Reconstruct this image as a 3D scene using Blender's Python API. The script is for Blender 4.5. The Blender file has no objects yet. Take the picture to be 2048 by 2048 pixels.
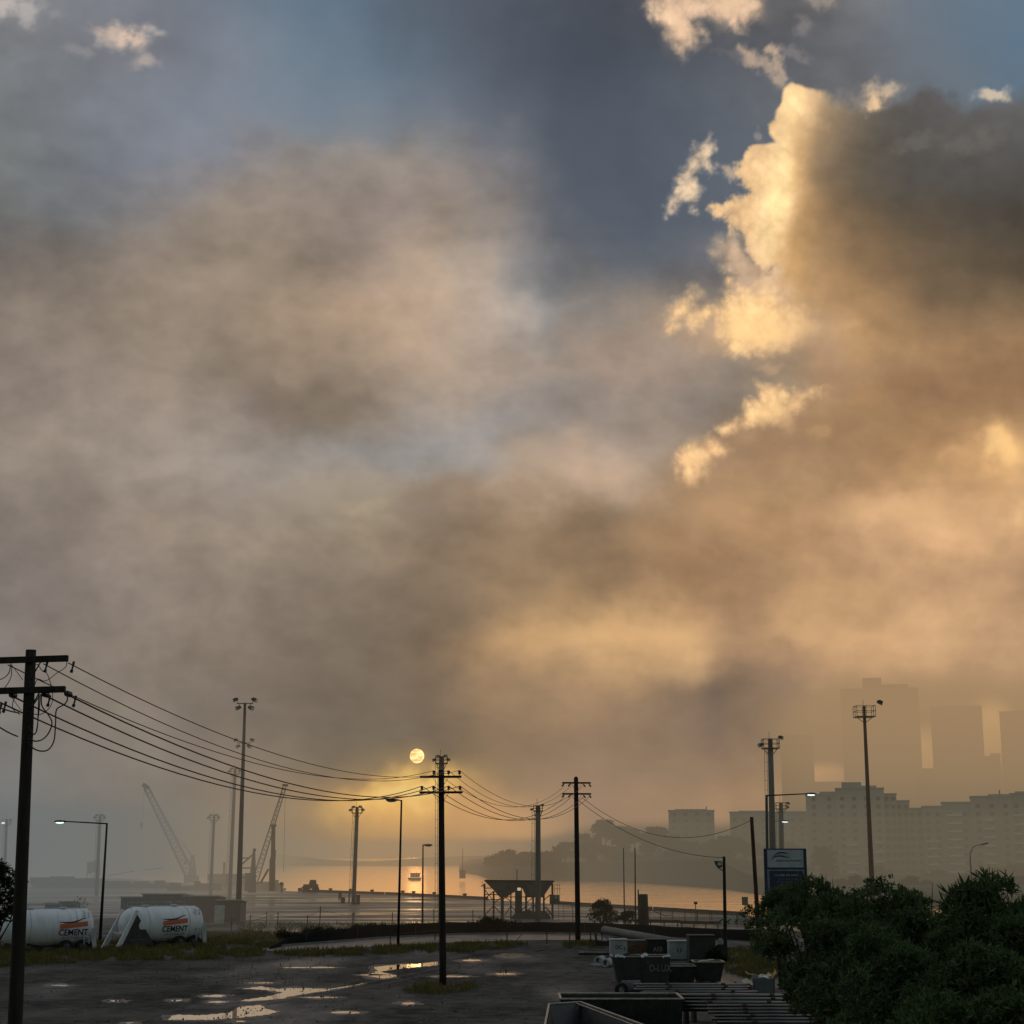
import bpy, math, random
from mathutils import Vector, Matrix, Euler
import numpy as np
random.seed(11); RS = np.random.RandomState(5)
sc = bpy.context.scene
C_ = sc.collection
# ------------------------------------------------------------------ camera geometry
F = 3243.0; HZ = 1712.0; CAMZ = 6.5
PITCH = math.atan((HZ - 1024) / F); CP, SP = math.cos(PITCH), math.sin(PITCH)
def ray(px, py):
    x = (px - 1024) / F; y = (1024 - py) / F
    return (x, CP - y * SP, SP + y * CP)
def At(px, py, Y):                       # point seen at (px,py) standing Y metres out
    d = ray(px, py); t = Y / d[1]
    return Vector((d[0] * t, Y, CAMZ + d[2] * t))
def G(px, py, z=0.0):                    # point on level z seen at (px,py)
    d = ray(px, py); t = (z - CAMZ) / d[2]
    return Vector((d[0] * t, d[1] * t, z))
def Yof(py, z=0.0): return G(1024, py, z).y
def chart(x, y, z):                      # direction (numpy) -> sky chart coordinates
    dep = y * CP + z * SP
    return 1024 + F * x / dep, 1024 - F * (z * CP - y * SP) / dep
def s2l(c):
    c = np.asarray(c, float) / 255.0
    return np.where(c <= .04045, c / 12.92, ((c + .055) / 1.055) ** 2.4)

# ------------------------------------------------------------------ materials
MATS = {}
def nodes(m):
    m.use_nodes = True; nt = m.node_tree; nt.nodes.clear()
    return nt, nt.nodes.new, nt.links.new
def mat(name, col, rough=.7, metal=0.0, var=.25, scale=3.0, spec=.4, bump=0.0, bscale=20.0, rv=.1, col2=None, stretch=(1, 1, 1)):
    if name in MATS: return MATS[name]
    m = bpy.data.materials.new(name); nt, N, L = nodes(m)
    out = N('ShaderNodeOutputMaterial'); b = N('ShaderNodeBsdfPrincipled'); L(b.outputs[0], out.inputs[0])
    tc = N('ShaderNodeTexCoord'); mp = N('ShaderNodeMapping'); mp.inputs['Scale'].default_value = stretch
    L(tc.outputs['Object'], mp.inputs[0])
    nz = N('ShaderNodeTexNoise'); nz.inputs['Scale'].default_value = scale; nz.inputs['Detail'].default_value = 6
    L(mp.outputs[0], nz.inputs['Vector'])
    mx = N('ShaderNodeMix'); mx.data_type = 'RGBA'
    c2 = col2 if col2 else tuple(c * (1 + var) for c in col)
    mx.inputs[6].default_value = (*[c * (1 - var) for c in col], 1); mx.inputs[7].default_value = (*c2, 1)
    mr = N('ShaderNodeMapRange'); mr.inputs[1].default_value = .35; mr.inputs[2].default_value = .65
    L(nz.outputs[0], mr.inputs[0]); L(mr.outputs[0], mx.inputs[0]); L(mx.outputs[2], b.inputs['Base Color'])
    rr = N('ShaderNodeMapRange'); rr.inputs[3].default_value = max(0.02, rough - rv); rr.inputs[4].default_value = min(1, rough + rv)
    L(nz.outputs[0], rr.inputs[0]); L(rr.outputs[0], b.inputs['Roughness'])
    b.inputs['Metallic'].default_value = metal; b.inputs['Specular IOR Level'].default_value = spec
    if bump:
        n2 = N('ShaderNodeTexNoise'); n2.inputs['Scale'].default_value = bscale; n2.inputs['Detail'].default_value = 5
        L(mp.outputs[0], n2.inputs['Vector'])
        bp = N('ShaderNodeBump'); bp.inputs['Strength'].default_value = bump; bp.inputs['Distance'].default_value = .05
        L(n2.outputs[0], bp.inputs['Height']); L(bp.outputs[0], b.inputs['Normal'])
    MATS[name] = m
    return m
def mat_emit(name, col, st):
    if name in MATS: return MATS[name]
    m = bpy.data.materials.new(name); nt, N, L = nodes(m)
    out = N('ShaderNodeOutputMaterial'); e = N('ShaderNodeEmission'); e.inputs[0].default_value = (*col, 1); e.inputs[1].default_value = st
    L(e.outputs[0], out.inputs[0]); MATS[name] = m
    return m
def mat_leaf(name, c1, c2, rough=.45, trans=.12, spec=.35):
    if name in MATS: return MATS[name]
    m = bpy.data.materials.new(name); nt, N, L = nodes(m)
    out = N('ShaderNodeOutputMaterial'); b = N('ShaderNodeBsdfPrincipled')
    g = N('ShaderNodeNewGeometry'); mx = N('ShaderNodeMix'); mx.data_type = 'RGBA'
    tc = N('ShaderNodeTexCoord'); nz = N('ShaderNodeTexNoise'); nz.inputs['Scale'].default_value = .7; L(tc.outputs['Object'], nz.inputs['Vector'])
    ad = N('ShaderNodeMath'); ad.operation = 'MULTIPLY_ADD'; ad.inputs[1].default_value = .5
    L(g.outputs['Random Per Island'], ad.inputs[0])
    mr = N('ShaderNodeMapRange'); mr.inputs[1].default_value = .35; mr.inputs[2].default_value = .65; mr.inputs[3].default_value = 0; mr.inputs[4].default_value = .5
    L(nz.outputs[0], mr.inputs[0]); L(mr.outputs[0], ad.inputs[2]); L(ad.outputs[0], mx.inputs[0])
    mx.inputs[6].default_value = (*c1, 1); mx.inputs[7].default_value = (*c2, 1)
    L(mx.outputs[2], b.inputs['Base Color']); b.inputs['Roughness'].default_value = rough; b.inputs['Specular IOR Level'].default_value = spec
    if trans:
        t = N('ShaderNodeBsdfTranslucent'); L(mx.outputs[2], t.inputs[0]); a = N('ShaderNodeMixShader'); a.inputs[0].default_value = trans
        L(b.outputs[0], a.inputs[1]); L(t.outputs[0], a.inputs[2]); L(a.outputs[0], out.inputs[0])
    else: L(b.outputs[0], out.inputs[0])
    MATS[name] = m
    return m

M_POLE = mat('weathered pole timber', (.030, .025, .021), .85, 0, .4, 1.5, .2, .5, 14, stretch=(6, 6, .6))
M_RUSTPOLE = mat('reddish pole timber', (.085, .045, .028), .85, 0, .35, 1.5, .2, .4, 14, stretch=(6, 6, .6))
M_BLACK = mat('black fitting', (.015, .015, .016), .5, 0, .3, 4)
M_WIRE = mat('black cable', (.012, .011, .011), .5, 0, .2, 4)
M_INSUL = mat('insulator glaze', (.05, .03, .02), .25, 0, .2, 6)
M_GALV = mat('galvanised steel', (.16, .16, .155), .5, .4, .25, 2, stretch=(1, 1, .3))
M_CONC = mat('mast concrete', (.15, .145, .135), .85, 0, .25, 1.2, .25, .2, 8, stretch=(2, 2, .3))
M_DARKSTEEL = mat('dark painted steel', (.045, .043, .042), .55, .1, .3, 3)
M_RUST = mat('rusty steel', (.075, .042, .028), .8, .1, .4, 2)
M_PORTGREY = mat('port grey paint', (.085, .088, .085), .7, 0, .3, 1.5)
M_WHITE = mat('white tank paint', (.74, .76, .78), .38, 0, .02, 1.6, .5, stretch=(2.2, .5, .35), col2=(.60, .605, .60))
M_WHITE2 = mat('dull white paint', (.42, .43, .42), .6, 0, .15, 2)
M_ROOF = mat('wet pale roof sheet', (.40, .41, .41), .28, .2, .12, 2)
M_SHED = mat('shed grey cladding', (.085, .083, .078), .8, 0, .25, .8)
M_ORANGE = mat('orange decal', (.50, .13, .05), .5, 0, .1, 3)
M_NAVY = mat('navy decal', (.02, .025, .06), .5, 0, .15, 3)
M_FAINT = mat('faded decal', (.30, .32, .35), .5, 0, .15, 3)
M_RUBBER = mat('tyre rubber', (.012, .012, .012), .85, 0, .2, 6)
M_SIGNBLUE = mat('sign blue', (.018, .026, .075), .45, 0, .12, 2)
M_SIGNWHITE = mat('sign white', (.42, .44, .46), .5, 0, .08, 2)
M_LED = mat_emit('lit lamp lens', (.72, .95, .92), 1.6)
M_LENS = mat('unlit lamp lens', (.55, .55, .52), .25, 0, .1, 5)
M_SKIP = mat('dark green skip steel', (.016, .020, .018), .5, .1, .4, 2, .5, .3, 6)
M_RIM = mat('worn bright rim', (.35, .33, .30), .4, .6, .25, 5)
M_PIPE = mat('wet galvanised pipe', (.17, .16, .15), .3, .85, .35, 2, rv=.12, stretch=(.4, 3, 3))
M_FOG_TREE = mat_leaf('far foliage', (.030, .036, .024), (.055, .06, .036), .7, .1, .15)
M_BARK = mat('bark', (.045, .036, .028), .9, 0, .35, 6, .2, .4, 18)

# ------------------------------------------------------------------ mesh builder
class MB:
    def __init__(s): s.v = []; s.f = []
    def add(s, vs, fs, mx=None):
        o = len(s.v)
        for v in vs: s.v.append(tuple(mx @ Vector(v)) if mx is not None else tuple(v))
        for f in fs: s.f.append(tuple(i + o for i in f))
        return s
    def box(s, c, d, rot=None, mx=None, bev=0.0):
        x, y, z = d[0] / 2, d[1] / 2, d[2] / 2
        vs = [(-x, -y, -z), (x, -y, -z), (x, y, -z), (-x, y, -z), (-x, -y, z), (x, -y, z), (x, y, z), (-x, y, z)]
        T = Matrix.Translation(Vector(c))
        if rot: T = T @ Euler(rot).to_matrix().to_4x4()
        if mx is not None: T = mx @ T
        return s.add(vs, [(3, 2, 1, 0), (4, 5, 6, 7), (0, 1, 5, 4), (1, 2, 6, 5), (2, 3, 7, 6), (3, 0, 4, 7)], T)
    def bar(s, a, b, w, h=None):                       # square bar between two points
        a = Vector(a); b = Vector(b); d = b - a; L = d.length
        q = d.to_track_quat('X', 'Z').to_matrix().to_4x4()
        return s.box((L / 2, 0, 0), (L, w, h or w), mx=Matrix.Translation(a) @ q)
    def tube(s, pts, r, n=8, caps=True):
        pts = [Vector(p) for p in pts]; k = len(pts)
        rs = r if isinstance(r, (list, tuple)) else [r] * k
        o = len(s.v); up = None
        for i, p in enumerate(pts):
            d = (pts[min(i + 1, k - 1)] - pts[max(i - 1, 0)]).normalized()
            if up is None: up = d.orthogonal().normalized()
            up = (up - d * up.dot(d)).normalized(); sd = d.cross(up)
            for j in range(n):
                a = 2 * math.pi * j / n
                s.v.append(tuple(p + (up * math.cos(a) + sd * math.sin(a)) * rs[i]))
        for i in range(k - 1):
            for j in range(n):
                a = o + i * n + j; b = o + i * n + (j + 1) % n
                s.f.append((a, b, b + n, a + n))
        if caps:
            s.f.append(tuple(o + j for j in range(n))[::-1]); s.f.append(tuple(o + (k - 1) * n + j for j in range(n)))
        return s
    def lathe(s, prof, n=20, mx=None):                 # prof: (axial x, radius), around X
        vs = []; fs = []
        for x, r in prof:
            for j in range(n):
                a = 2 * math.pi * j / n; vs.append((x, r * math.cos(a), r * math.sin(a)))
        for i in range(len(prof) - 1):
            for j in range(n):
                a = i * n + j; b = i * n + (j + 1) % n
                fs.append((a, b, b + n, a + n))
        return s.add(vs, fs, mx)
    def prism(s, poly, d0, d1, mx=None):               # poly in XZ, extruded along Y
        n = len(poly); vs = [(x, d0, z) for x, z in poly] + [(x, d1, z) for x, z in poly]
        fs = [tuple(range(n)), tuple(range(2 * n - 1, n - 1, -1))] + [(i, i + n, (i + 1) % n + n, (i + 1) % n) for i in range(n)]
        return s.add(vs, fs, mx)
    def flat(s, poly, mx=None):
        return s.add(poly, [tuple(range(len(poly)))], mx)
    def build(s, name, m, parent=None, smooth=False, bevel=0.0):
        me = bpy.data.meshes.new(name); me.from_pydata(s.v, [], s.f); me.update()
        if smooth: me.polygons.foreach_set('use_smooth', [True] * len(me.polygons))
        return link(name, me, m, parent, bevel)
def link(name, me, m, parent=None, bevel=0.0):
    o = bpy.data.objects.new(name, me); C_.objects.link(o)
    if m: me.materials.append(m)
    if parent: o.parent = parent
    if bevel:
        b = o.modifiers.new('edges', 'BEVEL'); b.width = bevel; b.segments = 1; b.limit_method = 'ANGLE'
    return o
def tag(o, label, cat, group=None, kind=None):
    if label: o['label'] = label
    if cat: o['category'] = cat
    if group: o['group'] = group
    if kind: o['kind'] = kind
    return o
def thing(name, label, cat, loc=(0, 0, 0), rz=0.0, group=None):
    o = bpy.data.objects.new(name, None); C_.objects.link(o); o.empty_display_size = .3
    o.location = loc; o.rotation_euler = (0, 0, rz)
    return tag(o, label, cat, group)
def struct(o): o['kind'] = 'structure'; return o
def dup(root, loc, rz=0.0, label=None, group=None, scale=None):
    def rec(o, par):
        c = o.copy(); C_.objects.link(c); c.parent = par
        for ch in list(o.children): rec(ch, c)
        return c
    r = rec(root, None); r.location = loc; r.rotation_euler = (0, 0, rz)
    if scale: r.scale = scale
    if label: r['label'] = label
    if group: r['group'] = group
    return r
def text_geo(txt, size, align='CENTER'):
    cu = bpy.data.curves.new('lettering', 'FONT'); cu.body = txt; cu.size = size; cu.align_x = align; cu.align_y = 'CENTER'; cu.resolution_u = 3; cu.offset = .022
    ob = bpy.data.objects.new('lettering', cu); C_.objects.link(ob)
    bpy.context.view_layer.update()
    me = ob.evaluated_get(bpy.context.evaluated_depsgraph_get()).to_mesh()
    vs = [tuple(v.co) for v in me.vertices]; fs = [tuple(p.vertices) for p in me.polygons]
    ob.evaluated_get(bpy.context.evaluated_depsgraph_get()).to_mesh_clear()
    bpy.data.objects.remove(ob); bpy.data.curves.remove(cu)
    return vs, fs
def wall_text(mb, txt, width, cx, y, cz, height=None):  # upright lettering on a face looking to -Y
    vs, fs = text_geo(txt, 1.0)
    xs = [v[0] for v in vs]; zs = [v[1] for v in vs]
    k = width / max(1e-6, max(xs) - min(xs)); kz = (height / max(1e-6, max(zs) - min(zs))) if height else k
    mx_ = (max(xs) + min(xs)) / 2; mz = (max(zs) + min(zs)) / 2
    return mb.add([((v[0] - mx_) * k + cx, y, (v[1] - mz) * kz + cz) for v in vs], fs)

# leaves: diamond faces, one island each
def leaf_mesh(name, P, D, ln, wd, m, parent, fold=.25):
    n = len(P); P = np.asarray(P, float); D = np.asarray(D, float); D /= np.linalg.norm(D, axis=1, keepdims=True) + 1e-9
    R = RS.randn(n, 3); S = np.cross(D, R); S /= np.linalg.norm(S, axis=1, keepdims=True) + 1e-9
    Nn = np.cross(D, S)
    ln = np.asarray(ln) * np.ones(n); wd = np.asarray(wd) * np.ones(n)
    V = np.empty((n, 4, 3)); mid = P + D * (ln * .45)[:, None] - Nn * (wd * fold)[:, None]
    V[:, 0] = P; V[:, 1] = mid + S * (wd / 2)[:, None]; V[:, 2] = P + D * ln[:, None]; V[:, 3] = mid - S * (wd / 2)[:, None]
    me = bpy.data.meshes.new(name); me.vertices.add(4 * n); me.vertices.foreach_set('co', V.reshape(-1))
    me.loops.add(4 * n); me.loops.foreach_set('vertex_index', np.arange(4 * n, dtype=np.int32))
    me.polygons.add(n); me.polygons.foreach_set('loop_start', np.arange(0, 4 * n, 4, dtype=np.int32))
    me.update(calc_edges=True); me.validate()
    return link(name, me, m, parent)
def lump_points(lumps, n_each, shell=.35):
    P = []; O = []
    for (c, r) in lumps:
        d = RS.randn(n_each, 3); d /= np.linalg.norm(d, axis=1, keepdims=True)
        d[:, 2] = np.where(d[:, 2] < -.3, -d[:, 2] * .6, d[:, 2])
        k = 1 - shell * RS.rand(n_each) ** 1.5
        P.append(np.array(c) + d * k[:, None] * np.array(r)); O.append(d)
    return np.concatenate(P), np.concatenate(O)
# ------------------------------------------------------------------ sky field
import numpy as np, math
_rng = np.random.RandomState(7)
_PERM = np.concatenate([_rng.permutation(256)] * 3).astype(np.int64)
_GA = _rng.rand(256) * 2 * np.pi
_GX, _GY = np.cos(_GA), np.sin(_GA)

def perlin(x, y):
    xi = np.floor(x).astype(np.int64); yi = np.floor(y).astype(np.int64)
    xf = x - xi; yf = y - yi
    xi &= 255; yi &= 255
    u = xf * xf * xf * (xf * (xf * 6 - 15) + 10); v = yf * yf * yf * (yf * (yf * 6 - 15) + 10)
    def g(a, b, dx, dy):
        h = _PERM[_PERM[a] + b]
        return _GX[h] * dx + _GY[h] * dy
    n00 = g(xi, yi, xf, yf); n10 = g(xi + 1, yi, xf - 1, yf)
    n01 = g(xi, yi + 1, xf, yf - 1); n11 = g(xi + 1, yi + 1, xf - 1, yf - 1)
    a = n00 + u * (n10 - n00); b = n01 + u * (n11 - n01)
    return (a + v * (b - a)) * 1.5

def fbm(x, y, s, octv=5, ox=0.0, oy=0.0, gain=0.5):
    f = np.zeros_like(x); a = 1.0; k = 1.0 / s
    for i in range(octv):
        f += a * perlin(x * k + ox + 17.3 * i, y * k + oy + 9.1 * i)
        a *= gain; k *= 2.03
    return f

def billow(x, y, s, octv=5, ox=0.0, oy=0.0, gain=.5):
    f = np.zeros_like(x); a = 1.0; k = 1.0 / s; tot = 0
    for i in range(octv):
        f += a * np.abs(perlin(x * k + ox + 17.3 * i, y * k + oy + 9.1 * i)); tot += a; a *= gain; k *= 2.1
    return (f / tot - .27) * 3.2                            # rounded lobes, sharp valleys, about -0.9 .. 1.2

def sstep(a, b, x):
    t = np.clip((x - a) / (b - a), 0, 1)
    return t * t * (3 - 2 * t)

def poly_sd(px, py, poly, pad=200):
    """signed distance, positive inside (far away: just a large negative)"""
    P = np.array(poly, float)
    out = np.full(px.shape, -1e3)
    m = (px > P[:, 0].min() - pad) & (px < P[:, 0].max() + pad) & (py > P[:, 1].min() - pad) & (py < P[:, 1].max() + pad)
    x = px[m]; y = py[m]
    if x.size == 0: return out
    d2 = np.full(x.shape, 1e12); ins = np.zeros(x.shape, bool)
    n = len(P)
    for i in range(n):
        ax, ay = P[i]; bx, by = P[(i + 1) % n]
        ex, ey = bx - ax, by - ay
        L = ex * ex + ey * ey + 1e-9
        t = np.clip(((x - ax) * ex + (y - ay) * ey) / L, 0, 1)
        d2 = np.minimum(d2, (x - ax - t * ex) ** 2 + (y - ay - t * ey) ** 2)
        c = (ay > y) != (by > y)
        ins ^= c & (x < ax + (y - ay) * ex / (ey if abs(ey) > 1e-9 else 1e-9))
    d = np.sqrt(d2)
    out[m] = np.where(ins, d, -d)
    return out

# colours of the veil of cloud and sky (azimuth/elevation chart, rows of x: colour)
SKY_A = {
0: "0:128,130,135 140:120,124,132 280:118,123,133 420:108,121,138 560:96,119,142 650:90,114,137 760:86,101,119 900:82,91,106 1030:76,83,96 1130:71,77,89 1280:84,85,90 1420:93,93,96 1560:107,108,110 1700:114,120,126 1800:100,118,136 1932:88,120,147",
100: "0:122,128,132 140:118,124,130 280:120,124,134 420:122,131,146 560:107,128,148 700:98,121,142 800:90,107,126 960:82,91,106 1080:73,81,95 1200:76,83,95 1350:84,87,94 1500:94,96,100 1650:107,112,119 1780:104,118,133 1932:88,118,144",
200: "0:115,122,124 140:118,124,132 280:124,132,146 420:124,134,150 560:115,132,150 700:112,128,145 840:102,113,128 960:87,97,113 1080:76,86,101 1200:79,89,104 1350:90,96,105 1450:100,104,110 1600:108,108,110 1800:104,116,128 1932:92,114,134",
300: "0:110,116,116 140:108,114,120 280:120,126,138 420:127,131,141 500:134,132,134 560:138,134,131 700:147,139,130 840:138,132,127 960:116,117,121 1080:83,92,106 1200:78,88,104 1350:88,98,112 1500:98,104,112",
400: "0:108,111,111 140:115,117,119 280:128,126,125 360:138,131,124 420:146,136,125 560:150,138,125 660:130,120,113 740:132,122,117 840:142,132,123 960:128,124,121 1080:91,97,109 1200:81,91,107 1320:90,98,110",
500: "0:118,112,107 140:130,122,113 280:142,130,117 420:142,130,116 500:138,126,112 560:142,130,116 640:136,124,114 700:148,134,122 840:160,145,127 940:150,140,130 1000:128,126,126 1080:105,109,115 1200:98,104,113 1330:114,111,111 1450:130,118,108",
600: "0:126,117,107 140:138,127,115 280:146,133,117 420:140,126,111 500:152,137,117 560:164,146,123 700:170,149,125 840:173,155,135 940:180,168,154 1000:158,156,152 1040:136,139,141 1110:136,131,126 1200:150,138,124 1280:163,143,121 1400:163,138,110",
700: "0:134,124,115 140:142,131,120 280:150,138,125 420:140,128,114 500:140,126,110 560:146,131,114 630:142,128,111 700:152,137,119 780:158,143,126 860:172,156,138 960:166,152,138 1080:160,145,130 1200:162,144,128 1330:150,138,126 1450:140,128,112 1600:160,128,90 1750:150,120,85 1932:148,118,82",
760: "0:136,126,116 140:145,134,123 280:152,140,128 420:144,133,121 500:126,114,104 560:124,112,98 630:128,116,101 700:126,116,105 780:138,131,123 860:156,147,137 960:150,145,140 1080:142,135,130 1200:146,133,122 1330:136,127,118 1430:146,130,108 1550:160,130,92 1750:148,118,83 1932:152,122,86",
840: "0:134,125,115 140:142,132,121 280:152,142,131 420:152,144,135 560:144,139,132 700:138,137,134 840:145,147,148 930:150,150,150 1020:152,144,134 1100:168,150,132 1200:150,137,124 1300:140,127,113 1420:132,108,82 1550:156,127,91 1700:148,118,83 1850:168,134,92 1932:186,152,105",
900: "0:130,121,112 140:136,127,116 280:150,140,130 420:150,142,132 560:150,142,132 700:152,144,134 780:146,132,116 880:155,137,117 960:162,143,120 1050:180,158,133 1130:182,160,134 1200:158,143,126 1280:150,126,97 1400:160,132,96 1500:158,129,93 1650:152,122,88 1800:172,140,98 1932:182,148,104",
1000: "0:125,117,110 140:132,122,113 280:142,130,118 420:146,134,120 560:146,134,118 690:154,141,119 760:138,123,105 900:132,114,92 1000:142,122,97 1100:132,112,88 1160:126,106,82 1250:152,126,92 1350:166,135,97 1460:166,134,95 1560:182,148,104 1650:198,162,116 1800:206,168,120 1932:192,157,112",
1100: "0:128,120,114 140:132,123,116 280:142,131,120 420:136,125,112 560:128,116,103 700:121,108,93 840:125,109,90 960:136,116,91 1060:130,110,85 1140:140,117,87 1250:158,129,93 1330:150,121,87 1450:158,128,92 1550:180,147,104 1700:178,145,105 1850:182,149,108 1932:176,144,105",
1200: "0:130,123,118 140:138,128,119 280:142,131,119 420:134,123,110 560:126,114,101 700:121,109,94 820:125,109,90 900:150,126,95 960:178,147,103 1060:182,150,104 1180:194,160,110 1330:188,155,108 1420:168,137,99 1520:186,153,108 1640:176,144,104 1780:190,156,113 1932:182,151,110",
1250: "0:130,124,119 140:138,129,119 280:141,130,118 420:134,123,110 560:126,114,101 700:121,109,94 840:127,111,92 930:165,138,101 1060:172,143,104 1200:184,153,108 1330:196,163,114 1400:158,129,97 1520:158,129,97 1640:184,151,109 1780:188,155,113 1932:180,149,109",
1310: "0:130,125,120 140:138,130,120 280:140,130,117 420:134,124,111 560:125,114,101 700:119,107,93 840:122,107,90 930:146,124,96 1060:160,134,101 1180:146,123,96 1260:130,111,90 1350:124,106,87 1500:134,113,90 1650:164,135,101 1800:180,148,108 1932:176,145,105",
1400: "0:128,126,122 140:136,130,122 280:140,131,119 420:138,127,113 560:126,116,103 700:113,105,92 800:112,102,87 880:122,107,88 960:138,118,92 1100:140,119,95 1250:128,110,90 1400:128,109,88 1550:136,115,89 1700:148,124,93 1850:164,137,99 1932:168,140,101",
1460: "0:125,126,124 140:132,128,122 280:138,130,119 420:142,130,115 560:138,124,105 640:136,120,98 720:150,128,95 790:176,146,98 860:128,111,88 960:140,120,95 1100:142,121,97 1250:136,116,93 1400:136,115,90 1550:150,125,93 1700:158,131,96 1932:164,136,98",
1500: "0:122,124,122 140:128,126,121 280:134,127,117 420:146,132,115 520:150,132,108 580:162,137,104 640:186,151,104 700:222,175,105 760:246,194,107 810:228,179,106 870:168,139,100 960:152,129,100 1100:146,124,100 1250:145,122,96 1400:148,123,93 1550:164,135,98 1700:160,133,96 1932:160,133,96",
1550: "0:120,123,122 140:124,124,120 280:128,124,116 420:146,132,114 560:156,137,108 640:172,145,104 720:205,163,104 800:200,160,105 900:186,150,104 1000:172,142,103 1100:150,127,100 1250:148,124,97 1400:146,122,92 1550:152,126,93 1700:152,127,93 1932:152,127,92",
1620: "0:117,120,119 140:119,121,118 280:125,121,114 420:142,129,110 560:148,131,107 700:163,137,104 830:166,138,104 960:148,127,101 1100:138,119,96 1250:138,118,93 1400:136,117,90 1932:136,118,90",
1720: "0:110,114,113 140:113,115,112 280:119,116,109 420:136,124,107 560:143,127,104 700:160,135,104 830:163,135,102 960:142,122,98 1080:124,110,90 1200:110,100,84 1400:105,98,82 1932:106,98,82",
}
# inside of the tall cumulus
SKY_B = {
150: "1450:225,195,148 1500:232,203,155 1560:190,165,128 1620:120,112,104 1700:95,92,90 1800:98,97,98 1932:102,103,106",
250: "1450:235,200,140 1500:215,178,120 1560:130,114,92 1620:106,97,84 1700:84,81,77 1800:92,90,87 1932:92,91,89",
330: "1400:235,200,140 1500:205,168,110 1550:128,110,86 1600:104,92,76 1700:84,79,73 1800:84,82,79 1932:82,80,77",
400: "1350:235,200,140 1490:205,166,106 1540:150,123,86 1600:122,102,77 1700:94,83,68 1850:80,74,67 1932:74,68,62",
500: "1350:235,200,140 1480:200,162,105 1540:156,128,90 1620:138,113,80 1700:114,95,73 1800:98,85,68 1932:84,74,62",
560: "1300:215,180,128 1480:205,168,113 1560:166,134,92 1650:150,122,85 1750:112,94,72 1850:108,92,72 1932:118,100,76",
640: "1300:220,184,128 1450:235,195,130 1550:228,188,124 1640:170,138,96 1750:158,128,90 1850:154,125,89 1932:150,121,86",
720: "1300:160,138,112 1450:150,130,105 1550:150,126,95 1650:156,126,90 1800:148,118,83 1932:148,118,82",
}
_S = 2048 / 1932.0

def _table(tab):
    pts = []
    for y, row in tab.items():
        for e in row.split():
            x, c = e.split(":"); r, g, b = map(float, c.split(","))
            pts.append((float(x) * _S, y * _S, r, g, b))
    return np.array(pts)

def _row_grid(tab, xs, ys):
    """rows interpolated along x, then smoothly along y"""
    ky = np.array(sorted(tab)); R = []
    for y in ky:
        p = []
        for e in tab[y].split():
            x, c = e.split(":"); p.append([float(x) * _S] + [float(v) for v in c.split(",")])
        p = np.array(sorted(p))
        R.append(np.stack([np.interp(xs, p[:, 0], p[:, k]) for k in (1, 2, 3)], 1))
    R = np.array(R); kyp = ky * _S
    G = np.empty((len(ys), len(xs), 3))
    for j, y in enumerate(ys):
        i = int(np.clip(np.searchsorted(kyp, y) - 1, 0, len(kyp) - 2))
        t = np.clip((y - kyp[i]) / (kyp[i + 1] - kyp[i]), 0, 1)
        G[j] = R[i] * (1 - t) + R[i + 1] * t
    for ax in (0, 1):                                   # soften the kinks
        for _ in range(2):
            a = np.roll(G, 1, ax); b = np.roll(G, -1, ax)
            if ax == 0: a[0] = G[0]; b[-1] = G[-1]
            else: a[:, 0] = G[:, 0]; b[:, -1] = G[:, -1]
            G = (a + 2 * G + b) / 4
    return G

_gx = np.linspace(0, 2048, 129); _gy = np.linspace(0, 1830, 115)

def _bil(G, x, y):
    fx = np.clip(x / 2048 * 128, 0, 127.999); fy = np.clip(y / 1830 * 114, 0, 113.999)
    i = fx.astype(int); j = fy.astype(int); u = (fx - i)[..., None]; v = (fy - j)[..., None]
    return (G[j, i] * (1 - u) + G[j, i + 1] * u) * (1 - v) + (G[j + 1, i] * (1 - u) + G[j + 1, i + 1] * u) * v

STRIP_L = [(1583,163),(1569,174),(1564,205),(1553,221),(1550,239),(1536,249),(1539,264),(1553,286),(1517,289),(1497,295),(1492,320),(1469,342),(1474,360),(1492,382),(1474,391),(1455,398),(1446,412),(1424,404),(1419,413),(1430,426),(1446,441),(1464,460),(1486,475),(1499,497),(1517,522),(1536,534),(1545,547)]
MASS = STRIP_L + [(1518,556),(1496,580),(1490,650),(1600,640),(1650,700),(1680,790),(2400,790),(2400,190),(2048,188),(1980,202),(1935,218),(1900,195),(1850,178),(1800,205),(1740,212),(1700,215),(1651,187),(1614,179),(1595,169)]
STRIP = [(1583,140),(1380,140),(1380,560),(1540,560),(1552,519),(1562,466),(1570,388),(1580,311),(1594,249),(1624,205),(1646,165),(1630,140)]
FRAG = [(1415,280),(1424,292),(1421,314),(1427,354),(1418,345),(1407,339),(1393,357),(1396,404),(1384,413),(1368,401),(1347,416),(1334,432),(1331,413),(1347,385),(1357,370),(1347,354),(1356,339),(1375,317),(1387,295)]
LOWER = [(1331,631),(1345,610),(1359,593),(1375,578),(1396,577),(1407,590),(1387,612),(1400,614),(1418,609),(1443,597),(1449,556),(1465,553),(1461,590),(1486,580),(1548,590),(1579,618),(1626,634),(1651,652),(1645,674),(1610,683),(1579,702),(1533,714),(1486,708),(1452,708),(1443,674),(1427,640),(1406,652),(1387,659),(1365,640),(1347,665),(1334,660)]
VEIL = [(1430,480),(1440,470),(1480,470),(1525,525),(1570,530),(1590,620),(1470,625),(1452,560),(1432,510)]
MID1 = [(1514,765),(1549,776),(1580,792),(1617,771),(1652,768),(1633,792),(1602,824),(1586,855),(1549,850),(1480,863),(1443,858),(1480,834),(1490,802),(1511,792)]
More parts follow.
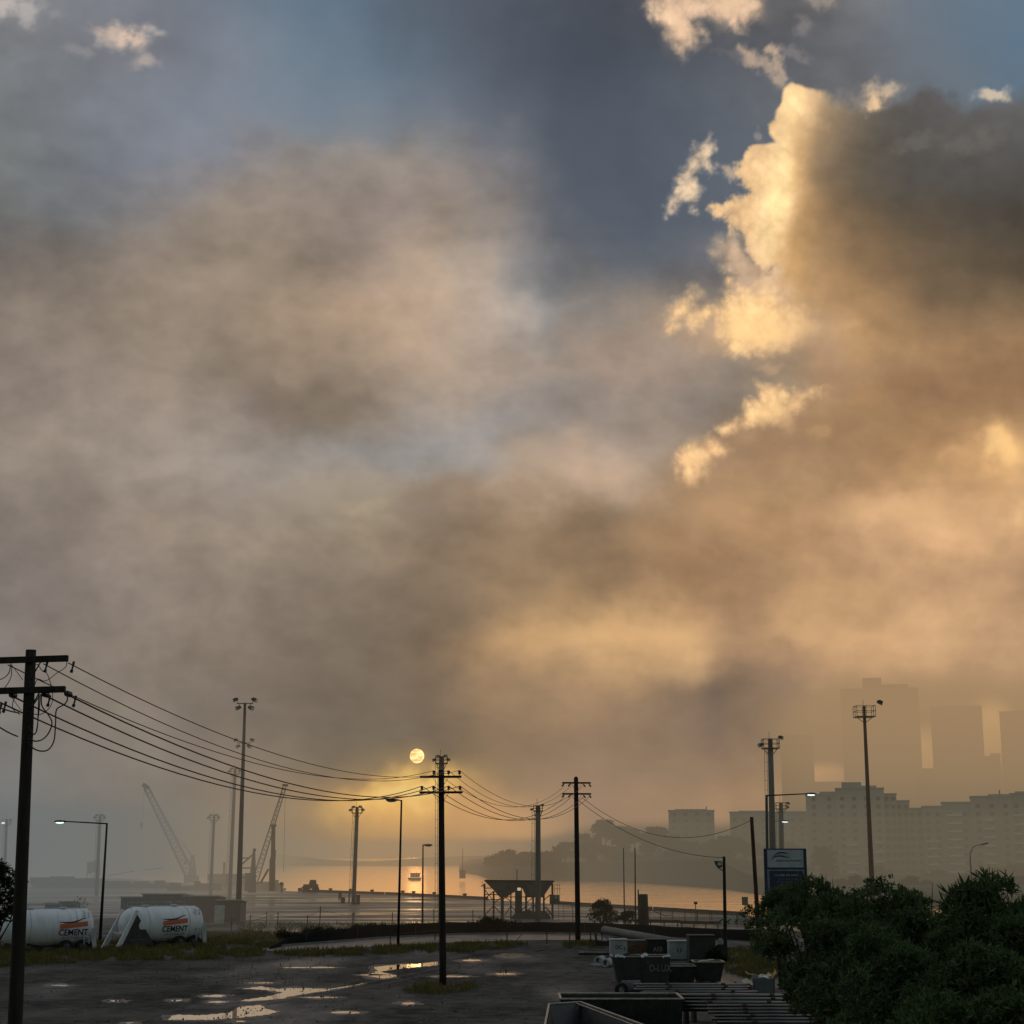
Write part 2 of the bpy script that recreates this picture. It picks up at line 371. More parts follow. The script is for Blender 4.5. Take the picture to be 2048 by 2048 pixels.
MID2 = [(1427,874),(1453,903),(1416,935),(1390,977),(1363,961),(1350,935),(1350,906),(1374,895),(1405,887)]
TOP1 = [(1289,-90),(1289,0),(1313,26),(1321,53),(1337,80),(1363,106),(1384,101),(1411,69),(1395,42),(1416,32),(1448,48),(1490,53),(1522,32),(1533,0),(1533,-90)]

def _blob(X, Y, cx, cy, rx, ry, rot=0, p=1.0):
    c, s = np.cos(np.radians(rot)), np.sin(np.radians(rot))
    dx, dy = X - cx, Y - cy
    a = (dx * c + dy * s) / rx; b = (-dx * s + dy * c) / ry
    return np.exp(-(a * a + b * b) ** p)

def sky_srgb(X, Y):
    """chart coordinates -> sRGB 0..255 (N,3)"""
    A = _row_grid(SKY_A, _gx, _gy); B = _row_grid(SKY_B, _gx, _gy)
    n1 = fbm(X, Y, 330, 5, 3, 8); n2 = fbm(X, Y, 330, 5, 40, 21)
    m1 = fbm(X, Y, 90, 4, 13, 5); m2 = fbm(X, Y, 90, 4, 71, 2)
    low = sstep(1250, 1650, Y)                           # calmer towards the horizon
    wx = X + (40 * n1 + 19 * m1) * (1 - .7 * low); wy = Y + (34 * n2 + 17 * m2) * (1 - .75 * low)
    C = _bil(A, wx, wy)
    big = fbm(X * .8, Y * 1.25, 260, 6, 90, 14, .52)
    fine = fbm(X * .85, Y * 1.15, 60, 5, 5, 60, .55)
    blue = np.clip((C[:, 2] - C[:, 0] - 4) / 22, 0, 1)
    k = (1 - .8 * blue) * (1 - .72 * low)
    bil = np.abs(fbm(X * .75, Y * 1.2, 190, 5, 55, 3, .55))       # billow creases
    C = C * (1 + k * (.085 * big + .030 * fine + .07 * (.32 - bil)))[:, None]
    warm = np.clip(C[:, 0] - C[:, 2], 0, 60) / 60
    C[:, 2] -= k * 2 * big * warm
    def mix(col, al):
        nonlocal C
        al = np.clip(al, 0, 1)[:, None]
        C = C * (1 - al) + np.asarray(col, float) * al
    f1 = fbm(X, Y, 62, 6, 31, 33, .58); f2 = fbm(X, Y, 30, 5, 11, 93, .6); f3 = fbm(X, Y, 46, 6, 61, 44, .55)
    g1 = billow(X, Y, 74, 5, 4, 9, .52); g2 = billow(X, Y, 40, 4, 44, 19, .55); g3 = billow(X, Y, 58, 5, 24, 79, .52)
    # dark under-edges and soft bright puffs in the veil
    puffs = [(1010,640,70,26,-12,(196,182,165),.35),(700,985,120,34,-8,(158,147,126),.45),(730,1012,46,16,-10,(172,158,130),.5),
             (1060,905,95,40,-6,(186,164,138),.5),(1250,960,60,34,20,(192,166,136),.45),(1130,1270,190,22,-7,(205,168,114),.4),
             (1330,1268,110,26,4,(210,172,119),.55),(1600,1268,70,26,0,(200,165,116),.45),(1880,1295,85,24,0,(203,169,121),.5),
             (1800,1015,150,34,0,(214,176,126),.45),(1766,1030,60,22,-20,(222,184,132),.3),(2010,900,52,34,52,(248,203,132),.85),(1985,878,28,22,30,(250,208,138),.5),(1920,905,40,26,0,(214,174,120),.5),
             (2035,1035,42,26,-20,(228,188,132),.75),(1527,890,70,22,-14,(132,106,80),.6),(1480,1000,80,30,-30,(170,138,98),.4),
             (700,800,60,24,10,(116,104,92),.5),(560,790,60,22,20,(118,106,94),.35),(860,975,70,28,-15,(134,116,95),.45)]
    wpx = X + 22 * m1 + 9 * f1; wpy = Y + 18 * m2 + 9 * f3
    for cx, cy, rx, ry, rot, col, al in puffs:
        mix(col, al * _blob(wpx, wpy, cx, cy, rx, ry, rot))
    # glow under the sun, cut by the cloud edge above it
    edge = sstep(-30, 45, (wpy - 1540) + .34 * (wpx - 815) + 6 * f1)
    mix((255, 206, 108), 1.0 * edge * _blob(wpx, wpy, 790, 1574, 130, 50, -10, 1.3))
    mix((255, 234, 150), .9 * edge * _blob(wpx, wpy, 805, 1580, 60, 24, -8))
    mix((226, 178, 110), .45 * edge * _blob(X, Y, 800, 1600, 190, 60, 10))
    mix((212, 162, 106), .5 * _blob(wpx, wpy, 975, 1628, 90, 42, 24))
    mix((255, 205, 125), .10 * _blob(X, Y, 834, 1512, 34, 30))
    # the tall cumulus
    ragged = sstep(280, 330, Y) * (1 - sstep(520, 570, Y))
    sdm = poly_sd(X, Y, MASS, 120)
    leftness = sstep(1700, 1600, X)
    amp = (4 + 19 * ragged) * leftness + 12 * (1 - leftness)
    wid = 5 + 8 * ragged + 13 * (1 - leftness)
    Bc = _bil(B, X + 26 * n1 + 13 * m1, Y + 24 * n2 + 12 * m2)
    Bc = Bc * (1 + .05 * big + .045 * fine)[:, None]
    al = sstep(-wid, wid, sdm + .9 * amp * g1 + .35 * amp * g2) * (1 - sstep(560, 700, Y) * sstep(1700, 1600, X - .3 * (Y - 560)))
    al *= 1 - sstep(700, 790, Y)
    mix(Bc, al)
    sds = poly_sd(X + 20 * m1, Y, STRIP, 190)
    st = sstep(-52, 36, sds + 16 * m2 + 9 * f1 + 10 * g3) * al
    core = _blob(X + 14 * m1, Y, 1550, 400, 34, 150, 8) + .7 * _blob(X, Y, 1585, 200, 30, 50)
    scol = np.array((222, 187, 137.))[None] + np.clip(core, 0, 1)[:, None] * np.array((36, 40, 24.))[None]
    rag2 = ragged * sstep(1540, 1470, X + .1 * (Y - 420))
    scol = scol * (1 + (.07 + .05 * rag2) * g1 + (.06 + .05 * rag2) * g2 + .03 * f1)[:, None]
    st = st * (1 - .35 * rag2 * sstep(.0, .5, f3 + .2))
    mix(scol, st)
    # ragged pieces and neighbours
    m2p = [(1655,688),(1622,760),(1640,775),(1600,800),(1560,800),(1515,800),(1490,835),(1443,862),(1420,880),(1374,900),(1352,935),(1392,990),(1500,1060),(2400,1060),(2400,688)]
    sd2 = poly_sd(X, Y, m2p, 80) + 10 * f1 + 4 * f2
    mix(np.array((160, 131, 96.))[None] * (1 + .06 * big + .05 * fine)[:, None], .75 * sstep(-12, 16, sd2) * (1 - sstep(860, 1040, Y - .25 * (X - 1400))) * (1 - sstep(1560, 1720, X)))
    def crisp(poly, col, w, amp, op=1.0, shade=.06, seed=None, s2=None, grad=None):
        seed = g1 if seed is None else g3; s2 = g2
        sd = poly_sd(X, Y, poly, 60) + 1.0 * amp * seed + .45 * amp * s2
        a = sstep(-w, w, sd)
        body = sstep(0, 34, sd)
        if grad:                                        # melts into the cloud on its shaded side
            gx, gy, ang, ln = grad; a = a * sstep(ln, -ln, (X - gx) * math.cos(math.radians(ang)) + (Y - gy) * math.sin(math.radians(ang)) + 16 * m1 + 14 * seed)
        cc = np.array(col, float)[None] * (1 + .9 * shade * s2 + .9 * shade * seed + .05 * body)[:, None]
        mix(cc, a * op * (.72 + .28 * body))
    # right cloud shade behind
    crisp(VEIL, (206, 177, 140), 20, 14, .75, .06, f3)
    crisp(FRAG, (222, 196, 158), 13, 17, .95, .13, f3)
    crisp(LOWER, (246, 206, 142), 15, 13, .97, .07, f3, grad=(1590, 700, 20, 90))
    mix((255, 212, 143), .5 * _blob(wpx, wpy, 1530, 668, 95, 34, 3))
    crisp(MID1, (238, 198, 138), 14, 15, .97, .12, grad=(1560, 850, 62, 55))
    mix((252, 212, 146), .55 * _blob(wpx, wpy, 1540, 818, 50, 24, -25))
    crisp(MID2, (234, 193, 135), 17, 13, .97, .11, f3, grad=(1425, 945, 48, 48))
    mix((255, 214, 148), .5 * _blob(wpx, wpy, 1395, 905, 26, 18, -30))
    crisp(TOP1, (214, 184, 150), 17, 17, .95, .10, f3)
    mix((240, 207, 162), .6 * _blob(wpx, wpy, 1352, 62, 26, 34, -30)); mix((238, 206, 164), .55 * _blob(wpx, wpy, 1465, 12, 50, 26))
    def wisp(cx, cy, rx, ry, rot, col, al):
        b = _blob(X + 13 * f1, Y + 13 * f3, cx, cy, rx * 1.15, ry * 1.15, rot)
        mix(col, al * sstep(.12, 1.0, b * (1 + .45 * f2)))
    for w in [(1503,112,26,17,40,(204,178,148),.85),(1530,132,26,12,35,(190,168,144),.6),(1554,112,15,22,15,(206,180,150),.8),(1556,148,17,30,-5,(186,166,144),.75),
              (1592,106,26,13,20,(150,142,138),.45),(1640,2,32,16,0,(170,156,142),.6),(1604,52,22,16,0,(140,134,132),.6),(1470,110,40,12,10,(120,116,116),.45),
              (1758,192,40,26,-15,(206,182,146),.9),(1748,208,22,14,-30,(236,203,150),.8),(1772,176,26,13,0,(180,168,150),.7),(1983,188,34,11,-6,(214,196,168),.85),
              (1830,285,50,18,-12,(122,118,112),.35),(1945,285,60,20,-20,(120,116,110),.35),(1700,205,40,16,10,(150,140,126),.5),
              (244,72,58,24,8,(196,178,163),.85),(252,74,26,14,0,(224,199,174),.7),(309,68,26,10,-8,(176,170,164),.7),(216,94,32,13,10,(172,164,158),.6),(291,126,28,12,-4,(186,172,162),.7),(158,104,30,12,25,(146,146,148),.55),(280,108,18,14,50,(160,154,150),.5),
              (10,12,46,26,-10,(192,184,176),.85),(48,28,28,20,60,(176,172,168),.75),(75,8,22,12,0,(160,160,160),.55),(112,30,20,12,0,(142,144,148),.6),
              (1518,690,14,40,0,(196,166,128),.0),(1405,700,14,22,20,(186,164,136),.35),(1690,655,30,12,-30,(196,162,116),.5),(1665,735,26,9,-40,(176,148,112),.4),(1535,735,30,14,0,(190,162,124),.5),(1465,345,14,14,0,(226,196,152),.6),(1520,272,10,16,-20,(170,158,146),.5),(1640,865,26,14,-30,(176,144,100),.6)]:
        wisp(*w)
    g = C.mean(1, keepdims=True)
    bl = np.clip((C[:, 2:3] - C[:, 0:1]) / 30, 0, 1)
    C = C + bl * (g - C) * .28 + (1 - bl) * np.array((5.0, 1.8, 1.2)) * np.clip((g - 70) / 75, 0, 1.2) * (1 - .5 * sstep(900, 300, X) * sstep(1000, 1400, Y))[:, None]
    tw = np.clip((C[:, 0:1] - C[:, 2:3] - 28) / 50, 0, 1) * (1 - .6 * sstep(1450, 1520, Y) * sstep(1150, 1000, X))[:, None]
    C = C + tw * np.array((1.5, -.8, 3.))
    C = C * (1 + .035 * sstep(1150, 1400, X) * sstep(800, 950, Y))[:, None]
    C = C * (1 - .065 * sstep(1150, 1420, Y) * sstep(1150, 850, X))[:, None]
    return np.clip(C, 0, 255)
WORLD_ST = 0.15; DOME_T = 0.0015; SUN_E = 1.15
GAPS = [(1850, 1512, 45, 52, (4.6, 2.6, .9)), (1982, 1470, 50, 62, (4.4, 2.5, .85)), (1655, 1552, 60, 24, (4.0, 1.9, .8))]
# ------------------------------------------------------------------ camera, render settings
cam = bpy.data.cameras.new('camera'); co = bpy.data.objects.new('camera', cam); C_.objects.link(co)
co.location = (0, 0, CAMZ); co.rotation_euler = (math.pi / 2 + PITCH, 0, 0)
cam.sensor_width = 36; cam.lens = F / 2048 * 36; cam.clip_start = .5; cam.clip_end = 20000
sc.camera = co
sc.view_settings.view_transform = 'Standard'; sc.view_settings.look = 'None'; sc.view_settings.exposure = 0; sc.view_settings.gamma = 1
sc.render.engine = 'CYCLES'
cy = sc.cycles
cy.use_denoising = True
try: cy.denoiser = 'OPENIMAGEDENOISE'
except Exception: pass
cy.max_bounces = 6; cy.diffuse_bounces = 2; cy.glossy_bounces = 3; cy.transmission_bounces = 2; cy.transparent_max_bounces = 12; cy.volume_bounces = 0
cy.sample_clamp_indirect = 4; cy.sample_clamp_direct = 8; cy.caustics_reflective = False; cy.caustics_refractive = False
cy.volume_step_rate = .6; cy.volume_max_steps = 128
cy.use_adaptive_sampling = True; cy.adaptive_threshold = .012
# ------------------------------------------------------------------ daylight
SUNP = (834, 1512)
sd = Vector(ray(*SUNP)).normalized()
SUN_EL = math.asin(sd.z); SUN_AZ = math.atan2(sd.x, sd.y)
w = bpy.data.worlds.new('World'); sc.world = w; w.use_nodes = True
nt = w.node_tree; nt.nodes.clear(); N = nt.nodes.new; L = nt.links.new
wo = N('ShaderNodeOutputWorld'); bg = N('ShaderNodeBackground'); st = N('ShaderNodeTexSky')
st.sky_type = 'NISHITA'; st.sun_disc = False; st.sun_elevation = SUN_EL; st.sun_rotation = SUN_AZ; st.altitude = 10; st.dust_density = 2.0
L(st.outputs[0], bg.inputs[0]); L(bg.outputs[0], wo.inputs[0]); bg.inputs[1].default_value = WORLD_ST
lamp = bpy.data.lights.new('sun_lamp', 'SUN'); lamp.energy = 2.0; lamp.angle = math.radians(.53); lamp.color = (1, .60, .30)
lo = bpy.data.objects.new('sun_lamp', lamp); C_.objects.link(lo); lo.rotation_euler = (-sd).to_track_quat('-Z', 'Y').to_euler()

# ------------------------------------------------------------------ haze over the harbour
FOG_S = .0050; FOG_Y0, FOG_Y1, FOG_Z0, FOG_Z1, FOG_X = 128.0, 1700.0, -6.0, 20.0, 1100.0
_A = _row_grid(SKY_A, _gx, _gy)
def fog_srgb(X):
    return _bil(_A, np.asarray(X, float), np.full(np.shape(X), 1822.0))
def fog_len(dx, dy, dz):
    """length of haze along unit directions from the camera (numpy)"""
    t0 = np.maximum(FOG_Y0 / np.maximum(dy, 1e-6), 0)
    t1 = np.minimum(FOG_Y1 / np.maximum(dy, 1e-6), FOG_X / np.maximum(np.abs(dx), 1e-6))
    up = (FOG_Z1 - CAMZ) / np.maximum(dz, 1e-6); dn = (FOG_Z0 - CAMZ) / np.minimum(dz, -1e-6)
    t1 = np.minimum(t1, np.where(dz >= 0, up, dn))
    return np.where(dy > .02, np.maximum(t1 - t0, 0), 0)
def haze_box(name, x0, x1, y0, y1, z0, z1, sig, gain=(1, 1, 1), soft=None, channel=False):
    mb = MB().box(((x0 + x1) / 2, (y0 + y1) / 2, (z0 + z1) / 2), (x1 - x0, y1 - y0, z1 - z0))
    m = bpy.data.materials.new(name); nt, N, L = nodes(m)
    out = N('ShaderNodeOutputMaterial'); ab = N('ShaderNodeVolumeAbsorption'); em = N('ShaderNodeEmission'); ad = N('ShaderNodeAddShader')
    ab.inputs[0].default_value = (0, 0, 0, 1); ab.inputs[1].default_value = sig; em.inputs[1].default_value = sig
    g = N('ShaderNodeTexCoord'); sx = N('ShaderNodeSeparateXYZ'); dv = N('ShaderNodeMath'); dv.operation = 'DIVIDE'
    L(g.outputs['Object'], sx.inputs[0]); L(sx.outputs[0], dv.inputs[0]); L(sx.outputs[1], dv.inputs[1])
    mr = N('ShaderNodeMapRange'); T0, T1 = -.36, .36; mr.inputs[1].default_value = T0; mr.inputs[2].default_value = T1
    L(dv.outputs[0], mr.inputs[0]); cr = N('ShaderNodeValToRGB'); L(mr.outputs[0], cr.inputs[0])
    K = 30; els = cr.color_ramp.elements
    for i in range(1, K - 1): els.new(i / (K - 1))
    for e in cr.color_ramp.elements:
        X = 1024 + F * (T0 + (T1 - T0) * e.position) / CP
        c = s2l(fog_srgb(np.array([np.clip(X, 0, 2048)]))[0]) * np.array(gain); e.color = (*c, 1)
    if channel:                                         # thinner over the water under the sun
        ma = N('ShaderNodeMapRange'); ma.interpolation_type = 'SMOOTHSTEP'; ma.inputs[1].default_value = CHAN[0]; ma.inputs[2].default_value = CHAN[1]; L(dv.outputs[0], ma.inputs[0])
        mz = N('ShaderNodeMapRange'); mz.interpolation_type = 'SMOOTHSTEP'; mz.inputs[1].default_value = CHAN[2]; mz.inputs[2].default_value = CHAN[3]; L(dv.outputs[0], mz.inputs[0])
        mm = N('ShaderNodeMath'); mm.operation = 'MULTIPLY_ADD'; L(ma.outputs[0], mm.inputs[0]); mm.inputs[1].default_value = -sig * (1 - CHAN[4]); mm.inputs[2].default_value = sig
        m2 = N('ShaderNodeMath'); m2.operation = 'MULTIPLY_ADD'; L(mz.outputs[0], m2.inputs[0]); m2.inputs[1].default_value = sig * (CHAN[5] - CHAN[4]); L(mm.outputs[0], m2.inputs[2])
        L(m2.outputs[0], ab.inputs[1]); L(m2.outputs[0], em.inputs[1])
    if soft:                                            # thins out sideways and upwards
        (ta, tb), (za, zb) = soft
        ma = N('ShaderNodeMapRange'); ma.interpolation_type = 'SMOOTHSTEP'; ma.inputs[1].default_value = ta; ma.inputs[2].default_value = tb; L(dv.outputs[0], ma.inputs[0])
        mz = N('ShaderNodeMapRange'); mz.interpolation_type = 'SMOOTHSTEP'; mz.inputs[1].default_value = zb; mz.inputs[2].default_value = za; L(sx.outputs[2], mz.inputs[0])
        mm = N('ShaderNodeMath'); mm.operation = 'MULTIPLY'; L(ma.outputs[0], mm.inputs[0]); L(mz.outputs[0], mm.inputs[1])
        m2 = N('ShaderNodeMath'); m2.operation = 'MULTIPLY'; L(mm.outputs[0], m2.inputs[0]); m2.inputs[1].default_value = sig
        L(m2.outputs[0], ab.inputs[1]); L(m2.outputs[0], em.inputs[1])
    L(cr.outputs[0], em.inputs[0]); L(ab.outputs[0], ad.inputs[0]); L(em.outputs[0], ad.inputs[1]); L(ad.outputs[0], out.inputs['Volume'])
    o = mb.build(name, m)
    return o
CHAN = (-.19, -.115, .005, .065, .26, .54)            # az ramps in and out, density in the channel, density to its right
def chan(t):
    a = sstep(CHAN[0], CHAN[1], t); b = sstep(CHAN[2], CHAN[3], t)
    return 1 - (1 - CHAN[4]) * a + (CHAN[5] - CHAN[4]) * b
hz = haze_box('haze', -FOG_X, FOG_X, FOG_Y0, FOG_Y1, FOG_Z0, FOG_Z1, FOG_S, channel=True)
tag(hz, 'grey and amber sea mist lying over the harbour water', 'haze', kind='structure')
BANK = (815.0, 915.0, .034, (2.45, 1.88, 1.46), ((.105, .215), (66, 146)))
bank = haze_box('fog_bank', 110, 460, BANK[0], BANK[1], 20.5, 150, BANK[2], BANK[3], BANK[4])
tag(bank, 'warm low cloud wrapped around the hazy towers', 'fog bank', kind='structure')

# ------------------------------------------------------------------ sky dome (cloud layer)
def sky_dome():
    R = 6000.0
    az = np.concatenate([np.linspace(-100, -23, 26)[:-1], np.arange(-23, 2, .085), np.arange(2, 21, .05), np.linspace(21, 100, 26)])
    el = np.concatenate([[-3, -2], np.arange(-1.2, 10, .085), np.arange(10, 31, .05), np.linspace(31, 88, 24)])
    AZ, EL = np.meshgrid(np.radians(az), np.radians(el)); na, ne = len(az), len(el)
    dx = np.sin(AZ) * np.cos(EL); dy = np.cos(AZ) * np.cos(EL); dz = np.sin(EL)
    ca = np.clip(AZ, -.45, .45); ce = np.clip(EL, -.02, .56)
    X, Y = chart(np.sin(ca) * np.cos(ce), np.cos(ca) * np.cos(ce), np.sin(ce))
    srgb = sky_srgb(X.ravel(), Y.ravel())
    T = np.exp(-FOG_S * fog_len(dx, dy, dz) * chan(dx / np.maximum(dy, 1e-3))).ravel()
    fog = s2l(fog_srgb(np.clip(X.ravel(), 0, 2048)))
    tgt = s2l(srgb)
    k = sstep(.10, .3, T)[:, None]
    comp = (tgt - fog * (1 - T[:, None])) / np.maximum(T[:, None], .1)
    lin = tgt * (1 - k) + np.maximum(comp, .03) * k
    # the cloud bank round the towers also covers the sky: allow for it
    t_ = (dx / np.maximum(dy, 1e-3)).ravel(); tau = np.zeros(t_.shape); nst = 12
    for i in range(nst):
        yb_ = BANK[0] + (BANK[1] - BANK[0]) * (i + .5) / nst; zb_ = CAMZ + (dz / np.maximum(dy, 1e-3)).ravel() * yb_
        tau += BANK[2] * (BANK[1] - BANK[0]) / nst * sstep(BANK[4][0][0], BANK[4][0][1], t_) * (1 - sstep(BANK[4][1][0], BANK[4][1][1], zb_)) * (zb_ > 20.5)
    tau *= (dy > .2).ravel(); TB = np.exp(-tau)[:, None]; fb = fog * np.array(BANK[3]); kb = sstep(.06, .2, TB)
    lin = lin * (1 - kb) + np.maximum((lin - fb * (1 - TB)) / np.maximum(TB, .05), .03) * kb
    # bright clear strip low behind the towers
    def add(cx, cy, rx, ry, col, p=2.0):
        nonlocal lin
        lin = lin + _blob(X.ravel(), Y.ravel(), cx, cy, rx, ry, 0, p)[:, None] * np.array(col)
    for a in GAPS: add(*a)
    far = np.clip((np.abs(AZ.ravel()) - .5) / .6, 0, 1)[:, None] ; hi = np.clip((EL.ravel() - .56) / .5, 0, 1)[:, None]
    f = np.maximum(far, hi)
    lin = lin * (1 - f) + np.array((.40, .43, .46)) * f  # dome beyond the view: even pale glow, raised as added ambient fill
    P = np.stack([dx, dy, dz], -1).reshape(-1, 3) * R; P[:, 2] += CAMZ
    me = bpy.data.meshes.new('sky'); nv = na * ne
    me.vertices.add(nv); me.vertices.foreach_set('co', P.ravel())
    i = np.arange((ne - 1) * na).reshape(ne - 1, na)[:, :-1].ravel()
    q = np.stack([i, i + 1, i + 1 + na, i + na], 1); nq = len(q)
    me.loops.add(4 * nq); me.loops.foreach_set('vertex_index', q.ravel().astype(np.int32))
    me.polygons.add(nq); me.polygons.foreach_set('loop_start', np.arange(0, 4 * nq, 4, dtype=np.int32))
    me.polygons.foreach_set('use_smooth', np.ones(nq, bool))
    me.update(calc_edges=True)
    ca_ = me.color_attributes.new('cloud', 'FLOAT_COLOR', 'POINT')
    ca_.data.foreach_set('color', np.concatenate([lin, np.ones((nv, 1))], 1).astype(np.float32).ravel())
    m = bpy.data.materials.new('cloud layer'); nt, N, L = nodes(m)
    out = N('ShaderNodeOutputMaterial'); e = N('ShaderNodeEmission'); t = N('ShaderNodeBsdfTransparent'); a = N('ShaderNodeAddShader')
    t.inputs[0].default_value = (DOME_T, DOME_T, DOME_T, 1)
    at = N('ShaderNodeAttribute'); at.attribute_name = 'cloud'
    L(at.outputs['Color'], e.inputs[0]); L(e.outputs[0], a.inputs[0]); L(t.outputs[0], a.inputs[1]); L(a.outputs[0], out.inputs[0])
    m.cycles.emission_sampling = 'NONE'
    o = link('sky', me, m); struct(o)
    # the veiled sun itself
    Rs = 5900.0; c = sd * Rs + Vector((0, 0, CAMZ)); r = Rs * math.tan(math.radians(.250))
    u = sd.orthogonal().normalized(); vv = sd.cross(u)
    mb = MB(); mb.v = [tuple(c + (u * math.cos(a) + vv * math.sin(a)) * r) for a in [2 * math.pi * k / 48 for k in range(48)]]; mb.f = [tuple(range(48))]
    m = bpy.data.materials.new('veiled sun'); nt, N, L = nodes(m)
    out = N('ShaderNodeOutputMaterial'); e = N('ShaderNodeEmission'); t = N('ShaderNodeBsdfTransparent'); a = N('ShaderNodeAddShader')
    t.inputs[0].default_value = (.001, .001, .001, 1)
    g = N('ShaderNodeTexCoord'); nz = N('ShaderNodeTexNoise'); nz.inputs['Scale'].default_value = .045; nz.inputs['Detail'].default_value = 5
    mp = N('ShaderNodeMapping'); mp.inputs['Scale'].default_value = (1, 1, 2.2); L(g.outputs['Object'], mp.inputs[0]); L(mp.outputs[0], nz.inputs['Vector'])
    cr = N('ShaderNodeValToRGB'); cr.color_ramp.elements[0].position = .36; cr.color_ramp.elements[0].color = (.95, .52, .17, 1)
    cr.color_ramp.elements[1].position = .56; cr.color_ramp.elements[1].color = (1.5, .98, .42, 1)
    L(nz.outputs[0], cr.inputs[0]); L(cr.outputs[0], e.inputs[0]); e.inputs[1].default_value = SUN_E
    L(e.outputs[0], a.inputs[0]); L(t.outputs[0], a.inputs[1]); L(a.outputs[0], out.inputs[0]); m.cycles.emission_sampling = 'NONE'
    s = mb.build('sun', m); struct(s)
sky_dome()

# ------------------------------------------------------------------ ground, wharf, water, road
def sheet(name, poly, z, m, kind='structure'):
    mb = MB(); mb.flat([(p[0], p[1], z) for p in poly]); o = mb.build(name, m); o['kind'] = kind
    return o
QUAY_PX = [(-420, 1751), (0, 1753), (250, 1757), (390, 1768), (440, 1779), (600, 1783), (800, 1790), (970, 1799), (1330, 1822), (1500, 1832), (1700, 1838), (2100, 1848), (2600, 1858)]
QUAY = [G(x, y) for x, y in QUAY_PX]
def m_ground():
    m = bpy.data.materials.new('wet dirt'); nt, N, L = nodes(m)
    out = N('ShaderNodeOutputMaterial'); b = N('ShaderNodeBsdfPrincipled'); L(b.outputs[0], out.inputs[0])
    tc = N('ShaderNodeTexCoord')
    def noise(sc_, det, stretch=(1, 1, 1), rough=.55):
        mp = N('ShaderNodeMapping'); mp.inputs['Scale'].default_value = stretch; L(tc.outputs['Object'], mp.inputs[0])
        n = N('ShaderNodeTexNoise'); n.inputs['Scale'].default_value = sc_; n.inputs['Detail'].default_value = det; n.inputs['Roughness'].default_value = rough
        L(mp.outputs[0], n.inputs['Vector']); return n
    a = noise(.16, 7); c = noise(1.1, 8, rough=.65); d = noise(5, 6, rough=.7); wt = noise(.22, 6, (.55, .16, 1))
    cr = N('ShaderNodeValToRGB'); E = cr.color_ramp.elements
    E[0].position = .38; E[0].color = (.020, .019, .018, 1); E[1].position = .62; E[1].color = (.125, .112, .098, 1)
    mix = N('ShaderNodeMix'); mix.inputs[0].default_value = .5; L(a.outputs[0], mix.inputs[2]); L(c.outputs[0], mix.inputs[3]); L(mix.outputs[0], cr.inputs[0])
    L(cr.outputs[0], b.inputs['Base Color'])
    mr = N('ShaderNodeMapRange'); mr.inputs[1].default_value = .50; mr.inputs[2].default_value = .66; mr.inputs[3].default_value = .92; mr.inputs[4].default_value = .36
    L(wt.outputs[0], mr.inputs[0]); L(mr.outputs[0], b.inputs['Roughness'])
    ms = N('ShaderNodeMapRange'); ms.inputs[1].default_value = .50; ms.inputs[2].default_value = .66; ms.inputs[3].default_value = .06; ms.inputs[4].default_value = .45
    L(wt.outputs[0], ms.inputs[0]); L(ms.outputs[0], b.inputs['Specular IOR Level'])
    bp = N('ShaderNodeBump'); bp.inputs['Strength'].default_value = .5; bp.inputs['Distance'].default_value = .06
    ad = N('ShaderNodeMath'); ad.operation = 'ADD'; L(c.outputs[0], ad.inputs[0]); L(d.outputs[0], ad.inputs[1]); L(ad.outputs[0], bp.inputs['Height']); L(bp.outputs[0], b.inputs['Normal'])
    return m
def m_wharf():
    m = bpy.data.materials.new('wet wharf paving'); nt, N, L = nodes(m)
    out = N('ShaderNodeOutputMaterial'); b = N('ShaderNodeBsdfPrincipled'); L(b.outputs[0], out.inputs[0])
    tc = N('ShaderNodeTexCoord')
    mp = N('ShaderNodeMapping'); mp.inputs['Scale'].default_value = (.035, .11, 1); mp.inputs['Rotation'].default_value = (0, 0, math.radians(-11)); L(tc.outputs['Object'], mp.inputs[0])
    n = N('ShaderNodeTexNoise'); n.inputs['Scale'].default_value = 1.0; n.inputs['Detail'].default_value = 6; n.inputs['Roughness'].default_value = .6; L(mp.outputs[0], n.inputs['Vector'])
    mr = N('ShaderNodeMapRange'); mr.inputs[1].default_value = .42; mr.inputs[2].default_value = .60; mr.inputs[3].default_value = .6; mr.inputs[4].default_value = .13
    L(n.outputs[0], mr.inputs[0]); L(mr.outputs[0], b.inputs['Roughness'])
    ms = N('ShaderNodeMapRange'); ms.inputs[1].default_value = .42; ms.inputs[2].default_value = .60; ms.inputs[3].default_value = .22; ms.inputs[4].default_value = .6
    L(n.outputs[0], ms.inputs[0]); L(ms.outputs[0], b.inputs['Specular IOR Level'])
    n2 = N('ShaderNodeTexNoise'); n2.inputs['Scale'].default_value = .08; n2.inputs['Detail'].default_value = 7; L(tc.outputs['Object'], n2.inputs['Vector'])
    cr = N('ShaderNodeValToRGB'); E = cr.color_ramp.elements; E[0].position = .35; E[0].color = (.06, .057, .053, 1); E[1].position = .68; E[1].color = (.13, .12, .11, 1)
    L(n2.outputs[0], cr.inputs[0]); L(cr.outputs[0], b.inputs['Base Color'])
    return m
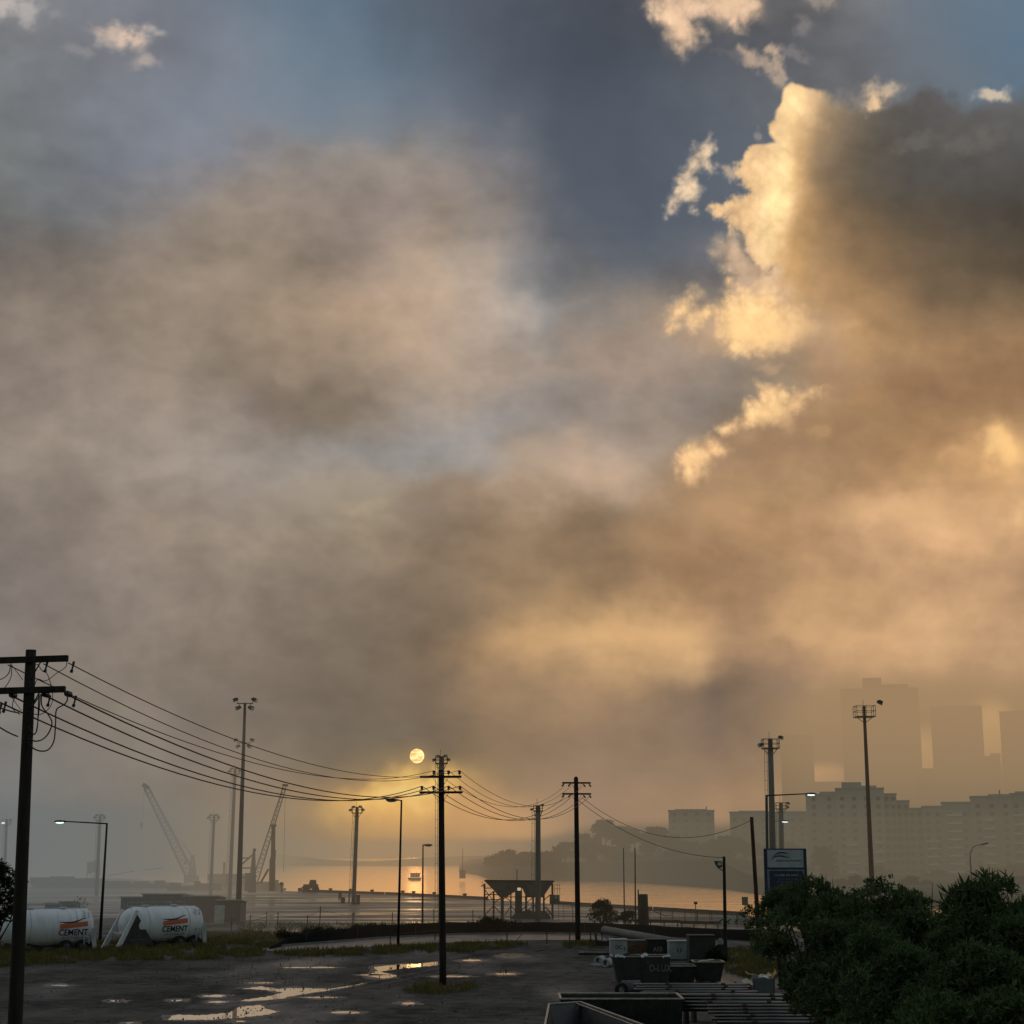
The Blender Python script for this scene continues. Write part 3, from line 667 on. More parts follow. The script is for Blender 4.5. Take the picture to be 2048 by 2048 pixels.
def m_water():
    m = bpy.data.materials.new('harbour water'); nt, N, L = nodes(m)
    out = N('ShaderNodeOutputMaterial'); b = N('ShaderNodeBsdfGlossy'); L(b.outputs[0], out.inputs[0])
    b.inputs['Color'].default_value = (2.3, 1.62, 1.0, 1); b.inputs['Roughness'].default_value = .11  # gold tint and gain put into the colour; reflections exceed the light received
    tc = N('ShaderNodeTexCoord'); mp = N('ShaderNodeMapping'); mp.inputs['Scale'].default_value = (.22, .5, 1); L(tc.outputs['Object'], mp.inputs[0])
    n = N('ShaderNodeTexNoise'); n.inputs['Scale'].default_value = 1.0; n.inputs['Detail'].default_value = 4; n.inputs['Roughness'].default_value = .6; L(mp.outputs[0], n.inputs['Vector'])
    m2 = N('ShaderNodeMapping'); m2.inputs['Scale'].default_value = (.03, .24, 1); L(tc.outputs['Object'], m2.inputs[0])
    n2 = N('ShaderNodeTexNoise'); n2.inputs['Scale'].default_value = 1.0; n2.inputs['Detail'].default_value = 3; L(m2.outputs[0], n2.inputs['Vector'])
    ma = N('ShaderNodeMath'); ma.operation = 'MULTIPLY_ADD'; L(n2.outputs[0], ma.inputs[0]); ma.inputs[1].default_value = 4.5; L(n.outputs[0], ma.inputs[2])
    bp = N('ShaderNodeBump'); bp.inputs['Strength'].default_value = 1.0; bp.inputs['Distance'].default_value = .26
    L(ma.outputs[0], bp.inputs['Height']); L(bp.outputs[0], b.inputs['Normal'])
    return m
MG = m_ground(); MW = m_wharf()
gpoly = [(-700, -60), (700, -60)] + [(p.x, p.y) for p in reversed(QUAY)]
sheet('ground', gpoly, 0.0, MG)
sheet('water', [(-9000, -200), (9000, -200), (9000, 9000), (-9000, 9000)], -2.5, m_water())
mb = MB()
for a, b in zip(QUAY[:-1], QUAY[1:]): mb.flat([(a.x, a.y, -.002), (b.x, b.y, -.002), (b.x, b.y, -4), (a.x, a.y, -4)])
struct(mb.build('quay_wall', mat('quay concrete', (.07, .066, .06), .85, 0, .3, .3)))
WB = [(-420, 1822), (0, 1822), (240, 1832), (450, 1850), (560, 1872), (650, 1862), (760, 1853), (900, 1849), (1050, 1848), (1200, 1850), (1400, 1856), (1560, 1862), (2100, 1868)]
WBg = [G(x, y) for x, y in WB]
sheet('wharf', [(p.x, p.y) for p in WBg] + [(p.x, p.y - .25) for p in reversed(QUAY)][3:], .004, MW)
RD = [(520, 1899), (560, 1893), (650, 1886), (760, 1877), (900, 1870), (1050, 1867), (1200, 1869), (1215, 1880), (1100, 1880), (1000, 1881), (900, 1885), (800, 1890), (690, 1896), (560, 1903)]
sheet('road', [G(x, y)[:2] for x, y in RD], .004, mat('wet road', (.085, .085, .082), .34, 0, .25, .5, .5, .15, 6, rv=.14, stretch=(.3, 1, 1)))
kb = MB(); ks = [G(x, y) for x, y in RD[1:7]]
for a, b in zip(ks[:-1], ks[1:]): kb.bar((a.x, a.y + .1, .06), (b.x, b.y + .1, .06), .15, .13)
struct(kb.build('kerb', mat('kerb concrete', (.16, .155, .145), .8, 0, .2, 1)))
# puddles
M_PUD = bpy.data.materials.new('still rain water'); nt, N, L = nodes(M_PUD)
o_ = N('ShaderNodeOutputMaterial'); g_ = N('ShaderNodeBsdfGlossy'); L(g_.outputs[0], o_.inputs[0]); g_.inputs['Color'].default_value = (1.6, 1.48, 1.36, 1); g_.inputs['Roughness'].default_value = .03  # colour brighter than white, so puddle reflections outshine the sky they mirror
M_DAMP = mat('damp mud', (.030, .027, .024), .42, 0, .3, 1.2, .45, .4, 7, rv=.2)
def puddle(pts, ragged=2.0):
    cx = sum(q[0] for q in pts) / len(pts); cy = sum(q[1] for q in pts) / len(pts); dm = []
    for i, (x, y) in enumerate(pts):
        x2, y2 = pts[(i + 1) % len(pts)]
        for t in (0, .33, .66):
            u, v = x + (x2 - x) * t, y + (y2 - y) * t; L_ = math.hypot(u - cx, (v - cy) * 6) + 1e-6; k = random.uniform(8, 26)
            dm.append((u + (u - cx) / L_ * k, v + (v - cy) * 6 / L_ * k * .17))
    sheet('damp_patch', [G(x, y)[:2] for x, y in dm], .003 + .0001 * len(bpy.data.objects) / 20, M_DAMP)
    pts = [Vector((x, y, 0)) for x, y in pts]; out = []; n = len(pts)
    for i in range(n):
        a, b = pts[i], pts[(i + 1) % n]; k = max(2, int((b - a).length / 5))
        for j in range(k):
            p = a.lerp(b, j / k); out.append((p.x + random.uniform(-1, 1) * ragged * 1.8, p.y + random.uniform(-1, 1) * ragged * .35))
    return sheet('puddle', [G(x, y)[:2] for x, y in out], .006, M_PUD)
def track(pts, wd, nm='tyre_track'):
    g = [G(x, y) for x, y in pts]; P = []
    for a, b in zip(g[:-1], g[1:]):
        n = max(2, int((b - a).length / 1.2)); P += [a.lerp(b, i / n) for i in range(n)]
    P.append(g[-1]); L_, R_ = [], []
    for i, q in enumerate(P):
        d = (P[min(i + 1, len(P) - 1)] - P[max(i - 1, 0)]).normalized(); s = Vector((-d.y, d.x, 0)); w_ = wd / 2 * random.uniform(.55, 1.25)
        L_.append(q + s * w_); R_.append(q - s * w_)
    mb = MB(); n = len(P); mb.v = [(a.x, a.y, .0025) for a in L_] + [(a.x, a.y, .0025) for a in R_]; mb.f = [(i, i + n, i + n + 1, i + 1) for i in range(n - 1)]
    o = mb.build(nm, mat('rutted mud', (.024, .022, .020), .62, 0, .35, 1.5, .25, .4, 6, rv=.16)); o['kind'] = 'structure'
for k in (0, 26): track([(250, 2046 - k * .5), (480, 2018 - k * .5), (700, 1982 - k * .4), (860, 1948 - k * .3), (1000, 1922 - k * .2), (1090, 1900)], .38)
for k in (0, 15): track([(20, 1996 - k), (200, 1990 - k), (380, 1972 - k), (520, 1963 - k * .8), (640, 1943 - k * .7), (740, 1934 - k * .6), (930, 1914 - k * .3)], .3)
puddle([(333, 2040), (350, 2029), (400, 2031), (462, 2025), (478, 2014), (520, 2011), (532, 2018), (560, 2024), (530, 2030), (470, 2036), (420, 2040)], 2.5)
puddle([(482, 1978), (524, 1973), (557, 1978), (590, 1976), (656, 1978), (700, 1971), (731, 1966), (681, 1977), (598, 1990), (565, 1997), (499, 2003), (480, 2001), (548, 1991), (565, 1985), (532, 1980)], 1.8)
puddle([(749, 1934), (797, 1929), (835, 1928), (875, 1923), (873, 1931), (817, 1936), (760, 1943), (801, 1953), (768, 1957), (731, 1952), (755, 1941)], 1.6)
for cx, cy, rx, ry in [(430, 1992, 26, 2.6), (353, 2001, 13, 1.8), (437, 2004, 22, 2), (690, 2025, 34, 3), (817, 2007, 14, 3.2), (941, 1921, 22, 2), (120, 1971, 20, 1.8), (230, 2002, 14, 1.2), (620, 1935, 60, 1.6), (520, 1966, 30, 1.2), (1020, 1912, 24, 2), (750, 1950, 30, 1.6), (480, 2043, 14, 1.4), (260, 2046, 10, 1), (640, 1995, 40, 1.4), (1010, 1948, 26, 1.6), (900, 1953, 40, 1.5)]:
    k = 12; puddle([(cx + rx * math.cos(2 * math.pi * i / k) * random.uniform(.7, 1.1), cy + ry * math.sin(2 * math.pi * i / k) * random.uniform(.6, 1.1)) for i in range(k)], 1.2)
# ------------------------------------------------------------------ power poles
def pole_line(top, low, Y):
    a = At(top[0], top[1], Y); b = At(low[0], low[1], Y); t = b.z / (b.z - a.z)
    base = b + (a - b) * (b.z / (b.z - a.z)) if abs(b.z) > 1e-6 else b
    return a, base
def power_pole(top, low, Y, rz, r0, r1, label, arms, mpole=None, round_top=False):
    a, base = pole_line(top, low, Y)
    root = thing('power_pole', label, 'power pole', base, rz)
    inv = Matrix.Rotation(-rz, 3, 'Z'); d = inv @ (a - base); H = d.z
    P = MB(); k = 9
    pts = [d * (i / (k - 1)) for i in range(k)]; rs = [r0 + (r1 - r0) * i / (k - 1) for i in range(k)]
    if round_top: pts.append(d + Vector((0, 0, r1 * .7))); rs.append(r1 * .35)
    P.tube(pts, rs, 14).build('pole', mpole or M_POLE, root, True)
    out = {'root': root, 'H': H, 'd': d, 'arms': []}
    for (py, hl, hr, th, tilt) in arms:
        z = At(top[0], py, Y).z - base.z; c = d * (z / H); yo = -r1 - .06
        A = MB(); A.bar((c.x - hl, c.y + yo, z - tilt), (c.x + hr, c.y + yo, z + tilt), .11, th); A.build('crossarm', M_POLE, root, bevel=.008)
        for s in (-1, 1):
            B = MB(); B.bar((c.x + s * .42, c.y + yo - .05, z - th / 2 + .02), (c.x + s * (r1 * .8), c.y - r1, z - .48), .035, .012); B.build('brace', M_BLACK, root)
        out['arms'].append((c, z, yo, tilt, hl, hr))
    out['w'] = lambda ai, x, dz=0, dy=0: root.matrix_basis @ Vector((out['arms'][ai][0].x + x, out['arms'][ai][0].y + out['arms'][ai][2] + dy, out['arms'][ai][1] + dz))
    root.rotation_euler = (0, 0, rz); 
    mw = Matrix.Translation(base) @ Matrix.Rotation(rz, 4, 'Z')
    out['w'] = lambda ai, x, dz=0, dy=0: mw @ Vector((out['arms'][ai][0].x + x, out['arms'][ai][0].y + out['arms'][ai][2] + dy, out['arms'][ai][1] + dz))
    out['mw'] = mw
    return out
def pin(root, arm, x, th=.07):
    c, z, yo, *_ = arm; p = MB()
    mx = Matrix.Translation((c.x + x, c.y + yo, z + th)) @ Matrix.Rotation(-math.pi / 2, 4, 'Y')
    p.lathe([(0, 0), (0, .02), (.06, .02), (.07, .07), (.12, .085), (.14, .05), (.17, .08), (.22, .085), (.26, .05), (.27, 0)], 10, mx); p.build('insulator', M_INSUL, root, True)
def strain(root, a, dirv, L=.34):
    a = Vector(a); q = Vector(dirv).normalized().to_track_quat('X', 'Z').to_matrix().to_4x4(); p = MB()
    prof = [(0, 0), (0, .02), (.07, .02)]
    for i in range(3): prof += [(.08 + .08 * i, .065), (.12 + .08 * i, .075), (.14 + .08 * i, .035)]
    prof += [(L, .03), (L, 0)]
    p.lathe(prof, 8, Matrix.Translation(a) @ q); return p.build('insulator', M_INSUL, root, True)

PL = power_pole((62, 1300), (30, 2048), 39, math.radians(-14), .185, .125, 'big black timber pole close by at the left edge, its two crossarms trailing looped cables',
                [(1321, 1.25, 1.09, .15, .0), (1382, 1.25, 1.05, .15, .0)])
rL = PL['root']
def Lp(px, py, y=-.22):
    f = (py - 1300) / 748.0; cx = 62 - 32 * f
    return (PL['d'].x * (1 - f * .5) + (px - cx) / 84.5, y, PL['H'] - (py - 1300) / 84.5)
def loop(pts, r, root, n=22, nm='jumper_cable'):
    P = [Vector(p) for p in pts]; out = []
    for i in range(len(P) - 1):
        p0 = P[max(i - 1, 0)]; p1 = P[i]; p2 = P[i + 1]; p3 = P[min(i + 2, len(P) - 1)]
        for j in range(6):
            t = j / 6; out.append(.5 * ((2 * p1) + (p2 - p0) * t + (2 * p0 - 5 * p1 + 4 * p2 - p3) * t * t + (3 * p1 - p0 - 3 * p2 + p3) * t ** 3))
    out.append(P[-1]); return MB().tube(out, r, 6).build(nm, M_WIRE, root, True)
loop([Lp(150, 1393), Lp(153, 1404), Lp(146, 1414), Lp(129, 1424), Lp(127, 1450), Lp(124, 1485), Lp(112, 1503), Lp(95, 1506), Lp(78, 1500), Lp(66, 1487)], .017, rL)
loop([Lp(95, 1392), Lp(96, 1415), Lp(110, 1433), Lp(119, 1450), Lp(112, 1470), Lp(98, 1483), Lp(82, 1486), Lp(66, 1481)], .017, rL)
loop([Lp(89, 1392), Lp(88, 1430), Lp(86, 1462), Lp(80, 1472), Lp(68, 1476)], .014, rL)
loop([Lp(90, 1396), Lp(78, 1412), Lp(66, 1420)], .014, rL)
loop([Lp(92, 1392), Lp(90, 1425), Lp(82, 1472), Lp(66, 1455)], .012, rL)
loop([Lp(150, 1322), Lp(149, 1338), Lp(128, 1351), Lp(112, 1362), Lp(100, 1366), Lp(86, 1362), Lp(78, 1378)], .010, rL)
loop([Lp(76, 1340), Lp(84, 1331), Lp(96, 1345), Lp(106, 1350), Lp(114, 1368), Lp(120, 1392), Lp(118, 1412), Lp(108, 1425), Lp(92, 1433), Lp(70, 1430)], .010, rL)
loop([Lp(24, 1330), Lp(22, 1345), Lp(12, 1356), Lp(-4, 1362)], .012, rL)
loop([Lp(27, 1330), Lp(26, 1355), Lp(14, 1375), Lp(-2, 1385)], .010, rL)
loop([Lp(36, 1395), Lp(30, 1412), Lp(34, 1424), Lp(48, 1432)], .010, rL)
for (px, py) in [(165, 1340), (106, 1338), (170, 1409), (113, 1407), (14, 1417), (4, 1420)]:
    x, y, z = Lp(px, py, -.25); q = MB()
    q.tube([(x + .03, y, z + .14), (x + .01, y, z + .04)], .03, 8); q.tube([(x + .01, y, z + .04), (x - .01, y, z - .06)], .022, 8); q.tube([(x - .01, y, z - .06), (x - .03, y, z - .13)], .038, 8)
    q.build('surge_arrester', M_BLACK, rL)
PC = power_pole((882, 1540), (886, 1970), Yof(1970), math.radians(-4), .19, .145, 'black timber power pole standing in the muddy lot in front of a light mast',
                [(1554, 1.10, 1.10, .12, 0), (1585, 1.13, 1.16, .12, 0)])
for x in (-.36, .42, 1.0): pin(PC['root'], PC['arms'][0], x)
for x in (-1.0, -.38, .42, 1.02): pin(PC['root'], PC['arms'][1], x)
P3 = power_pole((1152, 1556), (1156, 1885), Yof(1885), math.radians(6), .21, .17, 'round-topped black timber power pole beside the wet road, right of the hopper',
                [(1566, 1.13, 1.13, .13, 0), (1588, 1.15, 1.15, .13, 0)], round_top=True)
for x in (-.95, -.45, .5, .95):
    for ai in (0, 1):
        c, z, yo, *_ = P3['arms'][ai]; strain(P3['root'], (c.x + x, c.y + yo, z - .07), (.25 if x > 0 else -.35, -.1, -.3), .3)
# shorter poles to the right
FL = power_pole((1448, 1713), (1451, 1905), Yof(1905), 0, .13, .10, 'short timber pole carrying a wedge shaped floodlight, in front of the orange water', [], M_POLE)
f = MB(); hz_ = FL['H']; f.prism([(-.12, hz_ - .32), (-.62, hz_ - .30), (-.50, hz_ - .62), (-.34, hz_ - .80), (-.10, hz_ - .72)], -.35, .2); fo = f.build('floodlight', mat('floodlight housing', (.06, .065, .05), .5), FL['root'])
MB().box((-.30, -.365, hz_ - .50), (.26, .02, .2)).build('lens', M_LENS, fo)
MB().bar((-.34, -.1, hz_ - .78), (-.05, 0, hz_ - .95), .06).build('bracket', M_BLACK, FL['root'])
PB = power_pole((1503, 1634), (1514, 1815), 122, 0, .17, .13, 'bare reddish timber pole leaning left of the blue port sign', [], M_RUSTPOLE)

# ------------------------------------------------------------------ power lines
def wire(a, b, sag, r, label, group, n=26):
    a = Vector(a); b = Vector(b); pts = []
    for i in range(n + 1):
        t = i / n; p = a.lerp(b, t); p.z -= 4 * sag * t * (1 - t); pts.append(p)
    o = MB().tube(pts, r, 5).build('power_line', M_WIRE, None, True); return tag(o, label, 'power line', group)
WU = 'thin power line running from the upper crossarm of the left edge pole'; WL = 'thick power line running from the lower crossarm of the left edge pole'
for xa, xb, sg in [(1.06, 1.0, 1.25), (.40, .42, 1.45), (-.55, -.36, 1.35)]:
    a = PL['w'](0, xa, -.1, .1); b = PC['w'](0, xb, .33); wire(a, b, sg, .014, WU, 'thin lines between the left and middle poles')
for xa, xb, sg in [(1.02, 1.02, 1.35), (.42, .42, 1.45), (-.45, -.38, 1.5), (-1.1, -1.0, 1.5)]:
    a = PL['w'](1, xa, -.1, .1); b = PC['w'](1, xb, .33)
    dv = PL['mw'].to_3x3().inverted() @ (Vector(b) - Vector(a)); dv.z = -1.6
    c, z, yo, *_ = PL['arms'][1]; strain(rL, (c.x + xa, c.y + yo + .06, z - .08), dv, .36)
    wire(a, b, sg, .021, WL, 'thick lines between the left and middle poles')
for xa, xb, sg in [(-.36, -.95, 1.75), (.42, -.45, 1.75), (1.0, .5, 1.7)]:
    wire(PC['w'](0, xa, .33), P3['w'](0, xb, -.25), sg, .014, 'thin slack power line from the upper crossarm of the middle pole to the round-topped pole', 'thin lines between the middle and far poles')
for xa, xb, sg in [(-1.0, -.95, 1.75), (-.38, -.45, 1.8), (.42, .5, 1.75), (1.02, .95, 1.7)]:
    wire(PC['w'](1, xa, .33), P3['w'](1, xb, -.25), sg, .019, 'thick slack power line from the lower crossarm of the middle pole to the round-topped pole', 'thick lines between the middle and far poles')
pbT = At(1501, 1641, 122); wire(P3['w'](1, .45, -.3), pbT, 2.05, .019, 'slack black service line from the round-topped pole to the bare reddish pole', None)
wire(P3['w'](1, .2, -.55), FL['mw'] @ Vector((0, 0, FL['H'] - .08)), 1.0, .021, 'black service line from the round-topped pole down to the floodlight pole', None)
wire(PL['mw'] @ Vector(Lp(45, 1429)), At(-60, 1375, 34), .1, .018, 'upper black cable leaving the left edge pole towards the frame edge', None, 8)
wire(PL['mw'] @ Vector(Lp(43, 1476)), At(-60, 1400, 33), .1, .018, 'lower black cable leaving the left edge pole towards the frame edge', None, 8)

# ------------------------------------------------------------------ light masts
def mast(top, base, Y, r0, r1, label, style, m, lights=(), cage=1.9, group=None, ladder=True, lit=(), frame=None):
    b = G(*base) if Y is None else None
    if b is None:
        lo = At(base[0], base[1], Y); b = lo
    a = At(top[0], top[1], b.y)
    if abs(b.z) > .01: b = b + (a - b) * (-b.z / (a.z - b.z))
    d = a - b; H = d.z
    root = thing('light_mast', label, 'light mast', b, 0, group)
    k = 8; MB().tube([d * (i / (k - 1)) for i in range(k)], [r0 + (r1 - r0) * i / (k - 1) for i in range(k)], 12).build('pole', m, root, True)
    def flood(c, dr, s=.42, nm='floodlight', em=None):
        c = Vector(c); dv = Vector((dr[0], dr[1], -.35)).normalized(); q = dv.to_track_quat('X', 'Z').to_matrix().to_4x4(); mx = Matrix.Translation(c) @ q
        f = MB(); f.prism([(-s * .5, -s * .22), (s * .55, -s * .42), (s * .55, s * .35), (-s * .1, s * .42), (-s * .5, s * .2)], -s * .45, s * .45, mx)
        fo = f.build(nm, M_DARKSTEEL, root)
        MB().box((s * .56, 0, -.02 * s), (.02, s * .8, s * .66), mx=mx).build('lens', em or M_LENS, fo)
    if style == 'cross':
        hw = cage / 2; t = MB(); t.bar((d.x - hw * .75, d.y, H - .05), (d.x + hw * .75, d.y, H - .05), .09); t.bar((d.x, d.y - .5, H - .06), (d.x, d.y + .5, H - .06), .09)
        for s in (-1, 1): t.bar((d.x + s * hw * .72, d.y, H - .05), (d.x + s * hw * .72, d.y, H + .32), .06); t.bar((d.x + s * hw * .5, d.y, H - .05), (d.x + s * hw * .5, d.y, H - .5), .06)
        t.build('head_frame', M_DARKSTEEL, root)
        for s in (-1, 1):
            flood((d.x + s * hw * .86, d.y - .1, H + .34), (s, -.35), .5); flood((d.x + s * hw * .58, d.y - .15, H - .52), (s * .8, -.6), .5)
        return root
    w = cage / 2; fl = MB(); fl.box((d.x, d.y, H), (cage * .82, cage * .82, .10))
    for s in (-1, 1): fl.bar((d.x + s * w * .7, d.y, H - .04), (d.x + s * r1, d.y, H - .55), .06)
    fl.build('platform', M_DARKSTEEL, root)
    rl = MB(); q = w * .82; hh = 1.0 * cage / 2.1
    cs = [(-q, -q), (q, -q), (q, q), (-q, q)]
    for i in range(4):
        x0, y0 = cs[i]; x1, y1 = cs[(i + 1) % 4]
        for zz in (hh, hh * .52): rl.bar((d.x + x0, d.y + y0, H + zz), (d.x + x1, d.y + y1, H + zz), .045)
        for t in (0, .5): rl.bar((d.x + x0 + (x1 - x0) * t, d.y + y0 + (y1 - y0) * t, H), (d.x + x0 + (x1 - x0) * t, d.y + y0 + (y1 - y0) * t, H + hh), .05)
    rl.build('railing', M_DARKSTEEL, root)
    MB().tube([(d.x, d.y, H), (d.x, d.y, H + hh * 1.02)], r1 * .9, 8).tube([(d.x - .1, d.y, H + hh), (d.x - .1, d.y, H + hh + .75)], .022, 5).build('finial', M_DARKSTEEL, root)
    for (lx, ly, lz, dr) in lights: flood((d.x + lx * w, d.y + ly * w, H + lz * hh), dr, .46 * cage / 2)
    for (lx, ly, lz) in lit: MB().lathe([(-.25, 0), (-.25, .2), (0, .34), (.1, .3), (.12, 0)], 10, Matrix.Translation((d.x + lx, d.y + ly, H + lz)) @ Matrix.Rotation(math.pi / 2, 4, 'Y')).build('lit_lamp', M_LED, root)
    if ladder:
        ld = MB(); x0 = -r0 - .12
        for s in (-.02, .22): ld.bar((x0 - s, -.05, .8), (d.x - r1 - .12 - s, d.y - .05, H), .04)
        n = int(H / .9)
        for i in range(n):
            t = (i + .5) / n; ld.bar((x0 + .02 + (d.x - r1 + r0) * t, -.05 + d.y * t, .8 + (H - .8) * t), (x0 - .22 + (d.x - r1 + r0) * t, -.05 + d.y * t, .8 + (H - .8) * t), .03)
        ld.build('ladder', M_GALV, root)
    return root
L4 = [(-1.0, -.6, .5, (-1, -.5)), (1.0, -.6, .55, (1, -.6)), (.6, -.9, 1.05, (.6, -1)), (-.5, -.9, 1.0, (-.6, -1))]
mast((490, 1406), (476, 1841), None, .31, .14, 'tallest dark steel mast with four floodlights on a cross head, by the grey shed', 'cross', M_DARKSTEEL, cage=2.3)
mast((488, 1485), (478, 1812), None, .20, .12, 'slim dark mast with four floodlights half hidden behind the tallest mast', 'cross', M_DARKSTEEL, cage=2.6)
mast((470, 1548), (459, 1798), None, .30, .24, 'thick pale concrete mast with a floodlight cage left of the two tall dark masts', 'cage', M_CONC, L4, 1.7)
mast((428, 1640), (421, 1791), None, .30, .22, 'pale concrete mast with a caged head just right of the big lattice crane', 'cage', M_CONC, L4, 1.7)
mast((200, 1640), (193, 1790), None, .30, .24, 'hazy concrete mast with a caged head right behind the lit street lamp arm', 'cage', M_CONC, L4, 1.7)
mast((13, 1648), (8, 1785), None, .28, .22, 'hazy mast at the far left edge with one bright lamp burning', 'cage', M_CONC, [(1, -.6, .9, (1, -.5))], 1.7, lit=[(-.35, -.9, .1)])
mast((714, 1626), (707, 1808), None, .30, .26, 'concrete mast with a caged head standing alone on the wharf left of the sun', 'cage', M_CONC, L4, 1.7)
mast((883, 1527), (883, 1840), None, .33, .30, 'pale mast with a caged head standing right behind the middle power pole', 'cage', M_CONC, L4, 1.5)
mast((1076, 1622), (1076, 1842), None, .31, .27, 'concrete mast with a caged head rising behind the hopper', 'cage', M_CONC, [(-1.1, -.5, .3, (-1, -.4)), (.8, -.8, 1.1, (1, -.3))], 1.15)
mast((1541, 1497), (1549, 1850), None, .36, .26, 'thick grey mast with ladder and caged head rising behind the blue port sign', 'cage', M_CONC, [(1, -.6, 1.15, (1, -.5)), (-1.1, -.6, .35, (-1, -.4))], 1.9)
mast((1562, 1618), (1565, 1815), None, .34, .30, 'shorter grey mast with a caged head just right of the ladder mast', 'cage', M_CONC, [(1, -.6, .9, (1, -.5)), (.9, -.6, .3, (1, -.2))], 1.7)
mast((1729, 1434), (1747, 1835), None, .30, .17, 'slender brown mast with an open railing cage and one lamp, above the shrubs', 'cage', M_RUSTPOLE, [(1.35, -.2, 1.35, (1, -.1))], 2.5, ladder=False)

# ------------------------------------------------------------------ street lamps
def street_lamp(top, base, Y, arm_px, label, lit=True, r=.09, rise=0.0, size=1.0, dark=True):
    b = G(*base) if Y is None else None
    if b is None:
        lo = At(base[0], base[1], Y); a = At(top[0], top[1], Y); b = lo + (a - lo) * (-lo.z / (a.z - lo.z))
    a = At(top[0], top[1], b.y); d = a - b; sc_ = F / (b.y * .985); al = arm_px / sc_; s = 1 if al > 0 else -1
    root = thing('street_lamp', label, 'street lamp', b)
    MB().tube([(0, 0, 0), d * .5, d], [r * 1.25, r, r * .75], 10).build('pole', M_BLACK if dark else M_GALV, root, True)
    MB().tube([d + Vector((0, 0, -.05)), d + Vector((al, 0, rise))], [r * .55, r * .45], 8).build('arm', M_BLACK if dark else M_GALV, root, True)
    h = MB(); mx = Matrix.Translation(d + Vector((al, 0, rise))) @ Matrix.Scale(s, 4, (1, 0, 0))
    h.lathe([(-.1, 0), (-.1, .06), (.1, .12), (.45, .17), (.75, .15), (.9, .06), (.92, 0)], 12, mx @ Matrix.Scale(.62, 4, (0, 0, 1)) @ Matrix.Scale(size, 4)); ho = h.build('lamp_head', M_BLACK, root, True)
    h2 = MB(); h2.lathe([(.12, 0), (.2, .10), (.5, .14), (.75, .10), (.82, 0)], 12, mx @ Matrix.Translation((0, 0, -.06 * size)) @ Matrix.Scale(.8, 4, (0, 0, 1)) @ Matrix.Scale(size, 4)); h2.build('lens', M_LED if lit else M_LENS, ho, True)
    return root
street_lamp((214, 1646), (201, 1862), 128, -82, 'street lamp with a long arm and a lit white lamp, beside the cement tankers', rise=.12, r=.10)
street_lamp((803, 1600), (796, 1895), None, -7, 'tall thin street lamp left of the middle pole, its small head turned left', lit=False, r=.085)
street_lamp((846, 1690), (845, 1846), None, 1, 'shorter thin street lamp left of the middle pole, its small head turned right', lit=False, r=.085, size=1.0)
street_lamp((1533, 1590), (1536, 1800), 138, 78, 'street lamp with a long arm and a lit lamp, rising above the blue port sign', rise=.1, r=.11)
street_lamp((1543, 1642), (1546, 1800), 210, 18, 'lower lit street lamp poking out from behind the ladder mast', r=.09, size=1.2)
sw = thing('street_lamp', 'curved swan neck street lamp above the shrubs at the right', 'street lamp', At(1948, 1800, 190) * 1.0)
sw.location.z = 0; zt = At(1955, 1692, 190).z
k_ = 190 / F * .985
MB().tube([(0, 0, 0), (-3 * k_, 0, zt - 1.6), (-2 * k_, 0, zt - .8), (3 * k_, 0, zt - .2), (12 * k_, 0, zt + .1), (20 * k_, 0, zt + .15)], [.11, .08, .07, .06, .05, .05], 8).build('pole', M_GALV, sw, True)
MB().lathe([(-.1, 0), (0, .1), (.5, .2), (.9, .16), (1.05, 0)], 10, Matrix.Translation((19 * k_, 0, zt + .13)) @ Matrix.Rotation(math.radians(-12), 4, 'Y') @ Matrix.Scale(.55, 4, (0, 0, 1))).build('lamp_head', M_DARKSTEEL, sw, True)
ps = At(2016, 1790, 160); ps.z = 0; zt = At(2013, 1741, 160).z
pp = thing('post', 'thin dark post behind the right hand shrubs near the frame edge', 'post', ps)
MB().tube([(0, 0, 0), (-.1, 0, zt)], [.07, .05], 8).build('shaft', M_DARKSTEEL, pp); MB().box((-.1, 0, zt + .04), (.14, .14, .08)).build('cap', M_DARKSTEEL, pp)
# ------------------------------------------------------------------ cement tankers
def lettering_on_tank(root, parent, r, zc, cx, txt, wdt, hgt, z, m, off=.02, nm='lettering'):
    vs, fs = text_geo(txt, 1.0); xs = [v[0] for v in vs]; zs = [v[1] for v in vs]
    kx = wdt / (max(xs) - min(xs)); kz = hgt / (max(zs) - min(zs)); mx_ = (max(xs) + min(xs)) / 2; mz = (max(zs) + min(zs)) / 2
    th0 = math.asin((z - zc) / r); out = []
    for v in vs:
        th = th0 + (v[1] - mz) * kz / r; out.append((cx + (v[0] - mx_) * kx, -(r + off) * math.cos(th), zc + (r + off) * math.sin(th)))
    mb = MB(); mb.add(out, fs); return mb.build(nm, m, parent)
def tank_strip(parent, r, zc, x0, x1, zf, hgt, m, nm, off=.018, n=14):
    mb = MB(); vs = []; fs = []
    for i in range(n + 1):
        t = i / n; x = x0 + (x1 - x0) * t; z0, h = zf(t), hgt(t) if callable(hgt) else hgt
        for k in range(5):
            th = math.asin(max(-.99, min(.99, (z0 - zc) / r))) + (k / 4 - .5) * h / r
            vs.append((x, -(r + off) * math.cos(th), zc + (r + off) * math.sin(th)))
    for i in range(n):
        for k in range(4): a = i * 5 + k; fs.append((a, a + 5, a + 6, a + 1))
    mb.add(vs, fs); return mb.build(nm, m, parent)
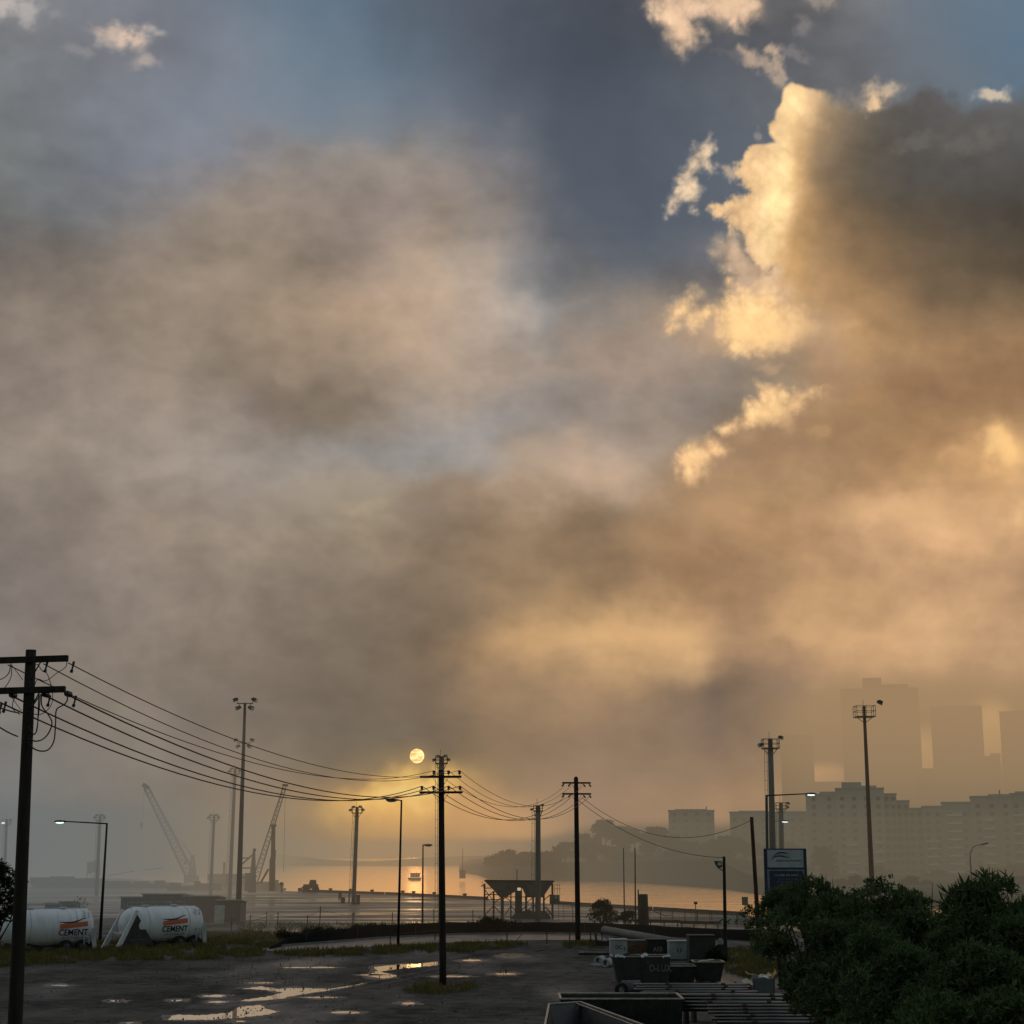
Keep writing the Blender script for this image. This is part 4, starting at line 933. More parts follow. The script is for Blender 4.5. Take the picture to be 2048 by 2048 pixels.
def tanker(loc, rz, Lh, tx, label, fairing=True):
    root = thing('cement_tanker', label, 'cement tanker', loc, rz, None)
    r, zc = 1.27, 1.80
    pr = [(-Lh - .05, 0), (-Lh, .55), (-Lh + .25, .95), (-Lh + .6, 1.18), (-Lh + .95, r), (0, r), (Lh - .35, r), (Lh - .12, 1.16), (Lh + .05, .8), (Lh + .1, .35), (Lh + .11, 0)]
    body = MB().lathe(pr, 40, Matrix.Translation((0, 0, zc))).build('tank', M_WHITE, root, True)
    hp = MB()
    for x in (-Lh * .45, .1, Lh * .5): hp.lathe([(0, .95), (.5, .35), (.7, .22), (.72, 0)], 16, Matrix.Translation((x, 0, zc - .95)) @ Matrix.Rotation(math.pi / 2, 4, 'Y'))
    hp.build('discharge_cone', M_WHITE2, root, True)
    for x in (-Lh * .4, Lh * .35):
        MB().lathe([(0, .28), (.12, .28), (.16, .2), (.17, 0)], 14, Matrix.Translation((x, 0, zc + r - .03)) @ Matrix.Rotation(-math.pi / 2, 4, 'Y')).build('hatch', M_WHITE2, root)
    for x in (-Lh * .45, Lh * .6): MB().lathe([(-.03, r), (-.02, r + .006), (.02, r + .006), (.03, r)], 40, Matrix.Translation((x, 0, zc))).build('weld_seam', M_WHITE2, root, True)
    for s in (-1, 1): MB().bar((-Lh * .62, s * .6, .7), (-Lh * .62, s * .6, .08), .12).box((-Lh * .62, s * .6, .04), (.3, .3, .06)).build('landing_leg', M_DARKSTEEL, root)
    MB().tube([(-Lh * .5, -1.0, .75), (-Lh * .2, -1.12, .58), (.2, -1.08, .66), (Lh * .3, -1.12, .60), (Lh * .45, -1.0, .8)], .06, 8).build('hose', M_RUBBER, root, True)
    ld = MB()
    for s in (0, .35): ld.bar((Lh - .75 + s, -r * .55 - .28, zc + r * .9), (Lh - .75 + s, -r - .12, .7), .04)
    for i in range(7): t = (i + .5) / 7; ld.bar((Lh - .75, -r * .55 - .28 - (r * .45 - .16) * t, zc + r * .9 - (zc + r * .9 - .7) * t), (Lh - .4, -r * .55 - .28 - (r * .45 - .16) * t, zc + r * .9 - (zc + r * .9 - .7) * t), .03)
    ld.build('ladder', M_WHITE2, root)
    cat_ = MB(); cat_.box((0, .45, zc + r + .02), (Lh * 1.5, .5, .05)); cat_.bar((-Lh * .75, .72, zc + r + .3), (Lh * .75, .72, zc + r + .3), .04)
    for i in range(5): cat_.bar((-Lh * .75 + i * Lh * .375, .72, zc + r - .1), (-Lh * .75 + i * Lh * .375, .72, zc + r + .3), .04)
    cat_.build('catwalk', M_WHITE2, root)
    ch = MB(); ch.box((.1, 0, .72), (2 * Lh, .9, .22)); ch.build('chassis', M_DARKSTEEL, root, bevel=.02)
    for x in (Lh - 1.9, Lh - .75):
        for s in (-1, 1):
            mx = Matrix.Translation((x, s * 1.0 - .14, .5)) @ Matrix.Rotation(math.pi / 2, 4, 'Z')
            wh = MB().lathe([(0, 0), (0, .42), (.03, .5), (.25, .5), (.28, .42), (.28, 0)], 22, mx).build('wheel', M_RUBBER, root, True)
            MB().lathe([(-.02, 0), (-.02, .26), (.02, .28)], 16, mx).build('rim', M_DARKSTEEL, wh, True)
    mg = MB(); mg.prism([(Lh - .35, zc - .2), (Lh + .10, zc + .1), (Lh + .22, .15), (Lh + .02, .15)], -1.2, -1.08); mg.prism([(Lh - .35, zc - .2), (Lh + .10, zc + .1), (Lh + .22, .15), (Lh + .02, .15)], 1.08, 1.2); mg.box((Lh + .12, 0, .55), (.08, 2.2, .5)); mg.build('rear_guard', M_WHITE2, root)
    if fairing:
        f = MB(); x1 = -Lh + .55
        f.prism([(x1, zc + 1.10), (x1 + .22, zc + 1.0), (x1 - 1.12, .05), (x1 - 1.55, .05)], -1.22, -1.08); f.prism([(x1, zc + 1.10), (x1 + .22, zc + 1.0), (x1 - 1.12, .05), (x1 - 1.55, .05)], 1.08, 1.22)
        f.box((x1 - .62, 0, 1.25), (.1, 2.2, .12)); f.build('front_frame', M_WHITE, root)
        g = MB(); g.prism([(x1 + .1, zc + .78), (x1 + 1.5, .45), (x1 - 1.0, .35)], -1.235, -1.16); g.build('front_panel', mat('dark end panel', (.05, .045, .042), .85, 0, .3, 2), root)  # flat dark triangle over the recess at the tank end
        g = MB(); g.box((x1 + .15, -1.0, .55), (1.3, .6, .6)); g.build('blower', M_DARKSTEEL, root, bevel=.05)
    sl = .085
    de = tank_strip(root, r, zc, tx - .95, tx + 1.0, lambda t: zc + .10 + sl * t * 2, .34, M_ORANGE, 'orange_bar')
    tank_strip(root, r, zc, tx - 1.0, tx + .92, lambda t: zc + .42 + sl * t * 2 - .13 * math.sin(math.pi * min(1, t * 1.15)) + .12 * max(0, t - .6), lambda t: .03 + .09 * math.sin(math.pi * t), M_NAVY, 'swoosh')
    lettering_on_tank(root, root, r, zc, tx + .02, 'CEMENT', 2.05, .44, zc - .38 + sl, M_NAVY)
    lettering_on_tank(root, root, r, zc, tx + .05, 'AUSTRALIA', 1.7, .20, zc - .74 + sl, M_FAINT)
    return root
t1a = G(398, 1888); t1b = G(232, 1899)
tc = (t1a + t1b) / 2; tanker((tc.x, tc.y, -.2), math.atan2(t1a.y - t1b.y, t1a.x - t1b.x) * .62 + .03, 3.05, .62, 'white cement tanker with a sloping dark front panel, the one nearer the grey shed')
t2a = G(186, 1897); t2b = G(0, 1909)
tc = (t2a + t2b) / 2; tanker((tc.x - .2, tc.y, -.2), math.atan2(t2a.y - t2b.y, t2a.x - t2b.x) * .5 + .02, 3.05, 1.55, 'white cement tanker at the left edge, partly hidden by the nearest power pole', False)

# ------------------------------------------------------------------ sheds behind the tankers
def shed(x0, x1, ytop, ybase, depth, label, m=M_SHED, over=.15, door=None, mono=.25):
    a = G(x0, ybase); b = G(x1, ybase); Y = (a.y + b.y) / 2; w_ = b.x - a.x; h = At(x0, ytop, Y).z
    root = thing('portable_shed', label, 'shed', ((a.x + b.x) / 2, Y, 0), 0)
    MB().prism([(0, 0), (depth, 0), (depth, h - mono), (0, h - .08)], -w_ / 2, w_ / 2, Matrix.Rotation(math.pi / 2, 4, 'Z')).build('wall', m, root)
    MB().prism([(-over, h - .05), (depth + over, h - mono - .05), (depth + over, h - mono + .05), (-over, h + .06)], -w_ / 2 - over, w_ / 2 + over, Matrix.Rotation(math.pi / 2, 4, 'Z')).build('roof', M_ROOF, root)
    for dx, dw, dh, mm in (door or []):
        MB().box((dx, -.04, dh / 2 + .02), (dw, .06, dh)).build('door', mm, root)
    return root
G_SH = mat('greenish shed cladding', (.055, .065, .055), .8, 0, .25, .8)
B_SH = mat('brown grey shed cladding', (.095, .085, .078), .8, 0, .25, .8)
shed(240, 283, 1794, 1838, 4, 'small green-grey shed at the left end of the shed row', G_SH)
shed(283, 366, 1788, 1840, 5, 'long brown-grey shed directly behind the right hand tanker', B_SH)
shed(366, 435, 1792, 1842, 4.5, 'middle grey shed behind the small dark tree', M_SHED)
shed(433, 480, 1800, 1846, 3.5, 'low grey shed with a pale door beside the tallest mast', M_SHED, door=[(-.9, 1.0, 1.7, M_WHITE2)])
shed(88, 116, 1806, 1832, 3, 'small pale grey container behind the left tanker, left of a greenish one', M_PORTGREY)
shed(117, 146, 1803, 1832, 3, 'small greenish container behind the left tanker', G_SH)

# ------------------------------------------------------------------ fences
def post_fence(pts, tops, label, rails=(), wires=(), pr=.045, m=M_DARKSTEEL, mesh=None):
    b0 = G(*pts[0]); root = thing('wire_fence', label, 'fence', b0)
    P = []
    for (px, py), ht in zip(pts, tops):
        g = G(px, py) - b0; P.append((g, ht)); MB().tube([g, g + Vector((random.uniform(-.05, .05), 0, ht))], pr, 6).build('post', m, root)
    for fr in rails:
        r_ = MB()
        for (a, ha), (b, hb) in zip(P[:-1], P[1:]): r_.bar(a + Vector((0, -.05, ha * fr)), b + Vector((0, -.05, hb * fr)), .05)
        r_.build('rail', m, root)
    for fr in wires:
        r_ = MB()
        for (a, ha), (b, hb) in zip(P[:-1], P[1:]):
            q = [a.lerp(b, t) + Vector((0, -.05, (ha + (hb - ha) * t) * fr - .06 * math.sin(math.pi * t))) for t in (0, .25, .5, .75, 1)]; r_.tube(q, .014, 4, False)
        r_.build('wire', m, root)
    if mesh:
        r_ = MB()
        for (a, ha), (b, hb) in zip(P[:-1], P[1:]):
            n = max(2, int((b - a).length / mesh))
            for i in range(1, n): q = a.lerp(b, i / n); r_.bar(q + Vector((0, 0, .12)), q + Vector((0, 0, ha * .93)), .022)
        r_.build('infill', M_GALV, root)
    return root
post_fence([(12, 1898), (104, 1893), (286, 1882), (379, 1874), (462, 1864), (500, 1855), (533, 1850)], [1.3, 1.3, 1.25, 1.35, 1.15, 1.1, 1.25], 'leaning post and rail fence in front of the cement tankers', rails=(.55,), wires=(.9,))
post_fence([(555, 1858), (614, 1856), (639, 1858), (705, 1856), (784, 1853), (868, 1850), (946, 1850)], [1.5, 1.15, 2.0, 1.25, 1.3, 1.5, 1.4], 'broken line of thin fence posts along the back of the dark barrier', wires=(.85,))
post_fence([(780, 1888), (870, 1880), (1014, 1889), (1094, 1888), (1139, 1889), (1181, 1891), (1192, 1891), (1205, 1892)], [1.0, 1.0, 1.1, 1.0, .95, 1.1, 1.1, 1.0], 'low fence of thin dark posts along the near side of the wet road', wires=(.3, .75))
lb = G(1030, 1884); tag(MB().bar(lb, lb + Vector((.55, 0, .6)), .05).build('leaning_stake', M_DARKSTEEL), 'short dark stake leaning to the right beside the wet road', 'stake')

# long dark barrier behind the road
br = [G(x, y) for x, y in [(540, 1898), (575, 1890), (650, 1884), (760, 1874), (900, 1867), (1050, 1864), (1200, 1867), (1400, 1876), (1580, 1886)]]
hts = [.15, .55, .85, .95, .95, .85, .9, .8, .85]
root = thing('barrier', 'long low dark barrier curving along the far side of the wet road', 'barrier', br[0])
M_BAR = mat('dark shade cloth', (.009, .009, .0085), .95, 0, .35, 1.2, .15, .4, 5)
bb = MB(); n = 0
R_ = []
for (a, b, h0, h1) in zip(br[:-1], br[1:], hts[:-1], hts[1:]):
    k = max(2, int((b - a).length / 1.2))
    for i in range(k): t = i / k; R_.append((a.lerp(b, t) - br[0], h0 + (h1 - h0) * t + random.uniform(-.035, .035)))
vs = []; fs = []
for p, h in R_: vs += [(p.x, p.y - .25, -.02), (p.x, p.y - .12, h * .8), (p.x, p.y, h), (p.x, p.y + .25, -.02)]
for i in range(len(R_) - 1):
    for k in range(3): a = i * 4 + k; fs.append((a, a + 4, a + 5, a + 1))
bb.add(vs, fs); bb.build('panel', M_BAR, root)
for p, h in R_[::6]: MB().bar((p.x, p.y - .2, 0), (p.x, p.y - .16, h + .04), .07).build('post', M_DARKSTEEL, root)

# ------------------------------------------------------------------ hopper on the wharf
hb = G(1036, 1836); sc_h = F / (hb.y * .985); hx = lambda px: (px - 1036) / sc_h; hzz = lambda py: (1836 - py) / sc_h
root = thing('loading_hopper', 'grey twin funnel loading hopper on braced steel legs standing on the wharf', 'hopper', hb)
yd = 1.7
def funnel(x0, x1, xb0, xb1, zt, zb, nm='funnel'):
    mb = MB(); mb.add([(x0, -yd, zt), (x1, -yd, zt), (x1, yd, zt), (x0, yd, zt), (xb0, -.35, zb), (xb1, -.35, zb), (xb1, .35, zb), (xb0, .35, zb)], [(0, 1, 5, 4), (1, 2, 6, 5), (2, 3, 7, 6), (3, 0, 4, 7), (4, 5, 6, 7)])
    mb.build(nm, M_PORTGREY, root)
funnel(hx(972), hx(1038), hx(1000), hx(1010), hzz(1764.5), hzz(1796)); funnel(hx(1038), hx(1106), hx(1052), hx(1086), hzz(1764.5), hzz(1795))
f2 = MB(); f2.prism([(hx(971), hzz(1765)), (hx(1106), hzz(1766.5)), (hx(1090), hzz(1785)), (hx(1086), hzz(1794)), (hx(1052), hzz(1794)), (hx(1046), hzz(1778)), (hx(1033), hzz(1784)), (hx(1010), hzz(1795)), (hx(1003), hzz(1794)), (hx(992), hzz(1786))], -yd - .06, -yd); f2.build('front_plate', M_PORTGREY, root)
MB().bar((hx(970), -yd - .1, hzz(1764)), (hx(1107), -yd - .1, hzz(1765.5)), .14).bar((hx(970), yd, hzz(1764)), (hx(1107), yd, hzz(1765.5)), .14).build('rim', M_RUST, root)
for px, wd in [(970, .14), (988, .16), (1005, .32), (1022, .15), (1052, .22), (1066, .16), (1075, .26), (1087, .15), (1104, .15)]:
    top_ = {970: 1770, 988: 1785, 1104: 1770, 1087: 1784, 1022: 1788}.get(px, 1793)
    for s in (-1, 1): MB().bar((hx(px), s * yd * .9, 0), (hx(px), s * yd * .9, hzz(top_)), wd).build('leg', M_RUST if px in (970, 988) else M_PORTGREY, root)
for (ax, ay, bx_, by) in [(971, 1798, 988, 1784), (971, 1781, 986, 1800), (972, 1828, 988, 1812), (988, 1812, 1003, 1826), (990, 1806, 1003, 1796), (1006, 1800, 1020, 1790), (1020, 1802, 1008, 1793), (1010, 1830, 1022, 1812), (1022, 1812, 1034, 1824), (1036, 1826, 1052, 1812), (1053, 1806, 1065, 1796), (1066, 1812, 1053, 1822), (1066, 1808, 1076, 1824), (1088, 1800, 1100, 1790), (1088, 1814, 1104, 1832), (971, 1790, 1003, 1791), (971, 1800, 1003, 1800), (1003, 1795, 1087, 1795), (971, 1778, 984, 1778)]:
    MB().bar((hx(ax), -yd * .93, hzz(ay)), (hx(bx_), -yd * .93, hzz(by)), .09).build('brace', M_RUST if ax < 990 else M_DARKSTEEL, root)
MB().box((hx(1037), -yd * .5, hzz(1805)), (.75, 1.2, 2.6)).build('cabinet', M_PORTGREY, root, bevel=.03)
MB().box((hx(1038), -yd - .09, hzz(1780)), (.36, .05, .30)).build('pale_panel', mat_emit('glowing pale panel', (.62, .50, .33), .85), root)  # pale square panel given a warm glow of its own
MB().prism([(hx(1020), 0), (hx(1100), 0), (hx(1098), .35), (hx(1090), .75), (hx(1066), .62), (hx(1058), .9), (hx(1030), .45)], -yd - .5, yd * .4).build('plinth', mat('dusty plinth', (.10, .098, .09), .9, 0, .3, 2), root)
cb = MB(); cb.box((hx(1108), -yd * .6, hzz(1800)), (1.05, 1.2, .95)); cbo = cb.build('operator_cabin', M_PORTGREY, root)
for px in (1110, 1116): MB().box((hx(px), -yd * .6 - .62, hzz(1795)), (.20, .04, .36)).build('window', M_FAINT, cbo)
rl = MB(); 
for px in (1108, 1113, 1118): rl.bar((hx(px), -yd * .8, hzz(1790)), (hx(px), -yd * .8, hzz(1770)), .04)
for py in (1771, 1778): rl.bar((hx(1107), -yd * .8, hzz(py)), (hx(1119), -yd * .8, hzz(py + 2)), .04)
for px, py in ((966, 1765), (968, 1770)): rl.bar((hx(px), -yd, hzz(py + 8)), (hx(px), -yd, hzz(py)), .04)
rl.bar((hx(963), -yd, hzz(1774)), (hx(972), -yd, hzz(1773)), .1); rl.build('railing', M_RUST, root)
st_ = MB()
for i in range(7): st_.box((hx(1092 + i * 1.8), -yd - .3, hzz(1814 + i * 2.6)), (.12, .5, .04))
st_.bar((hx(1090), -yd - .5, hzz(1811)), (hx(1104), -yd - .5, hzz(1832)), .05); st_.build('stair', M_DARKSTEEL, root)
vp = At(1034, 1765, hb.y) - hb; MB().tube([(hx(1034), 0, hzz(1768)), (hx(1034), 0, hzz(1742))], .045, 6).build('vent_pipe', M_PORTGREY, root)

# red rail frame right of the hopper
fr = G(1146, 1846); s_ = F / (fr.y * .985); root = thing('safety_rail', 'thin reddish tubular rail frame between the hopper and the round-topped pole', 'rail', fr)
q = lambda px, py: ((px - 1146) / s_, 0, (1846 - py) / s_)
MB().tube([q(1118, 1808), q(1144, 1808), q(1145, 1812), q(1146, 1846)], .035, 6).build('tube', M_RUST, root)
MB().tube([q(1108, 1832), q(1180, 1834)], .03, 6).build('lower_tube', M_RUST, root)
for x in (1118, 1128): MB().tube([q(x, 1808), q(x, 1842)], .02, 5).build('upright', M_RUST, root)

# ------------------------------------------------------------------ quay edge timbers and bollards
M_KT = mat('kerb timber', (.035, .022, .017), .85, 0, .3, 2)
segs = [(605, 640), (643, 700), (705, 768), (772, 803), (807, 826), (829, 866), (870, 927), (932, 975), (1110, 1180), (1185, 1302), (1308, 1408), (1404, 1486)]
def quay_pt(px):
    for (x0, y0), (x1, y1) in zip(QUAY_PX[:-1], QUAY_PX[1:]):
        if x0 <= px <= x1: return G(px, y0 + (y1 - y0) * (px - x0) / (x1 - x0))
for a, b in segs:
    A, B = quay_pt(a), quay_pt(b); d = (B - A); A = A + Vector((0, -.5, 0)); B = B + Vector((0, -.5, 0)); c = (A + B) / 2
    mb = MB(); mb.bar(A - c + Vector((0, 0, .22)), B - c + Vector((0, 0, .22)), .35, .42); o = mb.build('kerb_timber', M_KT); o.location = c
    tag(o, 'dark kerb timber lying along the edge of the wharf against the bright water', 'kerb timber', 'kerb timbers along the quay edge')
bp0 = None
for px in (806, 828, 869, 930, 662, 702, 745):
    p = quay_pt(px) + Vector((0, -.9, 0))
    if bp0 is None:
        bp0 = MB().lathe([(0, .28), (.1, .22), (.45, .18), (.55, .34), (.72, .36), (.8, .2), (.81, 0)], 12, Matrix.Rotation(-math.pi / 2, 4, 'Y')).build('bollard', M_DARKSTEEL, None, True)
        bp0.location = p; tag(bp0, 'small dark mooring bollard standing on the edge of the wharf', 'bollard', 'mooring bollards on the quay edge')
    else: dup(bp0, p)
# small parked loader and odds on the wharf
tp = quay_pt(624) + Vector((0, -2, 0)); root = thing('wheel_loader', 'small dark wheel loader parked at the quay edge left of the lone wharf mast', 'loader', tp)
MB().box((0, 0, 1.0), (2.6, 1.6, .8)).prism([(-.3, 1.4), (1.0, 1.4), (.85, 2.2), (-.1, 2.2)], -.7, .7).build('body', M_RUST, root)
for x in (-.85, .9):
    for s in (-1, 1): MB().lathe([(0, 0), (0, .55), (.3, .55), (.3, 0)], 14, Matrix.Translation((x, s * .8, .55)) @ Matrix.Rotation(math.pi / 2, 4, 'Z')).build('wheel', M_RUBBER, root)
MB().bar((-1.2, 0, 1.1), (-1.9, 0, .5), .25).box((-2.0, 0, .45), (.5, 1.7, .6)).build('bucket', M_DARKSTEEL, root)
for px, py, h, nm, lb in [(680, 1795, .9, 'drum', 'small dark drum on the wharf left of the lone wharf mast'), (686, 1806, .8, 'drum', 'small dark drum nearer on the wharf, closest to the lone mast foot'), (716, 1808, 1.2, 'crate', 'small dark crate just right of the lone wharf mast foot'), (698, 1806, 1.4, 'post', 'short dark post on the wharf beside the lone mast')]:
    p = G(px, py); mb = MB()
    if nm == 'drum': mb.lathe([(0, 0), (0, .28), (h * .33, .28), (h * .35, .3), (h * .66, .28), (h, .28), (h, 0)], 12, Matrix.Rotation(-math.pi / 2, 4, 'Y'))
    elif nm == 'crate': mb.box((0, 0, h / 2), (.5, .5, h)); mb.box((0, 0, h), (.6, .6, .06)); mb.box((0, 0, .04), (.6, .6, .08))
    else: mb.tube([(0, 0, 0), (0, 0, h)], .1, 8); mb.box((0, 0, h), (.24, .24, .1))
    o = mb.build(nm, M_DARKSTEEL); o.location = p; tag(o, lb, nm)

# ------------------------------------------------------------------ lattice boom helper
def lattice(mb, a, b, w0, w1, n, r=.06, brace=.045):
    a = Vector(a); b = Vector(b); d = (b - a).normalized(); u = d.orthogonal().normalized()
    u = Vector((0, 1, 0)); u = (u - d * u.dot(d)).normalized(); v = d.cross(u); C = []
    for i in range(n + 1):
        t = i / n; w_ = (w0 + (w1 - w0) * t) / 2; p = a.lerp(b, t); C.append([p + u * w_ * s + v * w_ * k for s, k in ((1, 1), (1, -1), (-1, -1), (-1, 1))])
    for i in range(n):
        for k in range(4):
            mb.bar(C[i][k], C[i + 1][k], r * 2); mb.bar(C[i][k], C[i + 1][(k + 1) % 4], brace * 2); mb.bar(C[i][(k + 1) % 4], C[i + 1][k], brace * 2)
# big luffing crane
YC = 430.0
def L0(px, py, Y, base): return At(px, py, Y) - base
M_CRANE = mat('crane paint', (.08, .08, .078), .7, 0, .3, .5)
cb_ = At(386, 1770, YC); cb_.z = 0
root = thing('lattice_crane', 'large crane with a thick lattice boom leaning left through the haze', 'crane', cb_)
P = lambda px, py: L0(px, py, YC, cb_)
mb = MB(); lattice(mb, P(384, 1758), P(292, 1574), 2.3, 1.2, 22, .085, .055); mb.build('boom', M_CRANE, root)
mb = MB(); mb.bar(P(286, 1569), P(297, 1576), 1.1, 1.0); mb.build('boom_head', M_DARKSTEEL, root)
mb = MB(); lattice(mb, P(385, 1752), P(385, 1714), 1.7, .6, 8, .07, .05); mb.bar(P(381, 1713), P(389, 1713), .5); mb.build('a_frame', M_CRANE, root)
mb = MB(); mb.tube([P(385, 1713), P(340, 1660)], .05, 4); mb.tube([P(386, 1713), P(315, 1615)], .04, 4); mb.build('luffing_rope', M_WIRE, root)
MB().box(P(383, 1760) + Vector((0, 0, .2)), (3.4, 3, 1.9)).box(P(372, 1722), (.6, .6, 1.6), (0, .5, 0)).build('machinery_house', M_CRANE, root, bevel=.1)
mb = MB(); mb.lathe([(0, 0), (0, 1.1), (1.2, 1.0), (1.2, 0)], 16, Matrix.Translation((0, 0, 0)) @ Matrix.Rotation(-math.pi / 2, 4, 'Y')); mb.build('pedestal', M_CRANE, root)
hk = P(283, 1650); MB().tube([P(289, 1575), hk + Vector((0, 0, .5))], .05, 4).build('hoist_rope', M_WIRE, root)
MB().box(hk, (.5, .4, 1.0)).box(hk + Vector((0, 0, -.8)), (.25, .25, .8)).build('hook_block', M_DARKSTEEL, root)
# ship unloader tower out on the water at left
u0 = At(277, 1762, 420); u0.z = 0
root = thing('unloader_tower', 'squat blocky unloading tower in the mist left of the lattice crane', 'tower', u0)
P = lambda px, py: L0(px, py, 420, u0)
mb = MB(); mb.prism([(P(269, 0).x, P(0, 1748).z), (P(268, 0).x, P(0, 1724).z), (P(280, 0).x, P(0, 1723).z), (P(281, 0).x, P(0, 1720).z), (P(287, 0).x, P(0, 1720).z), (P(289, 0).x, P(0, 1750).z), (P(280, 0).x, P(0, 1742).z)], -1.2, 1.2); mb.build('hopper', M_CRANE, root)
for px in (267, 274, 281, 288): MB().bar((P(px, 0).x, 0, 0), (P(px, 0).x, 0, P(0, 1744).z), .2).build('leg', M_CRANE, root)
MB().bar(P(289, 1740), P(325, 1736), .18).bar(P(215, 1752), P(268, 1742), .2).build('conveyor', M_CRANE, root)
# barges / low stores along the wharf at left
def barge(x0, x1, yt, yb, dep, label, m=M_CRANE, nm='barge', bits=(), z0=0.0):
    a = G(x0, yb, z0); b = G(x1, yb, z0); Y = (a.y + b.y) / 2; h = At(x0, yt, Y).z - z0; w_ = b.x - a.x
    root = thing(nm, label, nm, ((a.x + b.x) / 2, Y, z0))
    MB().prism([(-w_ / 2 + .6, 0), (w_ / 2 - .6, 0), (w_ / 2, h * .6), (w_ / 2, h), (-w_ / 2, h), (-w_ / 2, h * .6)], 0, dep).build('hull', m, root)
    for (fx, fw, fh, fy) in bits: MB().box((fx * w_, fy, h + fh / 2), (fw, 1.5, fh)).build('deck_load', m, root)
    return root
barge(438, 558, 1767, 1786, 8, 'long low dark barge moored under the ship cranes', M_DARKSTEEL, bits=[(-.35, 2, .5, 2), (.2, 3, .4, 2), (.42, 1, .8, 3)], z0=-2.3)
barge(530, 568, 1777, 1785, 4, 'small flat work pontoon at the right end of the dark barge', M_DARKSTEEL, z0=-2.3, nm='pontoon')
barge(60, 200, 1762, 1775, 6, 'low heap of grey stores along the far left wharf', M_PORTGREY, 'stores', bits=[(-.4, 4, .7, 2), (-.1, 5, .9, 3), (.2, 3, .5, 2), (.4, 4, .6, 1)])
barge(200, 330, 1767, 1776, 6, 'low grey stack of stores between the unloading tower and the street lamp', M_PORTGREY, 'stores', bits=[(-.3, 6, .5, 2), (.1, 3, .4, 2), (.4, 2, .6, 1)])
barge(330, 440, 1772, 1780, 6, 'low dark stores at the foot of the big lattice crane', M_DARKSTEEL, 'stores', bits=[(-.35, 2, .6, 2), (.3, 4, .5, 2), (.05, 1, .9, 2)])
o = barge(415, 505, 1748, 1772, 5, 'boxy grey harbour building with one chimney behind the concrete masts', M_PORTGREY, 'harbour_building'); 
MB().tube([(-1.6, 1, .5), (-1.6, 1, 5.2)], .28, 10).build('chimney', M_PORTGREY, o); MB().box((1.8, 2, 2.1), (3.4, 2.0, 1.0)).build('roof_house', M_PORTGREY, o)
# crane ship mast
YM = 270.0; m0 = At(546, 1786, YM); m0.z = -.8
root = thing('mast_crane', 'yellowish column crane with side platforms and a thin raised boom', 'crane', m0); P = lambda px, py: L0(px, py, YM, m0)
M_YEL = mat('ochre crane paint', (.20, .135, .06), .7, 0, .25, .6)
MB().tube([P(544, 1782), P(545, 1720), P(546, 1712), P(547, 1652)], [.52, .48, .36, .32], 12).box(P(547, 1651), (.9, .7, .35)).build('column', M_YEL, root)
for py, x1 in ((1716, 556), (1736, 564), (1755, 562)): MB().box((P((538 + x1) / 2, 0).x, 0, P(0, py).z), ((x1 - 538) * YM / F, 1.0, .2)).build('side_platform', M_YEL, root)
MB().tube([P(550, 1720), P(551, 1700)], .09, 6).build('vent_post', M_YEL, root)
MB().bar(P(521, 1766), P(537, 1738), .28).build('strut', M_CRANE, root)
mb = MB(); lattice(mb, P(509, 1766), P(569, 1574), .95, .5, 22, .026, .017); mb.bar(P(565, 1570), P(576, 1571), .4); mb.build('boom', M_CRANE, root)
MB().tube([P(567, 1572), P(545, 1652)], .04, 4).tube([P(571, 1572), P(567, 1745)], .03, 4).build('rope', M_WIRE, root)
MB().tube([P(563, 1785), P(563, 1772)], .12, 6).box(P(563, 1768), (.5, .5, .55)).build('beacon', M_DARKSTEEL, root)
s0 = At(506, 1786, 285); s0.z = -.8; root = thing('deck_crane', 'small tapered deck crane with a short diagonal arm, left of the ochre column', 'crane', s0); P = lambda px, py: L0(px, py, 285, s0)
MB().tube([P(504, 1785), P(506, 1745), P(508, 1702)], [.75, .5, .22], 8).box(P(509, 1700), (.5, .4, .5)).build('tower', M_CRANE, root)
MB().bar(P(507, 1708), P(482, 1730), .25).build('arm', M_CRANE, root)
MB().box(P(500, 1764), (1.6, 1.2, 3.0)).build('house', M_CRANE, root)

# ------------------------------------------------------------------ boats and the beacon
b0 = At(830, 1738, 640); b0.z = -2.5; root = thing('ferry', 'small dark ferry out on the misty water under the sun', 'boat', b0); kk = 640 / F
MB().prism([(-2.4, 0), (2.2, 0), (2.6, .9), (-2.8, .9)], -1, 1).build('hull', M_DARKSTEEL, root)
MB().box((.1, 0, 1.7), (3.6, 1.8, 1.4)).build('cabin', M_DARKSTEEL, root); MB().box((.1, 0, 2.5), (4.2, 2, .18)).tube([(.5, 0, 2.5), (.5, 0, 3.6)], .06, 5).build('roof', M_DARKSTEEL, root)
for x in (-1.2, 0, 1.2): MB().box((x, -.93, 1.8), (.7, .04, .6)).build('window', M_FAINT, root)
YB = 600.0; b1 = At(925, 1742, YB); b1.z = -1.4; root = thing('beacon_mast', 'thin beacon mast on the tip of the low headland', 'beacon', b1)
MB().tube([(0, 0, 0), (0, 0, 10.5)], [.22, .08], 6).build('mast', M_DARKSTEEL, root); MB().box((0, 0, 1.3), (2.2, 2, 2.6)).prism([(-1.3, 2.6), (1.3, 2.6), (.0, 3.4)], -1, 1).build('hut', M_PORTGREY, root)
